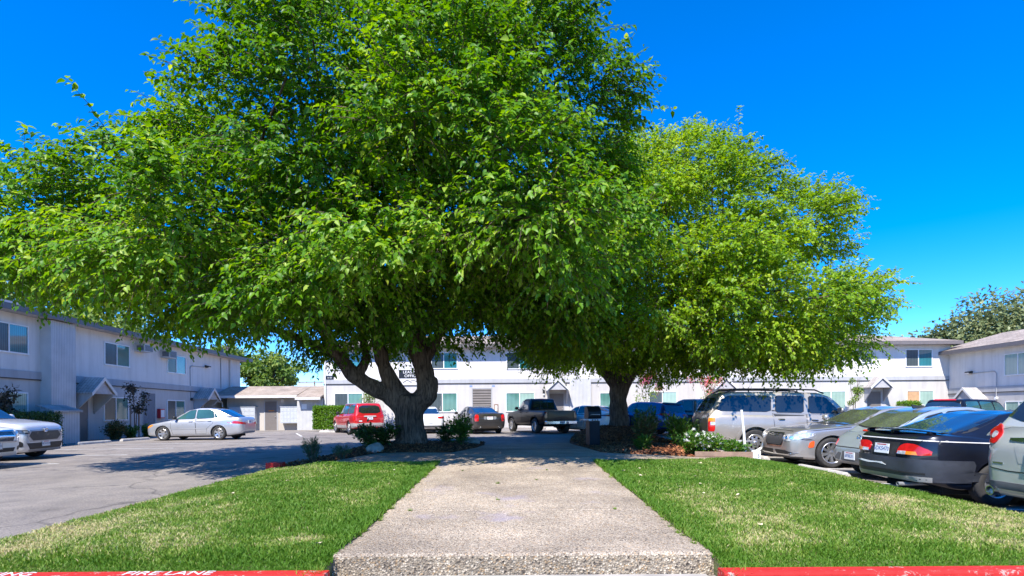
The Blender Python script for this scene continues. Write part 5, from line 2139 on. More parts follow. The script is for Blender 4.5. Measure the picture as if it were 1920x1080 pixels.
class Car:
    def __init__(self, sp, name, label, cat, x, y, heading, paint, group='parked vehicles', z=0, pitch=True):
        """heading: angle of the nose, degrees anticlockwise from +X"""
        self.sp = sp
        self.L, self.W = sp['L'], sp['W']
        self.paint = paint
        a = R(heading)
        f = Vector((math.cos(a), math.sin(a), 0))
        l = Vector((-f.y, f.x, 0))
        P = Vector((x, y, 0))
        h = lambda v: gz(v.x, v.y)
        # stand on four wheels
        wb = (sp['axle'][1] - sp['axle'][0]) / 2
        tr = self.W / 2 - .1
        pz = lambda i, j: h(P + f * wb * i + l * tr * j)
        fx = ((pz(1, 1) + pz(1, -1)) - (pz(-1, 1) + pz(-1, -1))) / 2 / (2 * wb)
        lx = ((pz(1, 1) + pz(-1, 1)) - (pz(1, -1) + pz(-1, -1))) / 2 / (2 * tr)
        ff = (f + Vector((0, 0, fx))).normalized()
        up = ff.cross((l + Vector((0, 0, lx)))).normalized()
        ll = up.cross(ff)
        self.t = thing(name, label, cat, (x, y, (pz(1, 1) + pz(1, -1) + pz(-1, 1) + pz(-1, -1)) / 4 + .002), group=group)
        self.t.rotation_euler = Matrix((ff, ll, up)).transposed().to_euler()
        self.body()

    def X(self, s):
        return self.L / 2 - s

    def body(self):
        sp = self.sp
        vs, fs = loft_body(sp)
        mb = MB()
        mb.add(vs, fs)
        raw = mb.build('raw', self.paint)
        Rw = sp['R']
        cut = MB()
        for s in sp['axle']:
            for sg in (-1, 1):
                prof = [(0, 0), (Rw + sp.get('arch', .055), 0), (Rw + sp.get('arch', .055), .62), (0, .62)]
                c = MB()
                y0 = sg * (self.W / 2 - .30)
                pr = [(r_, t_ * sg) for r_, t_ in prof]
                cut.lathe(pr, 'y', 40, (self.X(s), y0, Rw * 1.02))
        if 'bed' in sp:
            a, b, w, zf = sp['bed']
            cut.box(self.X(b), self.X(a), -w, w, zf, 3)
        co = cut.build('cut', M['well'])
        md = raw.modifiers.new('b', 'BOOLEAN')
        md.object = co
        md.operation = 'DIFFERENCE'
        md.solver = 'EXACT'
        dg = bpy.context.evaluated_depsgraph_get()
        me = bpy.data.meshes.new_from_object(raw.evaluated_get(dg))
        bm = bmesh.new()
        bm.from_mesh(me)
        # dark wheel wells
        for f in bm.faces:
            c = f.calc_center_median()
            f.material_index = 0
            f.smooth = True
            for s in sp['axle']:
                if math.hypot(c.x - self.X(s), c.z - Rw * 1.02) < Rw + sp.get('arch', .055) - .0008:
                    f.material_index = 1
                r_ = math.hypot(c.x - self.X(s), c.z - Rw * 1.02)
                if r_ < Rw + sp.get('arch', .055) + .002 and abs(f.normal.y) < .25 and abs(c.y) < self.W / 2 - .035:
                    f.material_index = 1
        bpy.data.objects.remove(raw)
        bpy.data.objects.remove(co)
        if 'roof' in sp:
            v2, f2 = loft_cabin(sp)
            nv = [bm.verts.new(v) for v in v2]
            for q in f2:
                try:
                    f = bm.faces.new([nv[i] for i in q])
                    f.smooth = True
                except ValueError:
                    pass
        bmesh.ops.recalc_face_normals(bm, faces=bm.faces)
        self.bvh = BVHTree.FromBMesh(bm)
        bm.to_mesh(me)
        bm.free()
        me.name = 'body'
        me.materials.clear()
        me.materials.append(self.paint)
        me.materials.append(M['well'])
        me.set_sharp_from_angle(angle=R(40))
        self.b = link(bpy.data.objects.new('body', me), self.t)

    # ---- conforming panel: polygon seen from one side, laid on the body
    def patch(self, name, view, poly, mat, off=.006, parent=None, step=.06, rnd=1, skirt=True, rk=.18):
        for it in range(rnd):
            q = []
            n = len(poly)
            for i in range(n):
                a, b = poly[i], poly[(i + 1) % n]
                q += [(a[0] * (1 - rk) + b[0] * rk, a[1] * (1 - rk) + b[1] * rk), (a[0] * rk + b[0] * (1 - rk), a[1] * rk + b[1] * (1 - rk))]
            poly = q
        pts = []
        n = len(poly)
        for i in range(n):
            a, b = Vector(poly[i]), Vector(poly[(i + 1) % n])
            k = max(1, int((b - a).length / step))
            pts += [a + (b - a) * t / k for t in range(k)]
        nb = len(pts)
        xs, ys = [p.x for p in pts], [p.y for p in pts]
        px, py = np.meshgrid(np.arange(min(xs) + step / 2, max(xs), step), np.arange(min(ys) + step / 2, max(ys), step))
        px, py = px.ravel(), py.ravel()
        ins = in_poly(px, py, [(p.x, p.y) for p in pts]) if len(px) else np.zeros(0, bool)
        allp = pts + [Vector((a, b)) for a, b, k in zip(px, py, ins) if k and min((Vector((a, b)) - p).length for p in pts) > step * .3]
        v2, _, f2, _, _, _ = delaunay_2d_cdt(allp, [(i, (i + 1) % nb) for i in range(nb)], [tuple(range(nb))], 1, 1e-6)
        out, ok = [], []
        for p in v2:
            if view == 'L':
                o, d = Vector((self.X(p.x), 3, p.y)), Vector((0, -1, 0))
            elif view == 'R':
                o, d = Vector((self.X(p.x), -3, p.y)), Vector((0, 1, 0))
            elif view == 'F':
                o, d = Vector((6, p.x, p.y)), Vector((-1, 0, 0))
            elif view == 'B':
                o, d = Vector((-6, p.x, p.y)), Vector((1, 0, 0))
            else:
                o, d = Vector((self.X(p.x), p.y, 5)), Vector((0, 0, -1))
            loc, nor, _, _ = self.bvh.ray_cast(o, d)
            if loc is None:
                loc, nor, _, _ = self.bvh.find_nearest(o + d * (2.2 if view in 'LR' else 4.0))
            if nor.dot(d) > 0:
                nor = -nor
            nn = (nor - d * .35).normalized()
            out.append((loc + nn * off, nn))
        mb = MB()
        mb.add([o for o, _ in out], f2)
        if skirt:
            # boundary of the triangulation
            cnt = {}
            for f in f2:
                for i in range(len(f)):
                    e = (f[i], f[(i + 1) % len(f)])
                    cnt[tuple(sorted(e))] = cnt.get(tuple(sorted(e)), 0) + 1
            es = [e for e, c in cnt.items() if c == 1]
            ids = {}
            sv = []
            for e in es:
                for i in e:
                    if i not in ids:
                        ids[i] = len(sv)
                        sv += [out[i][0], out[i][0] - out[i][1] * (off + .006)]
            mb.add(sv, [(ids[a], ids[b], ids[b] + 1, ids[a] + 1) for a, b in es])
        o = mb.build(name, mat, parent or self.t)
        o.data.polygons.foreach_set('use_smooth', [True] * len(o.data.polygons))
        o.data.set_sharp_from_angle(angle=R(50))
        return o

    def both(self, name, poly, mat, off=.006, parent=None, **k):
        return [self.patch(name, v, poly, mat, off, parent, **k) for v in 'LR']

    def wheels(self, rim_fn, tw=.21, inset=.03, rr=.66):
        sp = self.sp
        Rw = sp['R']
        hub = MB()
        hub.lathe([(0, -.012), (Rw * rr * .9, -.012), (Rw * rr * .9, .05), (0, .05)], 'y', 24)
        ty = MB()
        ro, ri = Rw, Rw * rr
        w = tw / 2
        ty.lathe([(ri, -w * .86), (ri + (ro - ri) * .3, -w * 1.0), (ro - .035, -w * .99), (ro - .008, -w * .8), (ro, -w * .55), (ro - .003, -w * .3), (ro - .003, -w * .28), (ro, -w * .25), (ro, w * .25),
                  (ro - .003, w * .3), (ro, w * .55), (ro - .008, w * .8), (ro - .035, w * .99), (ri + (ro - ri) * .3, w), (ri, w * .86), (ri, -w * .86)], 'y', 36)
        first = None
        for s in sp['axle']:
            for sg in (-1, 1):
                loc = (self.X(s), sg * (self.W / 2 - inset - tw / 2), Rw)
                if first is None:
                    h = hub.build('wheel', M['well'], self.t, smooth='auto')
                    t_ = ty.build('tyre', M['rubber'], h, smooth='auto')
                    rim_fn(Rw * rr, tw).build('rim', M['alloy'], h, smooth='auto')
                    first = h
                    o = h
                else:
                    o = copy_tree(first, self.t)
                o.location = loc
                # rims are modelled facing -y
                o.rotation_euler = (0, random.random() * 6.28, 0) if sg < 0 else (0, random.random() * 6.28, math.pi)

    def plate(self, x, y, z, rot, text='', frame=None, tilt=0.0, w=.305):
        p = bpy.data.objects.new('licence_plate', None)
        mb = MB()
        mb.box(-w / 2, w / 2, -.008, .008, -.076, .076)
        o = mb.build('licence_plate', M['plate'], self.t, bevel=.003)
        bpy.data.objects.remove(p)
        o.location = (x, y, z)
        o.rotation_euler = (tilt, 0, rot)
        if text:
            text_obj('plate_number', text, .088, M['plate_ink'], o, (0, -.0095, -.005), (R(90), 0, 0), .0008, sx=.98)
            mb = MB()
            mb.box(-.10, .10, -.0095, -.0082, .052, .066)
            mb.build('plate_header', M['tail_red'] if frame is None else M['plate_ink'], o)
        if frame is not None:
            mb = MB()
            mb.box(-w / 2 - .012, w / 2 + .012, -.006, .004, -.1, -.077)
            mb.box(-w / 2 - .012, w / 2 + .012, -.006, .004, .077, .09)
            mb.box(-w / 2 - .012, -w / 2 - .001, -.006, .004, -.0765, .0765)
            mb.box(w / 2 + .001, w / 2 + .012, -.006, .004, -.0765, .0765)
            mb.build('plate_frame', frame, o)
        return o

    def mirror(self, s, z, mat, w=.11, out=.20):
        for sg in (-1, 1):
            bm = bmesh.new()
            bmesh.ops.create_uvsphere(bm, u_segments=16, v_segments=10, radius=1)
            y = sg * (self.W / 2 * .9 + out * .55)
            for v in bm.verts:
                c = v.co
                # rounded block, flat at the back
                v.co = Vector((self.X(s) + max(c.x, -.55) * .085, y + c.y * out * .55, z + .09 + math.copysign(abs(c.z) ** .8, c.z) * .085))
            me = bpy.data.meshes.new('mirror')
            bm.to_mesh(me)
            bm.free()
            me.polygons.foreach_set('use_smooth', [True] * len(me.polygons))
            me.materials.append(mat)
            m = link(bpy.data.objects.new('mirror', me), self.t)
            mb = MB()
            mb.tube([(self.X(s), sg * (self.W / 2 * .84), z), (self.X(s), y - sg * .02, z + .05)], .025, 6)
            mb.build('mirror_arm', M['black_plastic'], m)

    def handle(self, s, z, mat=None):
        for v, sg in (('L', 1), ('R', -1)):
            loc, nor, _, _ = self.bvh.ray_cast(Vector((self.X(s), 3 * sg, z)), Vector((0, -sg, 0)))
            if loc is None:
                continue
            mb = MB()
            y = loc.y
            mb.tube([(self.X(s) + .10, y - sg * .004, z), (self.X(s) + .07, y + sg * .032, z + .004), (self.X(s) - .06, y + sg * .034, z + .006), (self.X(s) - .10, y - sg * .004, z + .002)], [.012, .014, .014, .012], 6)
            mb.build('door_handle', mat or self.paint, self.t, smooth='auto')

    def doors(self, polys):
        """each door a panel a hair proud of a dark shut line"""
        for p in polys:
            c = Vector((sum(a for a, _ in p) / len(p), sum(b for _, b in p) / len(p)))
            big = [tuple(c + (Vector(q) - c) * (1 + .014 / max(.2, (Vector(q) - c).length))) for q in p]
            for v in 'LR':
                d = self.patch('door', v, p, self.paint, .0042, step=.09, rnd=0)
                self.patch('door_gap', v, big, M['black_plastic'], .0022, d, step=.09, rnd=0, skirt=False)

    def under(self):
        sp = self.sp
        mb = MB()
        z = min(p[1] for p in sp['zb'])
        mb.box(-self.L / 2 + .5, self.L / 2 - .5, -self.W / 2 + .32, self.W / 2 - .32, z - .05, z + .12)
        for s in sp['axle']:
            mb.tube([(self.X(s), -self.W / 2 + .2, sp['R']), (self.X(s), self.W / 2 - .2, sp['R'])], .05, 8)
        mb.build('underbody', M['well'], self.t)


# ---- rims, all facing -y
def rim_base(r, tw):
    mb = MB()
    w = tw / 2
    mb.lathe([(r, -w * .88), (r * .97, -w * .92), (r * .90, -w * .80), (r * .88, -w * .2)], 'y', 36)
    return mb


def rim_spokes(n, wid=.16, twin=False, dish=.55):
    def fn(r, tw):
        mb = rim_base(r, tw)
        w = tw / 2
        for k in range(n):
            for off in ((-.10, .10) if twin else (0,)):
                a = 2 * math.pi * k / n + off
                c, s = math.cos(a), math.sin(a)
                def P(rad, lat, y):
                    return (c * rad - s * lat, y, s * rad + c * lat)
                ww = wid * r * (.5 if twin else 1)
                i0, o0 = r * .14, r * .93
                vs = [P(i0, -ww * .55, -w * dish), P(i0, ww * .55, -w * dish), P(o0, ww * .75, -w * .84), P(o0, -ww * .75, -w * .84),
                      P(i0, -ww * .7, -w * .15), P(i0, ww * .7, -w * .15), P(o0, ww, -w * .45), P(o0, -ww, -w * .45)]
                mb.add(vs, [(0, 1, 2, 3), (7, 6, 5, 4), (0, 4, 5, 1), (1, 5, 6, 2), (2, 6, 7, 3), (3, 7, 4, 0)])
        mb.lathe([(r * .24, -w * .1), (r * .22, -w * (dish + .02)), (r * .12, -w * (dish + .10)), (0, -w * (dish + .10))], 'y', 20)
        return mb
    return fn


def rim_steel(nh=8):
    """pressed steel wheel with round holes"""
    def fn(r, tw):
        mb = rim_base(r, tw)
        w = tw / 2
        seg = nh * 4
        ringo = [(r * .90, -w * .78), (r * .80, -w * .62), (r * .74, -w * .62)]
        mb.lathe(ringo, 'y', seg)
        # web between holes
        for k in range(nh):
            a0 = 2 * math.pi * (k + .32) / nh
            a1 = 2 * math.pi * (k + .68 + .32) / nh
            a0, a1 = 2 * math.pi * (k - .17) / nh, 2 * math.pi * (k + .17) / nh
            P = lambda rad, a, y: (math.cos(a) * rad, y, math.sin(a) * rad)
            i, o = r * .52, r * .75
            vs = [P(i, a0 - .06, -w * .70), P(i, a1 + .06, -w * .70), P(o, a1 + .05, -w * .62), P(o, a0 - .05, -w * .62),
                  P(i, a0 - .06, -w * .5), P(i, a1 + .06, -w * .5), P(o, a1 + .05, -w * .45), P(o, a0 - .05, -w * .45)]
            mb.add(vs, [(0, 1, 2, 3), (0, 4, 5, 1), (1, 5, 6, 2), (2, 6, 7, 3), (3, 7, 4, 0)])
        mb.lathe([(r * .54, -w * .5), (r * .54, -w * .705), (r * .36, -w * .76), (r * .33, -w * .62), (r * .24, -w * .62), (r * .22, -w * .95), (r * .16, -w * 1.02), (0, -w * 1.02)], 'y', seg)
        return mb
    return fn


def ring_poly(x0, x1, z0, z1):
    return [(x0, z0), (x1, z0), (x1, z1), (x0, z1)]


def mirror_poly(p):
    return [(-a, b) for a, b in p]


PAINT = {
    'silver': mat_paint('paint_silver', (.52, .53, .55), .55, .3, .05),
    'silver_w': mat_paint('paint_silver_warm', (.39, .35, .305), .4, .36, .08),
    'steel': mat_paint('paint_steel', (.43, .41, .395), .6, .3, .07),
    'ice': mat_paint('paint_pale_blue_silver', (.44, .49, .51), .5, .32, .06),
    'sage': mat_paint('paint_pale_sage', (.57, .58, .53), .45, .3, .05),
    'white': mat_paint('paint_white', (.80, .80, .80), .0, .3, .04),
    'pearl': mat_paint('paint_pearl_grey', (.66, .66, .68), .25, .3, .05),
    'red': mat_paint('paint_red', (.50, .012, .012), .1, .3, .12),
    'dkgrey': mat_paint('paint_dark_grey', (.07, .062, .058), .5, .3, .15),
    'black': mat_paint('paint_black', (.006, .006, .007), .0, .3, .2, .5),
    'navy': mat_paint('paint_navy', (.011, .013, .022), .3, .3, .3),
    'navy_dull': mat_paint('paint_navy_faded', (.045, .05, .065), .2, .5, .35, .3),
    'blue': mat_paint('paint_blue', (.015, .06, .22), .35, .28, .1),
    'pewter': mat_paint('paint_pewter', (.17, .155, .15), .5, .33, .1),
    'sandgrey': mat_paint('paint_bumper_sand', (.42, .40, .38), .2, .5, .12, .3),
}


for k_ in ('black', 'navy'):
    b_ = PAINT[k_].node_tree.nodes['Principled BSDF']
    b_.inputs['Specular IOR Level'].default_value = .3
    b_.inputs['Coat Weight'].default_value = .25 if k_ == 'black' else .7


def sedan_spec(L=4.55, W=1.72, H=1.47, axle=(.92, 3.52), Rw=.315, belt=.95, hood=.80, deck=1.02, nose=.66, roof=None, tail=.95, **kw):
    sp = dict(L=L, W=W, axle=axle, R=Rw,
              zt=[(0, nose - .10), (.05, nose), (.3, hood - .03), (1.15, hood + .12), (1.35, belt), (L - 1.0, belt + .04), (L - .75, deck - .01), (L - .16, deck), (L - .06, tail), (L, tail - .16)],
              zb=[(0, .36), (.08, .24), (.5, .19), (L - .6, .2), (L - .08, .29), (L, .40)],
              plan=[(0, .60), (.06, .76), (.2, .88), (.6, .975), (1.1, 1), (L - .95, 1), (L - .45, .95), (L - .15, .86), (L - .04, .76), (L, .64)],
              roof=roof or [(1.05, belt - .05), (1.95, H - .08), (2.45, H), (3.0, H - .02), (3.35, H - .09), (L - .50, deck)],
              yb=[(1.0, W / 2 * .84), (1.6, W / 2 * .93), (3.3, W / 2 * .93), (L - .4, W / 2 * .80)],
              ye=[(1.0, W / 2 * .80), (1.95, W / 2 * .69), (3.2, W / 2 * .68), (L - .4, W / 2 * .72)])
    sp.update(kw)
    return sp


def glass_T(c, name, s0, s1, w0, w1, mat, bow=.05):
    """windscreen or backlight seen from above: base at s0, top at s1"""
    n = 6
    base = [(s0 - bow * (1 - (2 * i / n - 1) ** 2) * (1 if s0 < s1 else -1), w0 * (2 * i / n - 1)) for i in range(n + 1)]
    top = [(s1 - bow * .7 * (1 - (2 * i / n - 1) ** 2) * (1 if s0 < s1 else -1), w1 * (2 * i / n - 1)) for i in range(n, -1, -1)]
    b = c.patch(name, 'T', base + top, mat, .006, step=.09)
    big = [(s0 - (.03 if s0 < s1 else -.03), -w0 - .025)] + [(p[0] - (.03 if s0 < s1 else -.03), p[1]) for p in base[1:-1]] + [(s0 - (.03 if s0 < s1 else -.03), w0 + .025)] + \
          [(s1 + (.025 if s0 < s1 else -.025), w1 + .02)] + [(p[0] + (.025 if s0 < s1 else -.025), p[1]) for p in top[1:-1]] + [(s1 + (.025 if s0 < s1 else -.025), -w1 - .02)]
    c.patch('window_seal', 'T', big, M['black_plastic'], .003, b, step=.09, skirt=False)
    return b


def side_glass(c, polys, mat, name='side_window'):
    for p in polys:
        ce = Vector((sum(a for a, _ in p) / len(p), sum(b for _, b in p) / len(p)))
        big = [tuple(ce + (Vector(q) - ce) * (1 + .022 / max(.12, (Vector(q) - ce).length))) for q in p]
        for v in 'LR':
            g = c.patch(name, v, p, mat, .0095, step=.08, rnd=1, rk=.09)
            c.patch('window_trim', v, big, M['black_plastic'], .006, g, step=.08, rnd=1, skirt=False, rk=.09)


# ---------------- silver sedan, side on (left)
sp = sedan_spec(4.53, 1.70, 1.48, (.88, 3.48), .318, .93, .80, 1.03, .67,
                roof=[(.98, .86), (1.95, 1.38), (2.45, 1.475), (2.95, 1.465), (3.35, 1.40), (4.10, 1.03)])
c = Car(sp, 'silver_sedan', 'silver four door sedan side on before the mail room', 'car', -14.55, 26.35, 178, PAINT['silver'])
c.doors([[(1.36, .3), (1.28, .6), (1.25, .93), (2.38, .95), (2.42, .6), (2.42, .3)], [(2.45, .3), (2.45, .6), (2.42, .95), (3.25, .97), (3.2, .75), (2.95, .55), (2.9, .3)]])
side_glass(c, [[(1.45, .975), (2.05, 1.345), (2.33, 1.39), (2.36, .985)], [(2.44, .985), (2.41, 1.395), (2.95, 1.39), (3.15, 1.30), (3.26, 1.02)], [(3.30, 1.03), (3.2, 1.28), (3.42, 1.06)]], M['glass_teal'])
glass_T(c, 'windscreen', 1.12, 1.93, .66, .54, M['glass'])
glass_T(c, 'rear_window', 4.0, 3.36, .62, .52, M['glass_blue'])
for p in ([(.42, .68), (.42, .80), (.82, .82), (.80, .74)],):
    c.patch('tail_lamp', 'B', p, M['tail_red'], .008, step=.05)
    c.patch('tail_lamp', 'B', mirror_poly(p), M['tail_red'], .008, step=.05)
c.both('tail_lamp_side', [(4.05, .80), (4.44, .72), (4.46, .82), (4.2, .87)], M['tail_red'], .008, step=.05)
c.both('head_lamp', [(.06, .56), (.10, .66), (.36, .74), (.42, .70), (.2, .58)], M['amber'], .006, step=.05)
c.both('side_moulding', [(1.3, .50), (1.3, .545), (2.95, .56), (2.95, .515)], PAINT['silver'], .012, rnd=0)
c.plate(-2.275, 0, .80, R(-90), '4KJN', tilt=R(-8))
c.mirror(1.5, .95, M['black_plastic'])
c.handle(2.2, .86)
c.handle(3.08, .88)
c.wheels(rim_spokes(6, .30), .2, .03, .68)
c.under()

# ---------------- white crossover and white suv at the left edge
def suv_spec(L=4.6, W=1.86, H=1.7, axle=(.93, 3.62), Rw=.36, belt=1.08, hood=1.0, nose=.86, back=.35, **kw):
    sp = dict(L=L, W=W, axle=axle, R=Rw,
              zt=[(0, nose - .14), (.05, nose), (.25, hood - .03), (1.15, hood + .09), (1.35, belt), (L - .35, belt + .06), (L - .10, belt + .03), (L, belt - .12)],
              zb=[(0, .40), (.08, .29), (.5, .25), (L - .6, .27), (L - .06, .36), (L, .46)],
              plan=[(0, .66), (.06, .80), (.2, .91), (.55, .985), (1.0, 1), (L - .7, 1), (L - .3, .96), (L - .1, .90), (L - .03, .84), (L, .76)],
              roof=[(1.15, belt - .05), (1.95, H - .08), (2.4, H), (L - 1.2, H), (L - back - .18, H - .05), (L - back + .0, H - .12), (L - .06, belt + .03)],
              yb=[(1.0, W / 2 * .86), (1.6, W / 2 * .93), (L - .5, W / 2 * .92), (L, W / 2 * .85)],
              ye=[(1.0, W / 2 * .82), (1.95, W / 2 * .70), (L - .6, W / 2 * .69), (L, W / 2 * .74)], drop=.09)
    sp.update(kw)
    return sp


sp = suv_spec(4.6, 1.86, 1.70, (.92, 3.61), .355, 1.15, 1.10, .99, zb=[(0, .34), (.06, .23), (.5, .22), (4.0, .27), (4.54, .36), (4.6, .46)],
              plan=[(0, .72), (.05, .82), (.2, .91), (.55, .985), (1.0, 1), (3.9, 1), (4.3, .96), (4.5, .90), (4.57, .84), (4.6, .76)])
c = Car(sp, 'white_crossover', 'pearl white crossover with dark honeycomb grille facing the driveway', 'car', -16.35, 16.75, 3, PAINT['pearl'])
g = c.patch('grille', 'F', [(-.46, 0.565), (.46, 0.565), (.60, 0.700), (.50, 0.836), (-.50, 0.836), (-.60, 0.700)], M['mesh_grille'], .010, step=.05, rnd=0)
c.patch('grille_surround', 'F', [(-.56, 0.525), (.56, 0.525), (.68, 0.700), (.56, 0.881), (-.56, 0.881), (-.68, 0.700)], M['sandgrey'] if 'sandgrey' in M else M['metal'], .005, g, step=.05, rnd=0)
c.patch('lower_intake', 'F', [(-.58, 0.316), (.58, 0.316), (.68, 0.497), (-.68, 0.497)], M['black_plastic'], .008, step=.05, rnd=0)
c.patch('skid_plate', 'F', [(-.50, 0.220), (.50, 0.220), (.62, 0.305), (-.62, 0.305)], M['metal'], .014, step=.05, rnd=0)
for s in (1, -1):
    p = [(.56, 0.768), (.60, 0.864), (.93, 0.915), (.93, 0.836), (.80, 0.768)]
    p = p if s > 0 else mirror_poly(p)
    h = c.patch('head_lamp', 'F', p, M['lamp_dark'], .010, step=.04)
    q = [(.64, 0.802), (.64, 0.847), (.74, 0.864), (.74, 0.813)]
    c.patch('lamp_lens', 'F', q if s > 0 else mirror_poly(q), M['lamp_clear'], .014, h, step=.03)
    p = [(.74, 0.384), (.76, 0.542), (.88, 0.587), (.90, 0.429)]
    c.patch('corner_vent', 'F', p if s > 0 else mirror_poly(p), M['black_plastic'], .008, step=.04)
c.both('head_lamp_side', [(.16, 0.836), (.2, 0.881), (.72, 0.977), (.55, 0.915), (.34, 0.836)], M['lamp_dark'], .008, step=.04)
c.both('amber_reflector', [(.52, 0.915), (.58, 0.949), (.74, 0.977), (.62, 0.926)], M['amber'], .012, step=.03)
loc, _, _, _ = c.bvh.ray_cast(Vector((6, 0, .87)), Vector((-1, 0, 0)))
mb = MB()
for rx, rz, th in ((.085, .06, .012), (.05, .032, .010)):
    mb.tube([(loc.x + .022, rx * math.cos(a), .875 + rz * math.sin(a)) for a in np.linspace(0, 6.283, 25)], th, 6)
mb.tube([(loc.x + .022, -.05, .915), (loc.x + .022, .05, .915)], .010, 6)
mb.build('emblem', M['chrome'], c.t, smooth='auto')
c.plate(c.L / 2 + .02, 0, .46, R(90), '8DXZ29')
side_glass(c, [[(1.6, 1.21), (2.15, 1.56), (2.5, 1.60), (2.55, 1.22)], [(2.62, 1.22), (2.58, 1.60), (3.3, 1.58), (3.45, 1.24)]], M['glass'])
glass_T(c, 'windscreen', 1.28, 1.95, .70, .58, M['glass_blue'])
c.both('wheel_arch_trim', [(.42, .30), (.50, .55), (.70, .75), (.92, .80), (1.14, .75), (1.34, .55), (1.42, .30), (1.36, .3), (1.28, .52), (1.1, .69), (.92, .735), (.74, .69), (.56, .52), (.48, .3)], M['black_plastic'], .014, rnd=0, step=.05)
c.mirror(1.75, 1.17, PAINT['pearl'])
c.doors([[(1.5, .4), (1.5, 1.1), (2.55, 1.13), (2.58, .4)]])
c.wheels(rim_spokes(5, .3), .225, .03, .7)
c.under()

sp = suv_spec(4.85, 1.9, 1.72, (.95, 3.85), .37, 1.12, 1.04, .94)
c = Car(sp, 'white_suv', 'white sport utility with chrome cross bar grille at the left picture edge', 'car', -15.28, 13.9, 1, PAINT['white'])
g = c.patch('grille', 'F', [(-.50, .66), (.50, .66), (.56, .80), (.52, .92), (-.52, .92), (-.56, .80)], M['lamp_dark'], .006, step=.05, rnd=0)
c.patch('cross_bar', 'F', [(-.56, .775), (.56, .775), (.56, .815), (-.56, .815)], M['chrome'], .02, g, step=.05, rnd=0)
c.patch('cross_bar', 'F', [(-.03, .66), (.03, .66), (.03, .92), (-.03, .92)], M['chrome'], .024, g, step=.05, rnd=0)
for p in ([(-.60, .64), (.60, .64), (.60, .67), (-.60, .67)], [(-.58, .91), (.58, .91), (.58, .945), (-.58, .945)]):
    c.patch('grille_rim', 'F', p, M['chrome'], .02, g, step=.05, rnd=0)
c.patch('lower_intake', 'F', [(-.5, .40), (.5, .40), (.55, .5), (-.55, .5)], M['black_plastic'], .008, step=.05, rnd=0)
for s in (1, -1):
    p = [(.60, .74), (.60, .92), (.92, .97), (.92, .80)]
    c.patch('head_lamp', 'F', p if s > 0 else mirror_poly(p), M['lamp_clear'], .008, step=.04)
    p = [(.62, .42), (.62, .52), (.80, .56), (.82, .46)]
    c.patch('fog_lamp', 'F', p if s > 0 else mirror_poly(p), M['black_plastic'], .008, step=.04)
c.plate(c.L / 2 + .025, 0, .565, R(90), '7LBX42', frame=M['chrome'])
side_glass(c, [[(1.6, 1.18), (2.15, 1.58), (2.5, 1.62), (2.55, 1.19)], [(2.62, 1.19), (2.58, 1.62), (3.4, 1.6), (3.5, 1.2)]], M['glass'])
glass_T(c, 'windscreen', 1.28, 1.95, .72, .6, M['glass_blue'])
c.mirror(1.75, 1.14, PAINT['white'])
c.wheels(rim_spokes(5, .3), .235, .03, .7)
c.under()

# ---------------- red wagon, rear three quarter
def rear_common(c, plate_z, text, lampL, mat, lip=None):
    for p in lampL:
        c.patch('tail_lamp', 'B', p, mat, .010, step=.04)
        c.patch('tail_lamp', 'B', mirror_poly(p), mat, .010, step=.04)


def place_rear(x, y, heading, L):
    """centre of a vehicle whose rear bumper centre is at x, y"""
    a = R(heading)
    return x + math.cos(a) * L / 2, y + math.sin(a) * L / 2


sp = suv_spec(4.72, 1.84, 1.72, (.86, 3.70), .355, 1.06, .98, .88, back=.12,
              roof=[(1.35, 1.02), (1.95, 1.60), (2.3, 1.71), (4.0, 1.71), (4.46, 1.67), (4.53, 1.6), (4.70, 1.08)])
x, y = place_rear(-7.75, 30.6, 122, 4.72)
c = Car(sp, 'red_wagon', 'red sport utility wagon with grey lower trim seen from behind', 'car', x, y, 122, PAINT['red'])
c.both('lower_cladding', [(.15, .35), (.15, .50), (.48, .58), (1.26, .58), (1.3, .48), (3.2, .48), (3.28, .58), (4.1, .58), (4.66, .60), (4.66, .40), (4.1, .32), (3.3, .3), (1.3, .3)], PAINT['sandgrey'], .012, rnd=0, step=.07)
c.patch('rear_bumper', 'B', [(-.86, .40), (.86, .40), (.88, .60), (-.88, .60)], PAINT['sandgrey'], .03, step=.06)
c.patch('rear_window', 'B', [(-.62, 1.12), (.62, 1.12), (.55, 1.56), (-.55, 1.56)], M['glass'], .008, step=.06)
c.patch('plate_lamp_bar', 'B', [(-.34, .93), (.34, .93), (.34, 1.00), (-.34, 1.00)], PAINT['sandgrey'], .03, step=.05)
mb = MB()
mb.tube([(-2.24, -.16, 1.27), (-2.24, -.08, 1.30), (-2.24, .08, 1.30), (-2.24, .16, 1.27)], .018, 6)
mb.tube([(-2.27, -.05, 1.18), (-2.27, .05, 1.18)], .016, 6)
mb.build('window_sticker', M['white_paint'], c.t)
rear_common(c, 0, '', [[(.72, .68), (.72, 1.02), (.86, 1.02), (.88, .68)]], M['tail_red'])
c.patch('badge', 'B', [(.44, .68), (.44, .74), (.62, .74), (.62, .68)], M['white_paint'], .006, step=.05)
c.plate(-2.385, 0, .86, R(-90), '5TMB', tilt=R(-4))
side_glass(c, [[(1.75, 1.12), (2.05, 1.55), (2.45, 1.60), (2.5, 1.12)], [(2.58, 1.12), (2.54, 1.60), (3.25, 1.6), (3.35, 1.12)], [(3.45, 1.12), (3.36, 1.6), (4.32, 1.58), (4.42, 1.14)]], M['glass_teal'])
c.doors([[(1.4, .6), (1.4, 1.06), (2.5, 1.08), (2.52, .6)], [(2.56, .6), (2.54, 1.08), (3.4, 1.1), (3.35, .75), (3.25, .6)]])
glass_T(c, 'windscreen', 1.42, 1.95, .68, .6, M['glass'])
c.both('roof_rail', [(2.2, 1.655), (2.2, 1.68), (4.3, 1.665), (4.3, 1.64)], M['metal'], .02, rnd=0)
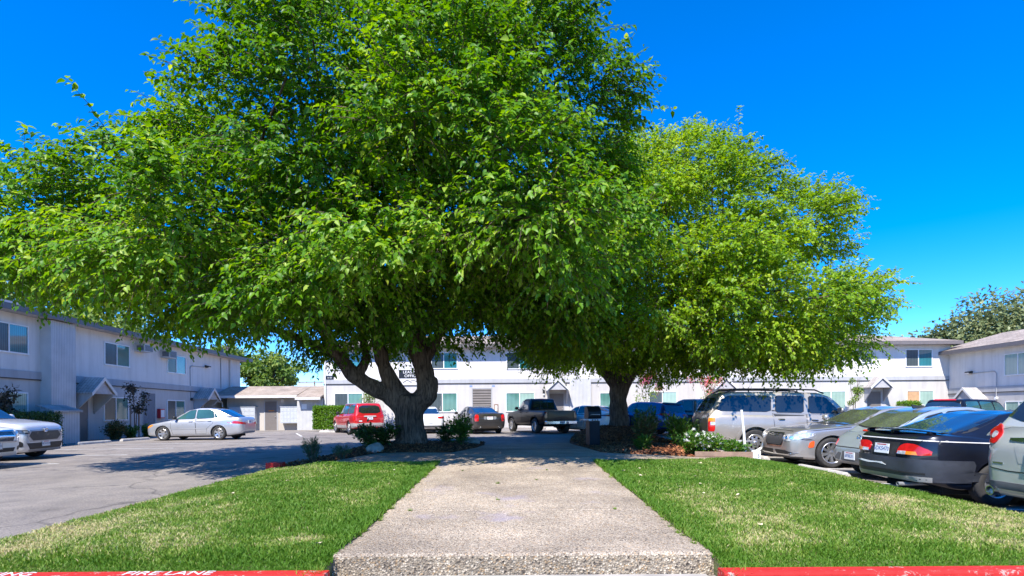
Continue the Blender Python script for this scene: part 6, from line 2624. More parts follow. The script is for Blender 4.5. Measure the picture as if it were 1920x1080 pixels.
c.mirror(1.7, 1.08, M['black_plastic'])
c.wheels(rim_spokes(5, .32), .235, .03, .64)
c.under()

# ---------------- white sedan behind the forked trunk
def sedan_rear(name, label, x, y, hd, paint, spk, lamps, lampmat, plate, pz_, text, glass='glass_blue', badge_bar=None, bottom=None, L=4.75, **kw):
    xx, yy = place_rear(x, y, hd, L)
    c = Car(spk, name, label, 'car', xx, yy, hd, paint)
    rear_common(c, 0, '', lamps, lampmat)
    c.plate(-L / 2 - .012, 0, pz_, R(-90), text, tilt=R(-8))
    belt = spk['zt'][4][1]
    H = max(p[1] for p in spk['roof'])
    d = L - 4.53
    side_glass(c, [[(1.5, belt + .045), (2.05, H - .13), (2.38, H - .08), (2.42, belt + .055)], [(2.5, belt + .055), (2.46, H - .08), (3.0, H - .09), (3.22, H - .18), (3.4, belt + .09)]], M['glass'])
    glass_T(c, 'windscreen', 1.15, 1.95, .68, .56, M['glass'])
    glass_T(c, 'rear_window', L - .58, 3.36 + d * .4, .64, .55, M[glass])
    c.doors([[(1.36, .3), (1.3, .6), (1.28, belt), (2.42, belt + .02), (2.46, .6), (2.46, .3)], [(2.5, .3), (2.5, .6), (2.46, belt + .02), (3.35, belt + .04), (3.3, .75), (3.05, .5), (3.0, .3)]])
    if bottom:
        c.patch('lower_bumper', 'B', [(-.78, .33), (.78, .33), (.80, .44), (-.80, .44)], M[bottom], .012, step=.06)
    c.mirror(1.55, belt + .01, paint)
    c.handle(2.22, belt - .08)
    c.handle(3.15, belt - .06)
    c.wheels(kw.get('rim', rim_spokes(7, .2)), .215, .03, .7)
    c.under()
    return c


sp = sedan_spec(4.75, 1.80, 1.47, (.95, 3.72), .325, .97, .82, 1.04, .70)
sedan_rear('white_sedan', 'white sedan half hidden behind the forked tree trunk', -4.35, 29.6, 106, PAINT['white'], sp, [[(.42, .80), (.44, .90), (.84, .92), (.84, .80)]], M['tail_red'], 0, .62, '7XYK', bottom='grey_plastic')

# ---------------- dark grey luxury sedan, upright tail lamps
sp = sedan_spec(4.83, 1.84, 1.46, (.92, 3.80), .335, .99, .86, 1.08, .74, tail=1.03,
                plan=[(0, .60), (.06, .76), (.2, .88), (.6, .975), (1.1, 1), (3.9, 1), (4.4, .97), (4.68, .93), (4.79, .88), (4.83, .80)])
c = sedan_rear('grey_sedan', 'dark grey sedan with upright red tail lamps and twin exhausts', -1.12, 28.55, 110, PAINT['dkgrey'], sp, [[(.60, .66), (.60, 1.0), (.78, 1.0), (.82, .66)]], M['tail_red'], 0, .82, '6CRW', L=4.83, rim=rim_spokes(7, .2))
c.patch('trunk_trim', 'B', [(-.38, .965), (.38, .965), (.36, 1.0), (-.36, 1.0)], M['chrome'], .016, step=.05)
for s in (-1, 1):
    c.patch('plate_surround', 'B', [(s * .18, .75), (s * .32, .75), (s * .34, .90), (s * .18, .90)], M['metal'], .008, step=.05)
    mb = MB()
    mb.lathe([(.048, 0), (.05, -.06), (.04, -.06), (.035, 0)], 'x', 12, (-2.36, s * .5, .36))
    mb.build('exhaust_tip', M['chrome'], c.t, smooth='auto')
c.patch('bumper_crease', 'B', [(-.80, .60), (.80, .60), (.80, .615), (-.80, .615)], M['black_plastic'], .004, step=.06, rnd=0)

# ---------------- black pickup
def pickup(name, label, x, y, hd, paint, L=5.3, W=1.9, H=1.80, Rw=.39, cab=(1.6, 3.3), lamps='tail_dark', text='9KB4', stance=0.0, chrome=True):
    bed = 1.12 + stance
    belt = 1.14 + stance
    sp = dict(L=L, W=W, axle=(.93, 4.12 * L / 5.3), R=Rw, arch=.085,
              zt=[(0, .86 + stance), (.05, .98 + stance), (.25, 1.04 + stance), (1.35, belt), (cab[1] + .05, belt + .02), (L - .1, bed), (L, bed - .01)],
              zb=[(0, .52), (.08, .44), (.5, .42), (L - .6, .45), (L, .56)],
              plan=[(0, .72), (.06, .83), (.2, .93), (.6, .99), (1.0, 1), (L - .2, 1), (L - .04, .985), (L, .95)],
              roof=[(1.3, belt - .05), (1.98, H - .1), (2.35, H), (cab[1] - .22, H), (cab[1] - .06, H - .07), (cab[1] + .10, belt + .0)],
              yb=[(1.0, W / 2 * .86), (1.6, W / 2 * .92), (cab[1] + .1, W / 2 * .92)],
              ye=[(1.0, W / 2 * .82), (1.98, W / 2 * .72), (cab[1] + .1, W / 2 * .72)],
              bed=(cab[1] + .16, L - .09, W / 2 - .12, .78 + stance))
    xx, yy = place_rear(x, y, hd, L)
    c = Car(sp, name, label, 'pickup', xx, yy, hd, paint)
    e = cab[1]
    side_glass(c, [[(1.75, belt + .07), (2.1, H - .17), (2.4, H - .10), (2.45, belt + .07)], [(2.53, belt + .07), (2.48, H - .10), (e - .25, H - .11), (e - .16, belt + .08)]], M['glass_teal'])
    glass_T(c, 'windscreen', 1.42, 1.98, .72, .6, M['glass'])
    rw = c.patch('rear_window', 'B', [(-.64, belt + .10), (.64, belt + .10), (.57, H - .13), (-.57, H - .13)], M['glass'], .008, step=.05)
    c.patch('window_divider', 'B', [(-.22, belt + .10), (-.19, belt + .10), (-.19, H - .13), (-.22, H - .13)], M['black_plastic'], .012, rw, step=.05, rnd=0)
    c.patch('window_divider', 'B', [(.19, belt + .10), (.22, belt + .10), (.22, H - .13), (.19, H - .13)], M['black_plastic'], .012, rw, step=.05, rnd=0)
    c.patch('stop_lamp', 'B', [(-.14, H - .07), (.14, H - .07), (.14, H - .025), (-.14, H - .025)], M['tail_red'], .012, step=.05, rnd=0)
    tg = c.patch('tailgate', 'B', [(-.70, .68 + stance), (.70, .68 + stance), (.70, bed - .03), (-.70, bed - .03)], paint, .012, step=.07, rnd=0)
    c.patch('tailgate_gap', 'B', [(-.72, .66 + stance), (.72, .66 + stance), (.72, bed - .01), (-.72, bed - .01)], M['black_plastic'], .004, tg, step=.07, rnd=0, skirt=False)
    for s in (1, -1):
        p = [(.75, .74 + stance), (.75, 1.05 + stance), (.90, 1.05 + stance), (.90, .74 + stance)]
        c.patch('tail_lamp', 'B', p if s > 0 else mirror_poly(p), M[lamps], .012, step=.05)
    # step bumper
    mb = MB()
    poly = [(-W / 2 + .06, 0), (-W / 2 + .1, -.16), (-.2, -.2), (.2, -.2), (W / 2 - .1, -.16), (W / 2 - .06, 0)]
    mb.prism([(-L / 2 + p[1], p[0]) for p in poly], 'z', .50, .66)
    bp = mb.build('rear_bumper', M['chrome'] if chrome else M['black_plastic'], c.t, bevel=.02)
    c.plate(-L / 2 - .21, 0, .585, R(-90), text)
    mb = MB()
    mb.lathe([(.05, -.02), (.07, 0), (.05, .02), (.03, 0), (.05, -.02)], 'x', 14, (-L / 2 - .23, -.28, .56))
    mb.build('tow_hook', M['metal'], c.t, smooth='auto')
    c.doors([[(1.5, .56), (1.5, belt), (2.46, belt + .01), (2.5, .56)], [(2.54, .56), (2.5, belt + .01), (e, belt + .02), (e + .02, .56)]])
    a = sp['axle']
    for ax in a:
        rr = Rw + .11
        o = [(ax - math.cos(t) * (rr + .03), Rw + math.sin(t) * (rr + .03)) for t in np.linspace(.12, math.pi - .12, 12)]
        i = [(ax - math.cos(t) * (rr - .05), Rw + math.sin(t) * (rr - .05)) for t in np.linspace(math.pi - .12, .12, 12)]
        c.both('fender_flare', o + i, paint, .028, rnd=0, step=.06)
    c.mirror(1.85, belt + .04, paint if not chrome else M['black_plastic'])
    c.handle(2.3, belt - .1)
    c.handle(e - .2, belt - .1)
    for s in (1, -1):
        p = [(.52, .84 + stance), (.55, .98 + stance), (.86, 1.0 + stance), (.88, .86 + stance)]
        c.patch('head_lamp', 'F', p if s > 0 else mirror_poly(p), M['lamp_clear'], .008, step=.05)
    c.patch('grille', 'F', [(-.46, .74), (.46, .74), (.48, .98), (-.48, .98)], M['black_plastic'], .008, step=.06)
    c.wheels(rim_spokes(6, .28), .27, .0, .62)
    c.under()
    return c


pickup('black_pickup', 'shiny black crew cab pickup parked nose away at the back row', 2.45, 28.2, 112, PAINT['black'], Rw=.395, stance=.06, H=1.84)
pk = pickup('grey_pickup', 'pewter grey crew cab pickup behind the shrubs of the right planter', 11.2, 26.6, 122, PAINT['pewter'], L=5.7, W=1.95, H=1.86, lamps='tail_red', text='8T2F')
pk.both('side_moulding', [(1.5, .73), (1.5, .80), (3.3, .80), (3.3, .73)], M['metal'], .02, rnd=0)

# ---------------- white sedan turned, in the tree's shade
sp = sedan_spec(4.85, 1.85, 1.46, (.95, 3.78), .335, .98, .84, 1.08, .72, tail=1.02,
                roof=[(1.05, .92), (2.0, 1.38), (2.6, 1.46), (3.1, 1.44), (3.5, 1.36), (4.55, 1.08)])
c = sedan_rear('white_fastback', 'white sloping backed sedan between the black pickup and dark trunk', 5.45, 28.3, 122, PAINT['white'], sp, [[(.50, .86), (.52, .95), (.86, .97), (.86, .88)]], M['tail_dark'], 0, .80, '8WGE', L=4.85, bottom='black_plastic')

# ---------------- blue crossover
sp = suv_spec(4.65, 1.86, 1.66, (.93, 3.65), .36, 1.06, .98, .86, back=.30)
x, y = place_rear(8.0, 27.3, 118, 4.65)
c = Car(sp, 'blue_crossover', 'deep blue crossover with roof spoiler behind the leggy shrub', 'car', x, y, 118, PAINT['blue'])
c.patch('rear_window', 'B', [(-.66, 1.16), (.66, 1.16), (.56, 1.50), (-.56, 1.50)], M['glass_blue'], .010, step=.06)
c.patch('roof_spoiler', 'B', [(-.58, 1.53), (.58, 1.53), (.56, 1.60), (-.56, 1.60)], M['black_plastic'], .05, step=.06)
rear_common(c, 0, '', [[(.42, 1.00), (.44, 1.09), (.90, 1.10), (.88, .99)]], M['tail_red'])
c.patch('lower_bumper', 'B', [(-.8, .40), (.8, .40), (.82, .55), (-.82, .55)], M['grey_plastic'], .012, step=.06)
c.plate(-2.335, 0, .86, R(-90), '9BLU', tilt=R(-6))
side_glass(c, [[(1.6, 1.12), (2.15, 1.52), (2.5, 1.56), (2.55, 1.13)], [(2.62, 1.13), (2.58, 1.56), (3.35, 1.53), (3.5, 1.16)], [(3.6, 1.18), (3.46, 1.5), (3.9, 1.42), (4.05, 1.22)]], M['glass_blue'])
glass_T(c, 'windscreen', 1.28, 1.95, .70, .58, M['glass'])
c.doors([[(1.45, .4), (1.4, 1.06), (2.55, 1.09), (2.58, .4)], [(2.62, .4), (2.6, 1.09), (3.5, 1.12), (3.4, .8), (3.15, .5), (3.1, .4)]])
c.mirror(1.75, 1.08, PAINT['blue'])
c.wheels(rim_spokes(5, .26), .225, .03, .7)
c.under()

# ---------------- big silver wagon (right row, nose away)
sp = dict(L=5.57, W=2.0, axle=(.97, 4.27), R=.385, arch=.075,
          zt=[(0, .86), (.05, 1.0), (.25, 1.08), (1.4, 1.18), (1.55, 1.20), (5.3, 1.22), (5.46, 1.20), (5.57, 1.12)],
          zb=[(0, .48), (.08, .38), (.5, .36), (5.0, .38), (5.5, .44), (5.57, .50)],
          plan=[(0, .74), (.06, .85), (.2, .94), (.6, .99), (1.0, 1), (5.0, 1), (5.3, .98), (5.48, .95), (5.55, .92), (5.57, .88)],
          roof=[(1.45, 1.14), (2.05, 1.74), (2.4, 1.86), (3.5, 1.88), (4.9, 1.86), (5.14, 1.80), (5.24, 1.70), (5.54, 1.22)],
          yb=[(1.3, .86), (1.8, .93), (5.2, .93), (5.57, .88)], ye=[(1.3, .80), (2.05, .75), (5.0, .73), (5.3, .74), (5.57, .82)], drop=.10)
hd = -3
x, y = place_rear(5.72, 17.1, hd, 5.57)
c = Car(sp, 'silver_wagon', 'large silver sport utility wagon with roof rails behind the roses', 'car', x, y, hd, PAINT['silver_w'])
side_glass(c, [[(1.85, 1.26), (2.25, 1.70), (2.72, 1.74), (2.76, 1.26)], [(2.92, 1.27), (2.88, 1.74), (3.64, 1.745), (3.70, 1.27)], [(3.84, 1.28), (3.80, 1.75), (4.96, 1.73), (5.16, 1.62), (5.36, 1.29)]], M['glass'])
c.doors([[(1.62, .5), (1.6, 1.2), (2.82, 1.22), (2.82, .5)], [(2.86, .5), (2.86, 1.22), (3.78, 1.235), (3.74, .85), (3.66, .62), (3.58, .5)]])
glass_T(c, 'windscreen', 1.55, 2.05, .78, .66, M['glass_olive'])
c.patch('rear_window', 'B', [(-.76, 1.27), (.76, 1.27), (.66, 1.68), (-.66, 1.68)], M['glass_blue'], .010, step=.07)
c.patch('tailgate_gap', 'B', [(-.83, .58), (.83, .58), (.80, 1.22), (-.80, 1.22)], M['black_plastic'], .004, step=.07, rnd=0, skirt=False)
c.patch('tailgate', 'B', [(-.815, .595), (.815, .595), (.785, 1.21), (-.785, 1.21)], PAINT['pewter'], .009, step=.07, rnd=0)
c.patch('rear_bumper', 'B', [(-.96, .40), (.96, .40), (.97, .58), (-.97, .58)], PAINT['silver_w'], .05, step=.07)
for v in 'LR':
    lt = c.patch('tail_lamp', v, [(5.41, .70), (5.41, 1.08), (5.53, 1.08), (5.53, .70)], M['tail_red'], .010, step=.05)
    c.patch('amber_lens', v, [(5.41, .97), (5.41, 1.08), (5.53, 1.08), (5.53, .97)], M['amber'], .014, lt, step=.04, rnd=0)
    c.patch('clear_lens', v, [(5.41, .88), (5.41, .965), (5.53, .965), (5.53, .88)], M['lamp_clear'], .014, lt, step=.04, rnd=0)
for s in (1, -1):
    p = [(.86, .70), (.86, 1.08), (.93, 1.08), (.94, .70)]
    lt = c.patch('tail_lamp', 'B', p if s > 0 else mirror_poly(p), M['tail_red'], .012, step=.05)
    p = [(.86, .97), (.86, 1.08), (.93, 1.08), (.94, .97)]
    c.patch('amber_lens', 'B', p if s > 0 else mirror_poly(p), M['amber'], .016, lt, step=.05, rnd=0)
    mb = MB()
    mb.tube([(c.X(2.25), s * .66, 1.83), (c.X(2.5), s * .66, 1.93), (c.X(3.6), s * .655, 1.945), (c.X(4.8), s * .65, 1.93), (c.X(5.05), s * .65, 1.81)], .022, 8)
    for ss in (3.0, 3.9):
        mb.tube([(c.X(ss), s * .66, 1.82), (c.X(ss), s * .66, 1.94)], .02, 6)
    mb.build('roof_rail', M['black_plastic'], c.t, smooth='auto')
for ss in (3.05, 4.5):
    mb = MB()
    mb.tube([(c.X(ss), -.66, 1.945), (c.X(ss), .66, 1.945)], .02, 6)
    mb.build('roof_rack_bar', M['black_plastic'], c.t)
for ax in sp['axle']:
    o = [(ax - math.cos(t) * .555, .385 + math.sin(t) * .555) for t in np.linspace(.05, math.pi - .05, 14)]
    i = [(ax - math.cos(t) * .468, .385 + math.sin(t) * .468) for t in np.linspace(math.pi - .05, .05, 14)]
    c.both('fender_flare', o + i, PAINT['silver_w'], .024, rnd=0, step=.06)
c.both('rocker_panel', [(1.5, .40), (1.5, .50), (3.62, .50), (3.62, .40)], PAINT['silver_w'], .02, rnd=0)
c.handle(2.62, 1.06, M['chrome'])
c.handle(3.55, 1.07, M['chrome'])
c.mirror(1.95, 1.26, PAINT['silver_w'], out=.26)
c.both('badge', [(3.72, 1.30), (3.72, 1.33), (3.80, 1.33), (3.80, 1.30)], M['black_plastic'], .008, rnd=0)
for s in (1, -1):
    p = [(.52, .86), (.55, 1.0), (.90, 1.02), (.92, .88)]
    c.patch('head_lamp', 'F', p if s > 0 else mirror_poly(p), M['lamp_clear'], .008, step=.05)
c.patch('grille', 'F', [(-.5, .72), (.5, .72), (.5, 1.0), (-.5, 1.0)], M['black_plastic'], .008, step=.06)
c.wheels(rim_steel(8), .25, .015, .64)
c.under()

# ---------------- silver sedan, nose to the lawn
sp = dict(L=5.04, W=1.90, axle=(.93, 3.98), R=.365, arch=.05,
          zt=[(0, .70), (.04, .80), (.12, .86), (.30, .92), (1.35, 1.02), (1.6, 1.05), (4.2, 1.09), (4.85, 1.08), (4.98, 1.02), (5.04, .85)],
          zb=[(0, .34), (.06, .22), (.5, .19), (4.4, .2), (4.96, .28), (5.04, .40)],
          plan=[(0, .62), (.04, .73), (.16, .85), (.45, .96), (.9, 1), (4.2, 1), (4.7, .96), (4.95, .88), (5.04, .72)],
          roof=[(1.42, .99), (2.35, 1.40), (2.8, 1.48), (3.4, 1.47), (3.8, 1.40), (4.6, 1.08)],
          yb=[(1.3, .80), (1.9, .88), (3.8, .88), (4.6, .78)], ye=[(1.3, .78), (2.35, .66), (3.7, .65), (4.6, .7)], drop=.085,
          sec=[(0, 0), (.80, 0), (.94, .04), (.98, .18), (1.0, .50), (.99, .80), (.965, .94), (.90, .985), (.45, 1.012), (0, 1.018)])
hd = 182
a = R(hd)
c = Car(sp, 'silver_sedan', 'silver luxury sedan with dark mesh grille nosing toward the lawn', 'car', 6.64 - math.cos(a) * 2.52, 14.2 - math.sin(a) * 2.52, hd, PAINT['steel'])
g = c.patch('grille', 'F', [(-.33, .50), (.33, .50), (.41, .60), (.41, .74), (.36, .80), (-.36, .80), (-.41, .74), (-.41, .60)], M['black_plastic'], .010, step=.05, rnd=0)
c.patch('grille_mesh', 'F', [(-.31, .52), (.31, .52), (.385, .61), (.385, .73), (.345, .78), (-.345, .78), (-.385, .73), (-.385, .61)], M['mesh_grille'], .016, g, step=.05, rnd=0)
c.patch('grille_rim', 'F', [(-.355, .475), (.355, .475), (.44, .59), (.44, .745), (.38, .825), (-.38, .825), (-.44, .745), (-.44, .59)], M['chrome'], .005, g, step=.05, rnd=0)
c.patch('wing_emblem', 'F', [(-.24, .755), (0, .72), (.24, .755), (.2, .78), (0, .75), (-.2, .78)], M['chrome'], .024, g, step=.05, rnd=0)
for s in (1, -1):
    p = [(.50, .64), (.49, .76), (.56, .80), (.84, .80), (.86, .70), (.68, .63)]
    p = p if s > 0 else mirror_poly(p)
    h = c.patch('head_lamp', 'F', p, M['lamp_clear'], .010, step=.035)
    for cx in (.58, .70):
        q = [(cx + .045 * math.cos(t), .715 + .04 * math.sin(t)) for t in np.linspace(0, 5.6, 9)]
        c.patch('lamp_bowl', 'F', q if s > 0 else mirror_poly(q), M['chrome'], .016, h, step=.03)
    p = [(.08, .30), (.06, .40), (.52, .40), (.72, .36), (.66, .31)]
    f = c.patch('fog_grille', 'F', p if s > 0 else mirror_poly(p), M['black_plastic'], .008, step=.05, rnd=0)
    p = [(.06, .285), (.64, .30), (.80, .355), (.66, .345), (.62, .315), (.06, .30)]
    c.patch('chrome_strip', 'F', p if s > 0 else mirror_poly(p), M['chrome'], .018, f, step=.04, rnd=0)
c.patch('lower_lip', 'F', [(-.8, .225), (.8, .225), (.82, .255), (-.82, .255)], M['black_plastic'], .012, step=.06, rnd=0)
for v in 'LR':
    c.patch('head_lamp_side', v, [(.14, .70), (.15, .80), (.42, .845), (.5, .80), (.40, .72)], M['lamp_clear'], .008, step=.035)
    c.patch('orange_marker', v, [(.36, .48), (.40, .62), (.50, .66), (.49, .50)], M['orange'], .010, step=.03)
    c.patch('hood_gap', v, [(.34, .868), (.36, .885), (1.4, .985), (1.4, .972)], M['black_plastic'], .004, step=.05, rnd=0)
    # scraped bumper corner
    c.patch('scrape', v, [(.50, .66), (.42, .69), (.30, .68), (.20, .705), (.22, .685), (.34, .665), (.46, .675)], M['black_plastic'], .008, step=.03, rnd=0)
c.patch('hood_gap', 'T', [(.15, -.62), (.14, .62), (.16, .62), (.17, -.62)], M['black_plastic'], .004, step=.06, rnd=0)
side_glass(c, [[(1.95, 1.12), (2.5, 1.36), (2.85, 1.40), (2.88, 1.13)], [(2.96, 1.13), (2.93, 1.40), (3.6, 1.38), (3.85, 1.2), (3.9, 1.15)]], M['glass_blue'])
glass_T(c, 'windscreen', 1.52, 2.36, .74, .57, M['glass_olive'])
c.patch('wiper_cowl', 'T', [(1.36, -.70), (1.28, 0), (1.36, .70), (1.45, .72), (1.39, 0), (1.45, -.72)], M['black_plastic'], .006, step=.06, rnd=0)
glass_T(c, 'rear_window', 4.5, 3.82, .66, .55, M['glass'])
c.doors([[(1.72, .3), (1.62, .6), (1.6, 1.05), (2.88, 1.07), (2.9, .3)], [(2.94, .3), (2.92, 1.07), (3.9, 1.09), (3.75, .8), (3.5, .5), (3.45, .3)]])
c.mirror(1.9, 1.08, PAINT['steel'])
c.handle(2.7, .95)
c.handle(3.6, .97)
c.wheels(rim_spokes(9, .17, False), .235, .02, .70)
c.under()

# ---------------- pale blue silver rounded coupe (rear)
sp = dict(L=4.28, W=1.81, axle=(.85, 3.38), R=.335,
          zt=[(0, .60), (.08, .74), (.4, .88), (1.15, 1.0), (1.35, 1.02), (3.1, 1.02), (3.5, 1.04), (3.80, .98), (4.08, .84), (4.2, .70), (4.28, .62)],
          zb=[(0, .36), (.08, .26), (.5, .2), (3.7, .22), (4.2, .30), (4.28, .36)],
          plan=[(0, .52), (.08, .70), (.3, .86), (.8, .97), (1.2, 1), (3.2, 1), (3.7, .95), (4.02, .84), (4.18, .70), (4.28, .56)],
          roof=[(.98, .94), (1.75, 1.40), (2.2, 1.485), (2.7, 1.47), (3.2, 1.36), (3.75, 1.08), (3.9, .96)], rwin=.16,
          yb=[(1.0, .74), (1.6, .83), (3.0, .82), (3.9, .70)], ye=[(1.0, .70), (1.75, .62), (2.9, .60), (3.9, .62)], drop=.10)
hd = 4
x, y = place_rear(6.88, 11.4, hd, 4.28)
c = Car(sp, 'rounded_coupe', 'pale blue silver rounded hatch coupe with an arched roof, rear to the lawn', 'car', x, y, hd, PAINT['ice'])
side_glass(c, [[(1.38, 1.07), (1.85, 1.35), (2.3, 1.40), (2.75, 1.38), (2.85, 1.08)], [(2.92, 1.08), (2.84, 1.365), (3.15, 1.28), (3.4, 1.1)]], M['glass'])
glass_T(c, 'windscreen', 1.1, 1.76, .64, .52, M['glass'])
glass_T(c, 'rear_window', 3.70, 2.98, .58, .50, M['glass_olive'], bow=.08)
c.patch('stop_lamp', 'B', [(-.20, .965), (.20, .965), (.19, 1.0), (-.19, 1.0)], M['tail_red'], .014, step=.05)
loc, nor, _, _ = c.bvh.ray_cast(Vector((-6, 0, .84)), Vector((1, 0, 0)))
mb = MB()
mb.tube([(loc.x - .02 , .055 * math.cos(t), .84 + .055 * math.sin(t)) for t in np.linspace(0, 6.283, 21)], .011, 6)
mb.tube([(loc.x - .02, -.035, .87), (loc.x - .02, -.012, .80), (loc.x - .02, 0, .83), (loc.x - .02, .012, .80), (loc.x - .02, .035, .87)], .008, 5)
mb.build('emblem', M['chrome'], c.t, smooth='auto')
c.patch('bumper_gap', 'B', [(-.80, .635), (.80, .635), (.80, .65), (-.80, .65)], M['black_plastic'], .005, step=.05, rnd=0)
c.patch('plate_recess', 'B', [(-.30, .36), (.30, .36), (.24, .56), (-.24, .56)], M['grey_plastic'], .004, step=.05, rnd=0)
c.patch('lower_bumper', 'B', [(-.72, .30), (.72, .30), (.74, .37), (-.74, .37)], PAINT['sandgrey'], .008, step=.05)
c.plate(-2.165, 0, .475, R(-90), '6FBE31')
for s in (1, -1):
    p = [(.56, .64), (.58, .78), (.70, .80), (.76, .66)]
    c.patch('tail_lamp', 'B', p if s > 0 else mirror_poly(p), M['tail_red'], .010, step=.04)
    p = [(.34, .37), (.28, .52), (.38, .53), (.52, .39)]
    c.patch('bumper_recess', 'B', p if s > 0 else mirror_poly(p), M['grey_plastic'], .006, step=.04, rnd=0)
c.doors([[(1.5, .3), (1.36, .6), (1.34, 1.02), (2.85, 1.04), (2.88, .6), (2.8, .3)]])
mb = MB()
mb.prism([(c.X(2.62), 1.47), (c.X(2.95), 1.43), (c.X(2.99), 1.52)], 'y', -.012, .012)
mb.build('fin_antenna', M['black_plastic'], c.t)
c.mirror(1.55, 1.05, PAINT['ice'])
c.handle(2.65, .93)
c.wheels(rim_spokes(5, .3), .215, .03, .7)
c.under()

# ---------------- dark navy sedan with spoiler (rear)
sp = dict(L=4.75, W=1.78, axle=(.95, 3.66), R=.32, arch=.05,
          zt=[(0, .56), (.06, .68), (.4, .80), (1.2, .94), (1.4, .96), (3.7, .99), (4.0, 1.02), (4.5, 1.04), (4.64, .98), (4.72, .80), (4.75, .74)],
          zb=[(0, .36), (.08, .24), (.5, .19), (4.2, .22), (4.66, .32), (4.75, .42)],
          plan=[(0, .56), (.08, .74), (.3, .87), (.8, .97), (1.2, 1), (3.8, 1), (4.25, .965), (4.5, .90), (4.64, .80), (4.71, .68), (4.75, .54)],
          roof=[(1.12, .90), (2.05, 1.34), (2.5, 1.41), (3.0, 1.40), (3.35, 1.34), (4.22, 1.03)], rwin=.14,
          yb=[(1.0, .76), (1.6, .83), (3.4, .83), (4.2, .72)], ye=[(1.0, .72), (2.05, .60), (3.3, .60), (4.2, .68)], drop=.085)
hd = 3
x, y = place_rear(5.86, 8.88, hd, 4.75)
c = Car(sp, 'navy_sedan', 'dark navy sedan with a boot spoiler and faded scraped bumper', 'car', x, y, hd, PAINT['navy'])
glass_T(c, 'rear_window', 4.14, 3.34, .66, .56, M['glass_blue'], bow=.07)
glass_T(c, 'windscreen', 1.2, 2.02, .66, .54, M['glass'])
side_glass(c, [[(1.6, 1.0), (2.15, 1.28), (2.55, 1.33), (2.58, 1.01)], [(2.66, 1.01), (2.63, 1.335), (3.15, 1.32), (3.55, 1.06)]], M['glass'])
c.patch('rear_bumper', 'B', [(-.86, .34), (.86, .34), (.87, .655), (-.87, .655)], PAINT['navy_dull'], .018, step=.05, rnd=0)
c.both('bumper_side', [(4.05, .34), (4.02, .60), (4.05, .655), (4.74, .655), (4.745, .42), (4.6, .32)], PAINT['navy_dull'], .014, step=.05, rnd=0)
c.patch('scrape', 'B', [(-.1, .52), (.1, .54), (.3, .525), (.55, .545), (.7, .53), (.72, .55), (.5, .565), (.25, .55), (.0, .56)], M['white_paint'], .022, step=.04, rnd=0)
c.patch('bumper_slot', 'B', [(-.7, .435), (.7, .435), (.7, .46), (-.7, .46)], M['black_plastic'], .022, step=.05, rnd=0)
c.patch('lower_bumper', 'B', [(-.72, .33), (.72, .33), (.74, .40), (-.74, .40)], PAINT['sandgrey'], .021, step=.05, rnd=0)
for s in (1, -1):
    p = [(.30, .71), (.31, .83), (.40, .875), (.60, .87), (.755, .79), (.75, .71)]
    p = p if s > 0 else mirror_poly(p)
    tl = c.patch('tail_lamp', 'B', p, M['tail_red'], .016, step=.035)
    q = [(.32, .715), (.32, .755), (.47, .76), (.47, .715)]
    c.patch('reverse_lens', 'B', q if s > 0 else mirror_poly(q), M['lamp_clear'], .020, tl, step=.035, rnd=0)
    q = [(.475, .715), (.475, .76), (.61, .765), (.63, .715)]
    c.patch('amber_lens', 'B', q if s > 0 else mirror_poly(q), M['amber'], .020, tl, step=.035, rnd=0)
c.patch('plate_recess', 'B', [(-.27, .66), (.27, .66), (.28, .88), (-.28, .88)], M['black_plastic'], .006, step=.05, rnd=0)
c.patch('trunk_badge', 'B', [(.30, .66), (.42, .66), (.42, .675), (.30, .675)], M['chrome'], .01, step=.05, rnd=0)
c.plate(-2.40, 0, .775, R(-90), '6DKS470', tilt=R(-6))
c.both('pinstripe', [(1.3, .865), (1.3, .878), (4.6, .938), (4.6, .925)], M['canopy_white'], .005, step=.08, rnd=0)
c.patch('trunk_pinstripe', 'B', [(-.80, .925), (.80, .925), (.80, .94), (-.80, .94)], M['canopy_white'], .005, step=.06, rnd=0)
# spoiler: a bowed wing on three feet
mb = MB()
n = 14
vs, fs = [], []
for i in range(n + 1):
    u = 2 * i / n - 1
    yy = u * .74
    xx = c.X(4.56) + .14 * u * u
    zz = 1.08 - .04 * u ** 4
    for (dx, dz) in ((-.10, .012), (.0, .018), (.10, 0), (.0, -.012)):
        vs.append((xx + dx * (1 - .25 * abs(u)), yy, zz + dz))
for i in range(n):
    for k in range(4):
        fs.append((i * 4 + k, i * 4 + (k + 1) % 4, (i + 1) * 4 + (k + 1) % 4, (i + 1) * 4 + k))
fs += [(0, 1, 2, 3), tuple(n * 4 + k for k in (3, 2, 1, 0))]
mb.add(vs, fs)
spw = mb.build('spoiler', PAINT['navy'], c.t, smooth='auto')
for yy in (-.64, 0, .64):
    mb = MB()
    mb.box(c.X(4.56) - .05 + .1 * abs(yy), c.X(4.56) + .05 + .1 * abs(yy), yy - .035, yy + .035, 1.02, 1.062)
    mb.build('spoiler_foot', PAINT['navy'], spw, bevel=.01)
mb = MB()
mb.lathe([(.03, 0), (.032, -.2), (.024, -.2), (.02, 0)], 'x', 12, (-2.22, -.38, .26))
mb.tube([(-2.22, -.38, .26), (-1.8, -.38, .27), (-1.5, -.3, .27)], [.03, .03, .08], 10)
mb.build('exhaust_pipe', M['metal'], c.t, smooth='auto')
c.doors([[(1.5, .3), (1.42, .6), (1.4, .95), (2.58, .97), (2.6, .3)], [(2.64, .3), (2.62, .97), (3.5, .99), (3.4, .75), (3.12, .5), (3.08, .3)]])
c.mirror(1.6, .97, PAINT['navy'])
c.wheels(rim_spokes(6, .26), .21, .02, .62)
c.under()

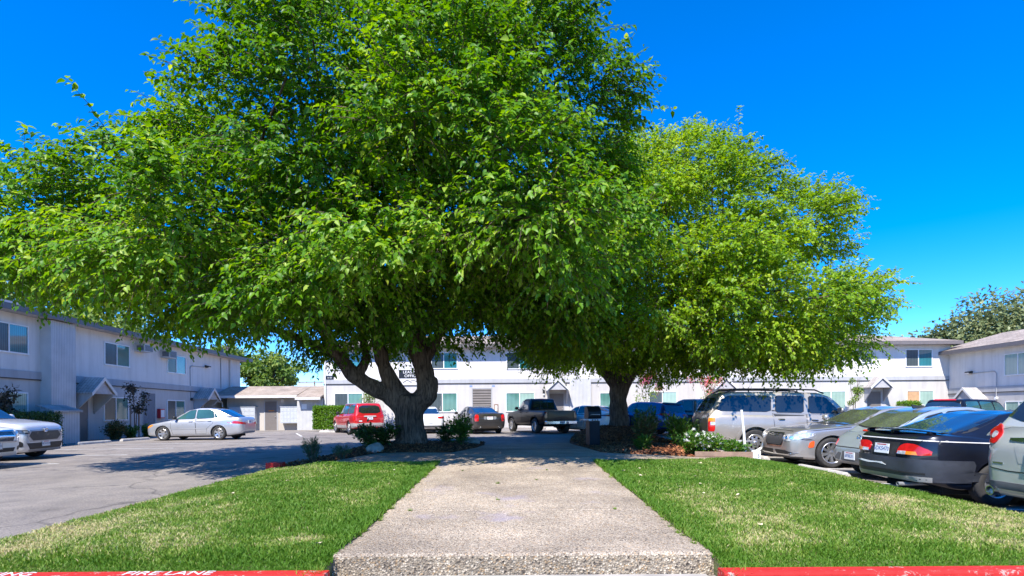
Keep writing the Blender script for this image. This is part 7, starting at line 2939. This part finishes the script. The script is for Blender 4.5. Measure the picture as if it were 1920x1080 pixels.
# ---------------- pale sage crossover at the right edge (rear)
sp = suv_spec(5.1, 2.0, 1.82, (1.0, 4.02), .375, 1.14, 1.06, .92, back=.36,
              plan=[(0, .62), (.06, .78), (.2, .9), (.55, .985), (1.0, 1), (4.2, 1), (4.65, .95), (4.92, .87), (5.05, .78), (5.1, .66)],
              zt=[(0, .78), (.05, .92), (.25, 1.03), (1.15, 1.15), (1.35, 1.14), (4.75, 1.22), (4.98, 1.18), (5.1, .95)],
              roof=[(1.2, 1.09), (2.0, 1.70), (2.5, 1.80), (3.9, 1.79), (4.5, 1.72), (4.65, 1.62), (5.0, 1.20)])
hd = 2
x, y = place_rear(6.02, 6.36, hd, 5.1)
c = Car(sp, 'sage_crossover', 'pale sage green crossover with round red lamps at the right picture edge', 'car', x, y, hd, PAINT['sage'])
c.patch('rear_window', 'B', [(-.68, 1.27), (.68, 1.27), (.60, 1.60), (-.60, 1.60)], M['glass'], .012, step=.06)
c.patch('tailgate_gap', 'B', [(-.70, .66), (.70, .66), (.80, .80), (.80, 1.2), (-.80, 1.2), (-.80, .80)], M['black_plastic'], .003, step=.05, rnd=1, skirt=False)
c.patch('tailgate', 'B', [(-.69, .673), (.69, .673), (.788, .805), (.788, 1.195), (-.788, 1.195), (-.788, .805)], PAINT['sage'], .008, step=.05, rnd=1)
c.patch('chrome_bar', 'B', [(-.44, 1.02), (.44, 1.02), (.46, 1.07), (-.46, 1.07)], M['chrome'], .028, step=.05)
c.patch('plate_recess', 'B', [(-.30, .77), (.30, .77), (.38, 1.01), (-.38, 1.01)], PAINT['sage'], .012, step=.05, rnd=0)
for s in (1, -1):
    p = [(.64, .98), (.60, 1.10), (.64, 1.22), (.73, 1.24), (.80, 1.12), (.78, 1.0)]
    p = p if s > 0 else mirror_poly(p)
    t_ = c.patch('tail_lamp', 'B', p, M['tail_red'], .02, step=.035)
    q = [(.70 + .04 * math.cos(a_), 1.10 + .05 * math.sin(a_)) for a_ in np.linspace(0, 5.6, 9)]
    c.patch('reverse_lens', 'B', q if s > 0 else mirror_poly(q), M['lamp_clear'], .026, t_, step=.03)
    mb = MB()
    mb.lathe([(.055, .1), (.06, -.08), (.05, -.08), (.045, .1)], 'x', 16, (-2.5, s * .66, .40))
    mb.build('exhaust_tip', M['chrome'], c.t, smooth='auto')
c.patch('badge', 'B', [(.50, .745), (.64, .745), (.64, .765), (.50, .765)], M['chrome'], .014, step=.05, rnd=0)
c.patch('lower_bumper', 'B', [(-.86, .44), (.86, .44), (.90, .53), (-.90, .53)], M['grey_plastic'], .012, step=.05)
pl = c.plate(-2.60, 0, .88, R(-90), '6X3', frame=M['plate_ink'], tilt=R(-5))
text_obj('frame_lettering', 'FUTURE', .03, M['trim'], pl, (0, -.008, -.089), (R(90), 0, 0), .0008)
side_glass(c, [[(1.7, 1.22), (2.2, 1.66), (2.6, 1.70), (2.65, 1.23)], [(2.72, 1.23), (2.68, 1.70), (3.6, 1.68), (3.7, 1.25)], [(3.78, 1.26), (3.7, 1.67), (4.3, 1.60), (4.5, 1.3)]], M['glass'])
glass_T(c, 'windscreen', 1.32, 2.0, .74, .62, M['glass'])
c.doors([[(1.55, .4), (1.5, 1.14), (2.65, 1.17), (2.68, .4)], [(2.72, .4), (2.7, 1.17), (3.75, 1.2), (3.62, .8), (3.5, .5), (3.45, .4)]])
mb = MB()
mb.tube([(c.X(4.98), 0, 1.27), (c.X(4.95), -.05, 1.30), (c.X(4.86), -.42, 1.38)], .014, 6)
mb.build('rear_wiper', M['black_plastic'], c.t)
c.mirror(1.85, 1.18, PAINT['sage'])
c.wheels(rim_spokes(6, .26), .245, .02, .68)
c.under()

# ---------------- black boxy suv, farther right
sp = suv_spec(4.85, 1.98, 1.83, (.9, 3.8), .39, 1.16, 1.1, .95, back=.22,
              roof=[(1.35, 1.1), (1.95, 1.70), (2.3, 1.80), (4.0, 1.83), (4.5, 1.80), (4.6, 1.72), (4.83, 1.2)])
hd = 20
x, y = place_rear(18.6, 24.4, hd, 4.85)
c = Car(sp, 'black_suv', 'black boxy sport utility showing only its upper half before the right wing', 'car', x, y, hd, PAINT['black'])
c.patch('rear_window', 'B', [(-.80, 1.24), (.80, 1.24), (.68, 1.68), (-.68, 1.68)], M['glass_blue'], .010, step=.06)
c.patch('stop_lamp', 'B', [(-.45, 1.745), (.45, 1.745), (.44, 1.785), (-.44, 1.785)], M['tail_red'], .03, step=.06, rnd=0)
rear_common(c, 0, '', [[(.78, .85), (.78, 1.15), (.93, 1.15), (.94, .85)]], M['tail_red'])
side_glass(c, [[(1.75, 1.24), (2.1, 1.66), (2.55, 1.70), (2.6, 1.24)], [(2.68, 1.24), (2.64, 1.70), (3.45, 1.72), (3.5, 1.25)], [(3.6, 1.25), (3.55, 1.72), (4.35, 1.7), (4.5, 1.26)]], M['glass_teal'])
glass_T(c, 'windscreen', 1.45, 1.95, .76, .66, M['glass'])
c.mirror(1.85, 1.2, PAINT['black'])
c.wheels(rim_spokes(5, .26), .25, .02, .7)
c.under()

# ---------------- silver car whose roof shows between wagon and sedan
sp = sedan_spec(4.6, 1.78, 1.46, (.92, 3.6), .32, .95, .82, 1.03, .68)
c = Car(sp, 'silver_car', 'silver car with only its roof showing behind the silver sedan bonnet', 'car', 18.9, 29.6, 176, PAINT['silver'])
side_glass(c, [[(1.5, 1.0), (2.05, 1.33), (2.38, 1.38), (2.42, 1.005)], [(2.5, 1.005), (2.46, 1.38), (3.0, 1.37), (3.4, 1.04)]], M['glass_blue'])
glass_T(c, 'windscreen', 1.15, 1.95, .68, .56, M['glass'])
glass_T(c, 'rear_window', 4.0, 3.4, .62, .54, M['glass'])
rear_common(c, 0, '', [[(.42, .80), (.44, .90), (.80, .92), (.80, .80)]], M['tail_red'])
c.wheels(rim_spokes(7, .2), .2, .03, .7)
c.under()


# ================================================================== BARBECUE
def barbecue(x, y, rz):
    z = min(bedR(x + dx, y + dy) for dx in (-.3, .3) for dy in (-.25, .25))
    t = thing('barbecue_grill', 'black cabinet barbecue grill with a pale shelf standing on the mulch', 'grill', (x, y, z), rz)
    mb = MB()
    mb.box(-.24, .24, -.24, .24, .07, .80)
    cab = mb.build('cabinet', M['bbq'], t, bevel=.012)
    mb = MB()
    mb.box(-.22, .22, -.256, -.2405, .12, .76)
    d = mb.build('cabinet_door', M['bbq'], cab, bevel=.006)
    mb = MB()
    mb.box(-.30, .30, -.29, .28, .805, .875)
    mb.build('grill_shelf', M['metal'], t, bevel=.012)
    mb = MB()
    # hood: extruded profile, front rolls back
    prof = [(-.27, .88), (-.30, .96), (-.27, 1.10), (-.16, 1.22), (.02, 1.27), (.18, 1.25), (.26, 1.17), (.27, .88)]
    mb.prism(prof, 'x', -.30, .30)
    h = mb.build('hood', M['bbq'], t, bevel=.02)
    mb = MB()
    mb.tube([(-.2, -.29, 1.0), (-.2, -.36, 1.01), (.2, -.36, 1.01), (.2, -.29, 1.0)], .014, 8)
    mb.build('hood_handle', M['metal'], h, smooth='auto')
    mb = MB()
    mb.box(-.52, -.305, -.22, .22, .83, .865)
    s = mb.build('side_shelf', M['metal'], t, bevel=.008)
    mb = MB()
    mb.box(-.50, -.47, -.2, -.17, .55, .829)
    mb.build('shelf_bracket', M['dark_metal'], s)
    for k, xx in enumerate((-.12, .0, .12)):
        mb = MB()
        mb.lathe([(0, -.04), (.022, -.04), (.026, 0), (0, 0)], 'y', 12, (xx, -.291, .84))
        mb.build('knob', M['black_plastic'], t, smooth='auto')
    for sx in (-1, 1):
        for sy in (-1, 1):
            mb = MB()
            mb.lathe([(0, -.02), (.05, -.018), (.05, .018), (0, .02)], 'x', 14, (sx * .22, sy * .2, .05))
            mb.build('caster', M['rubber'], t, smooth='auto')
    return t


bq = barbecue(2.52, 17.5, R(10))
bq.scale = (.70, .8, 1.0)
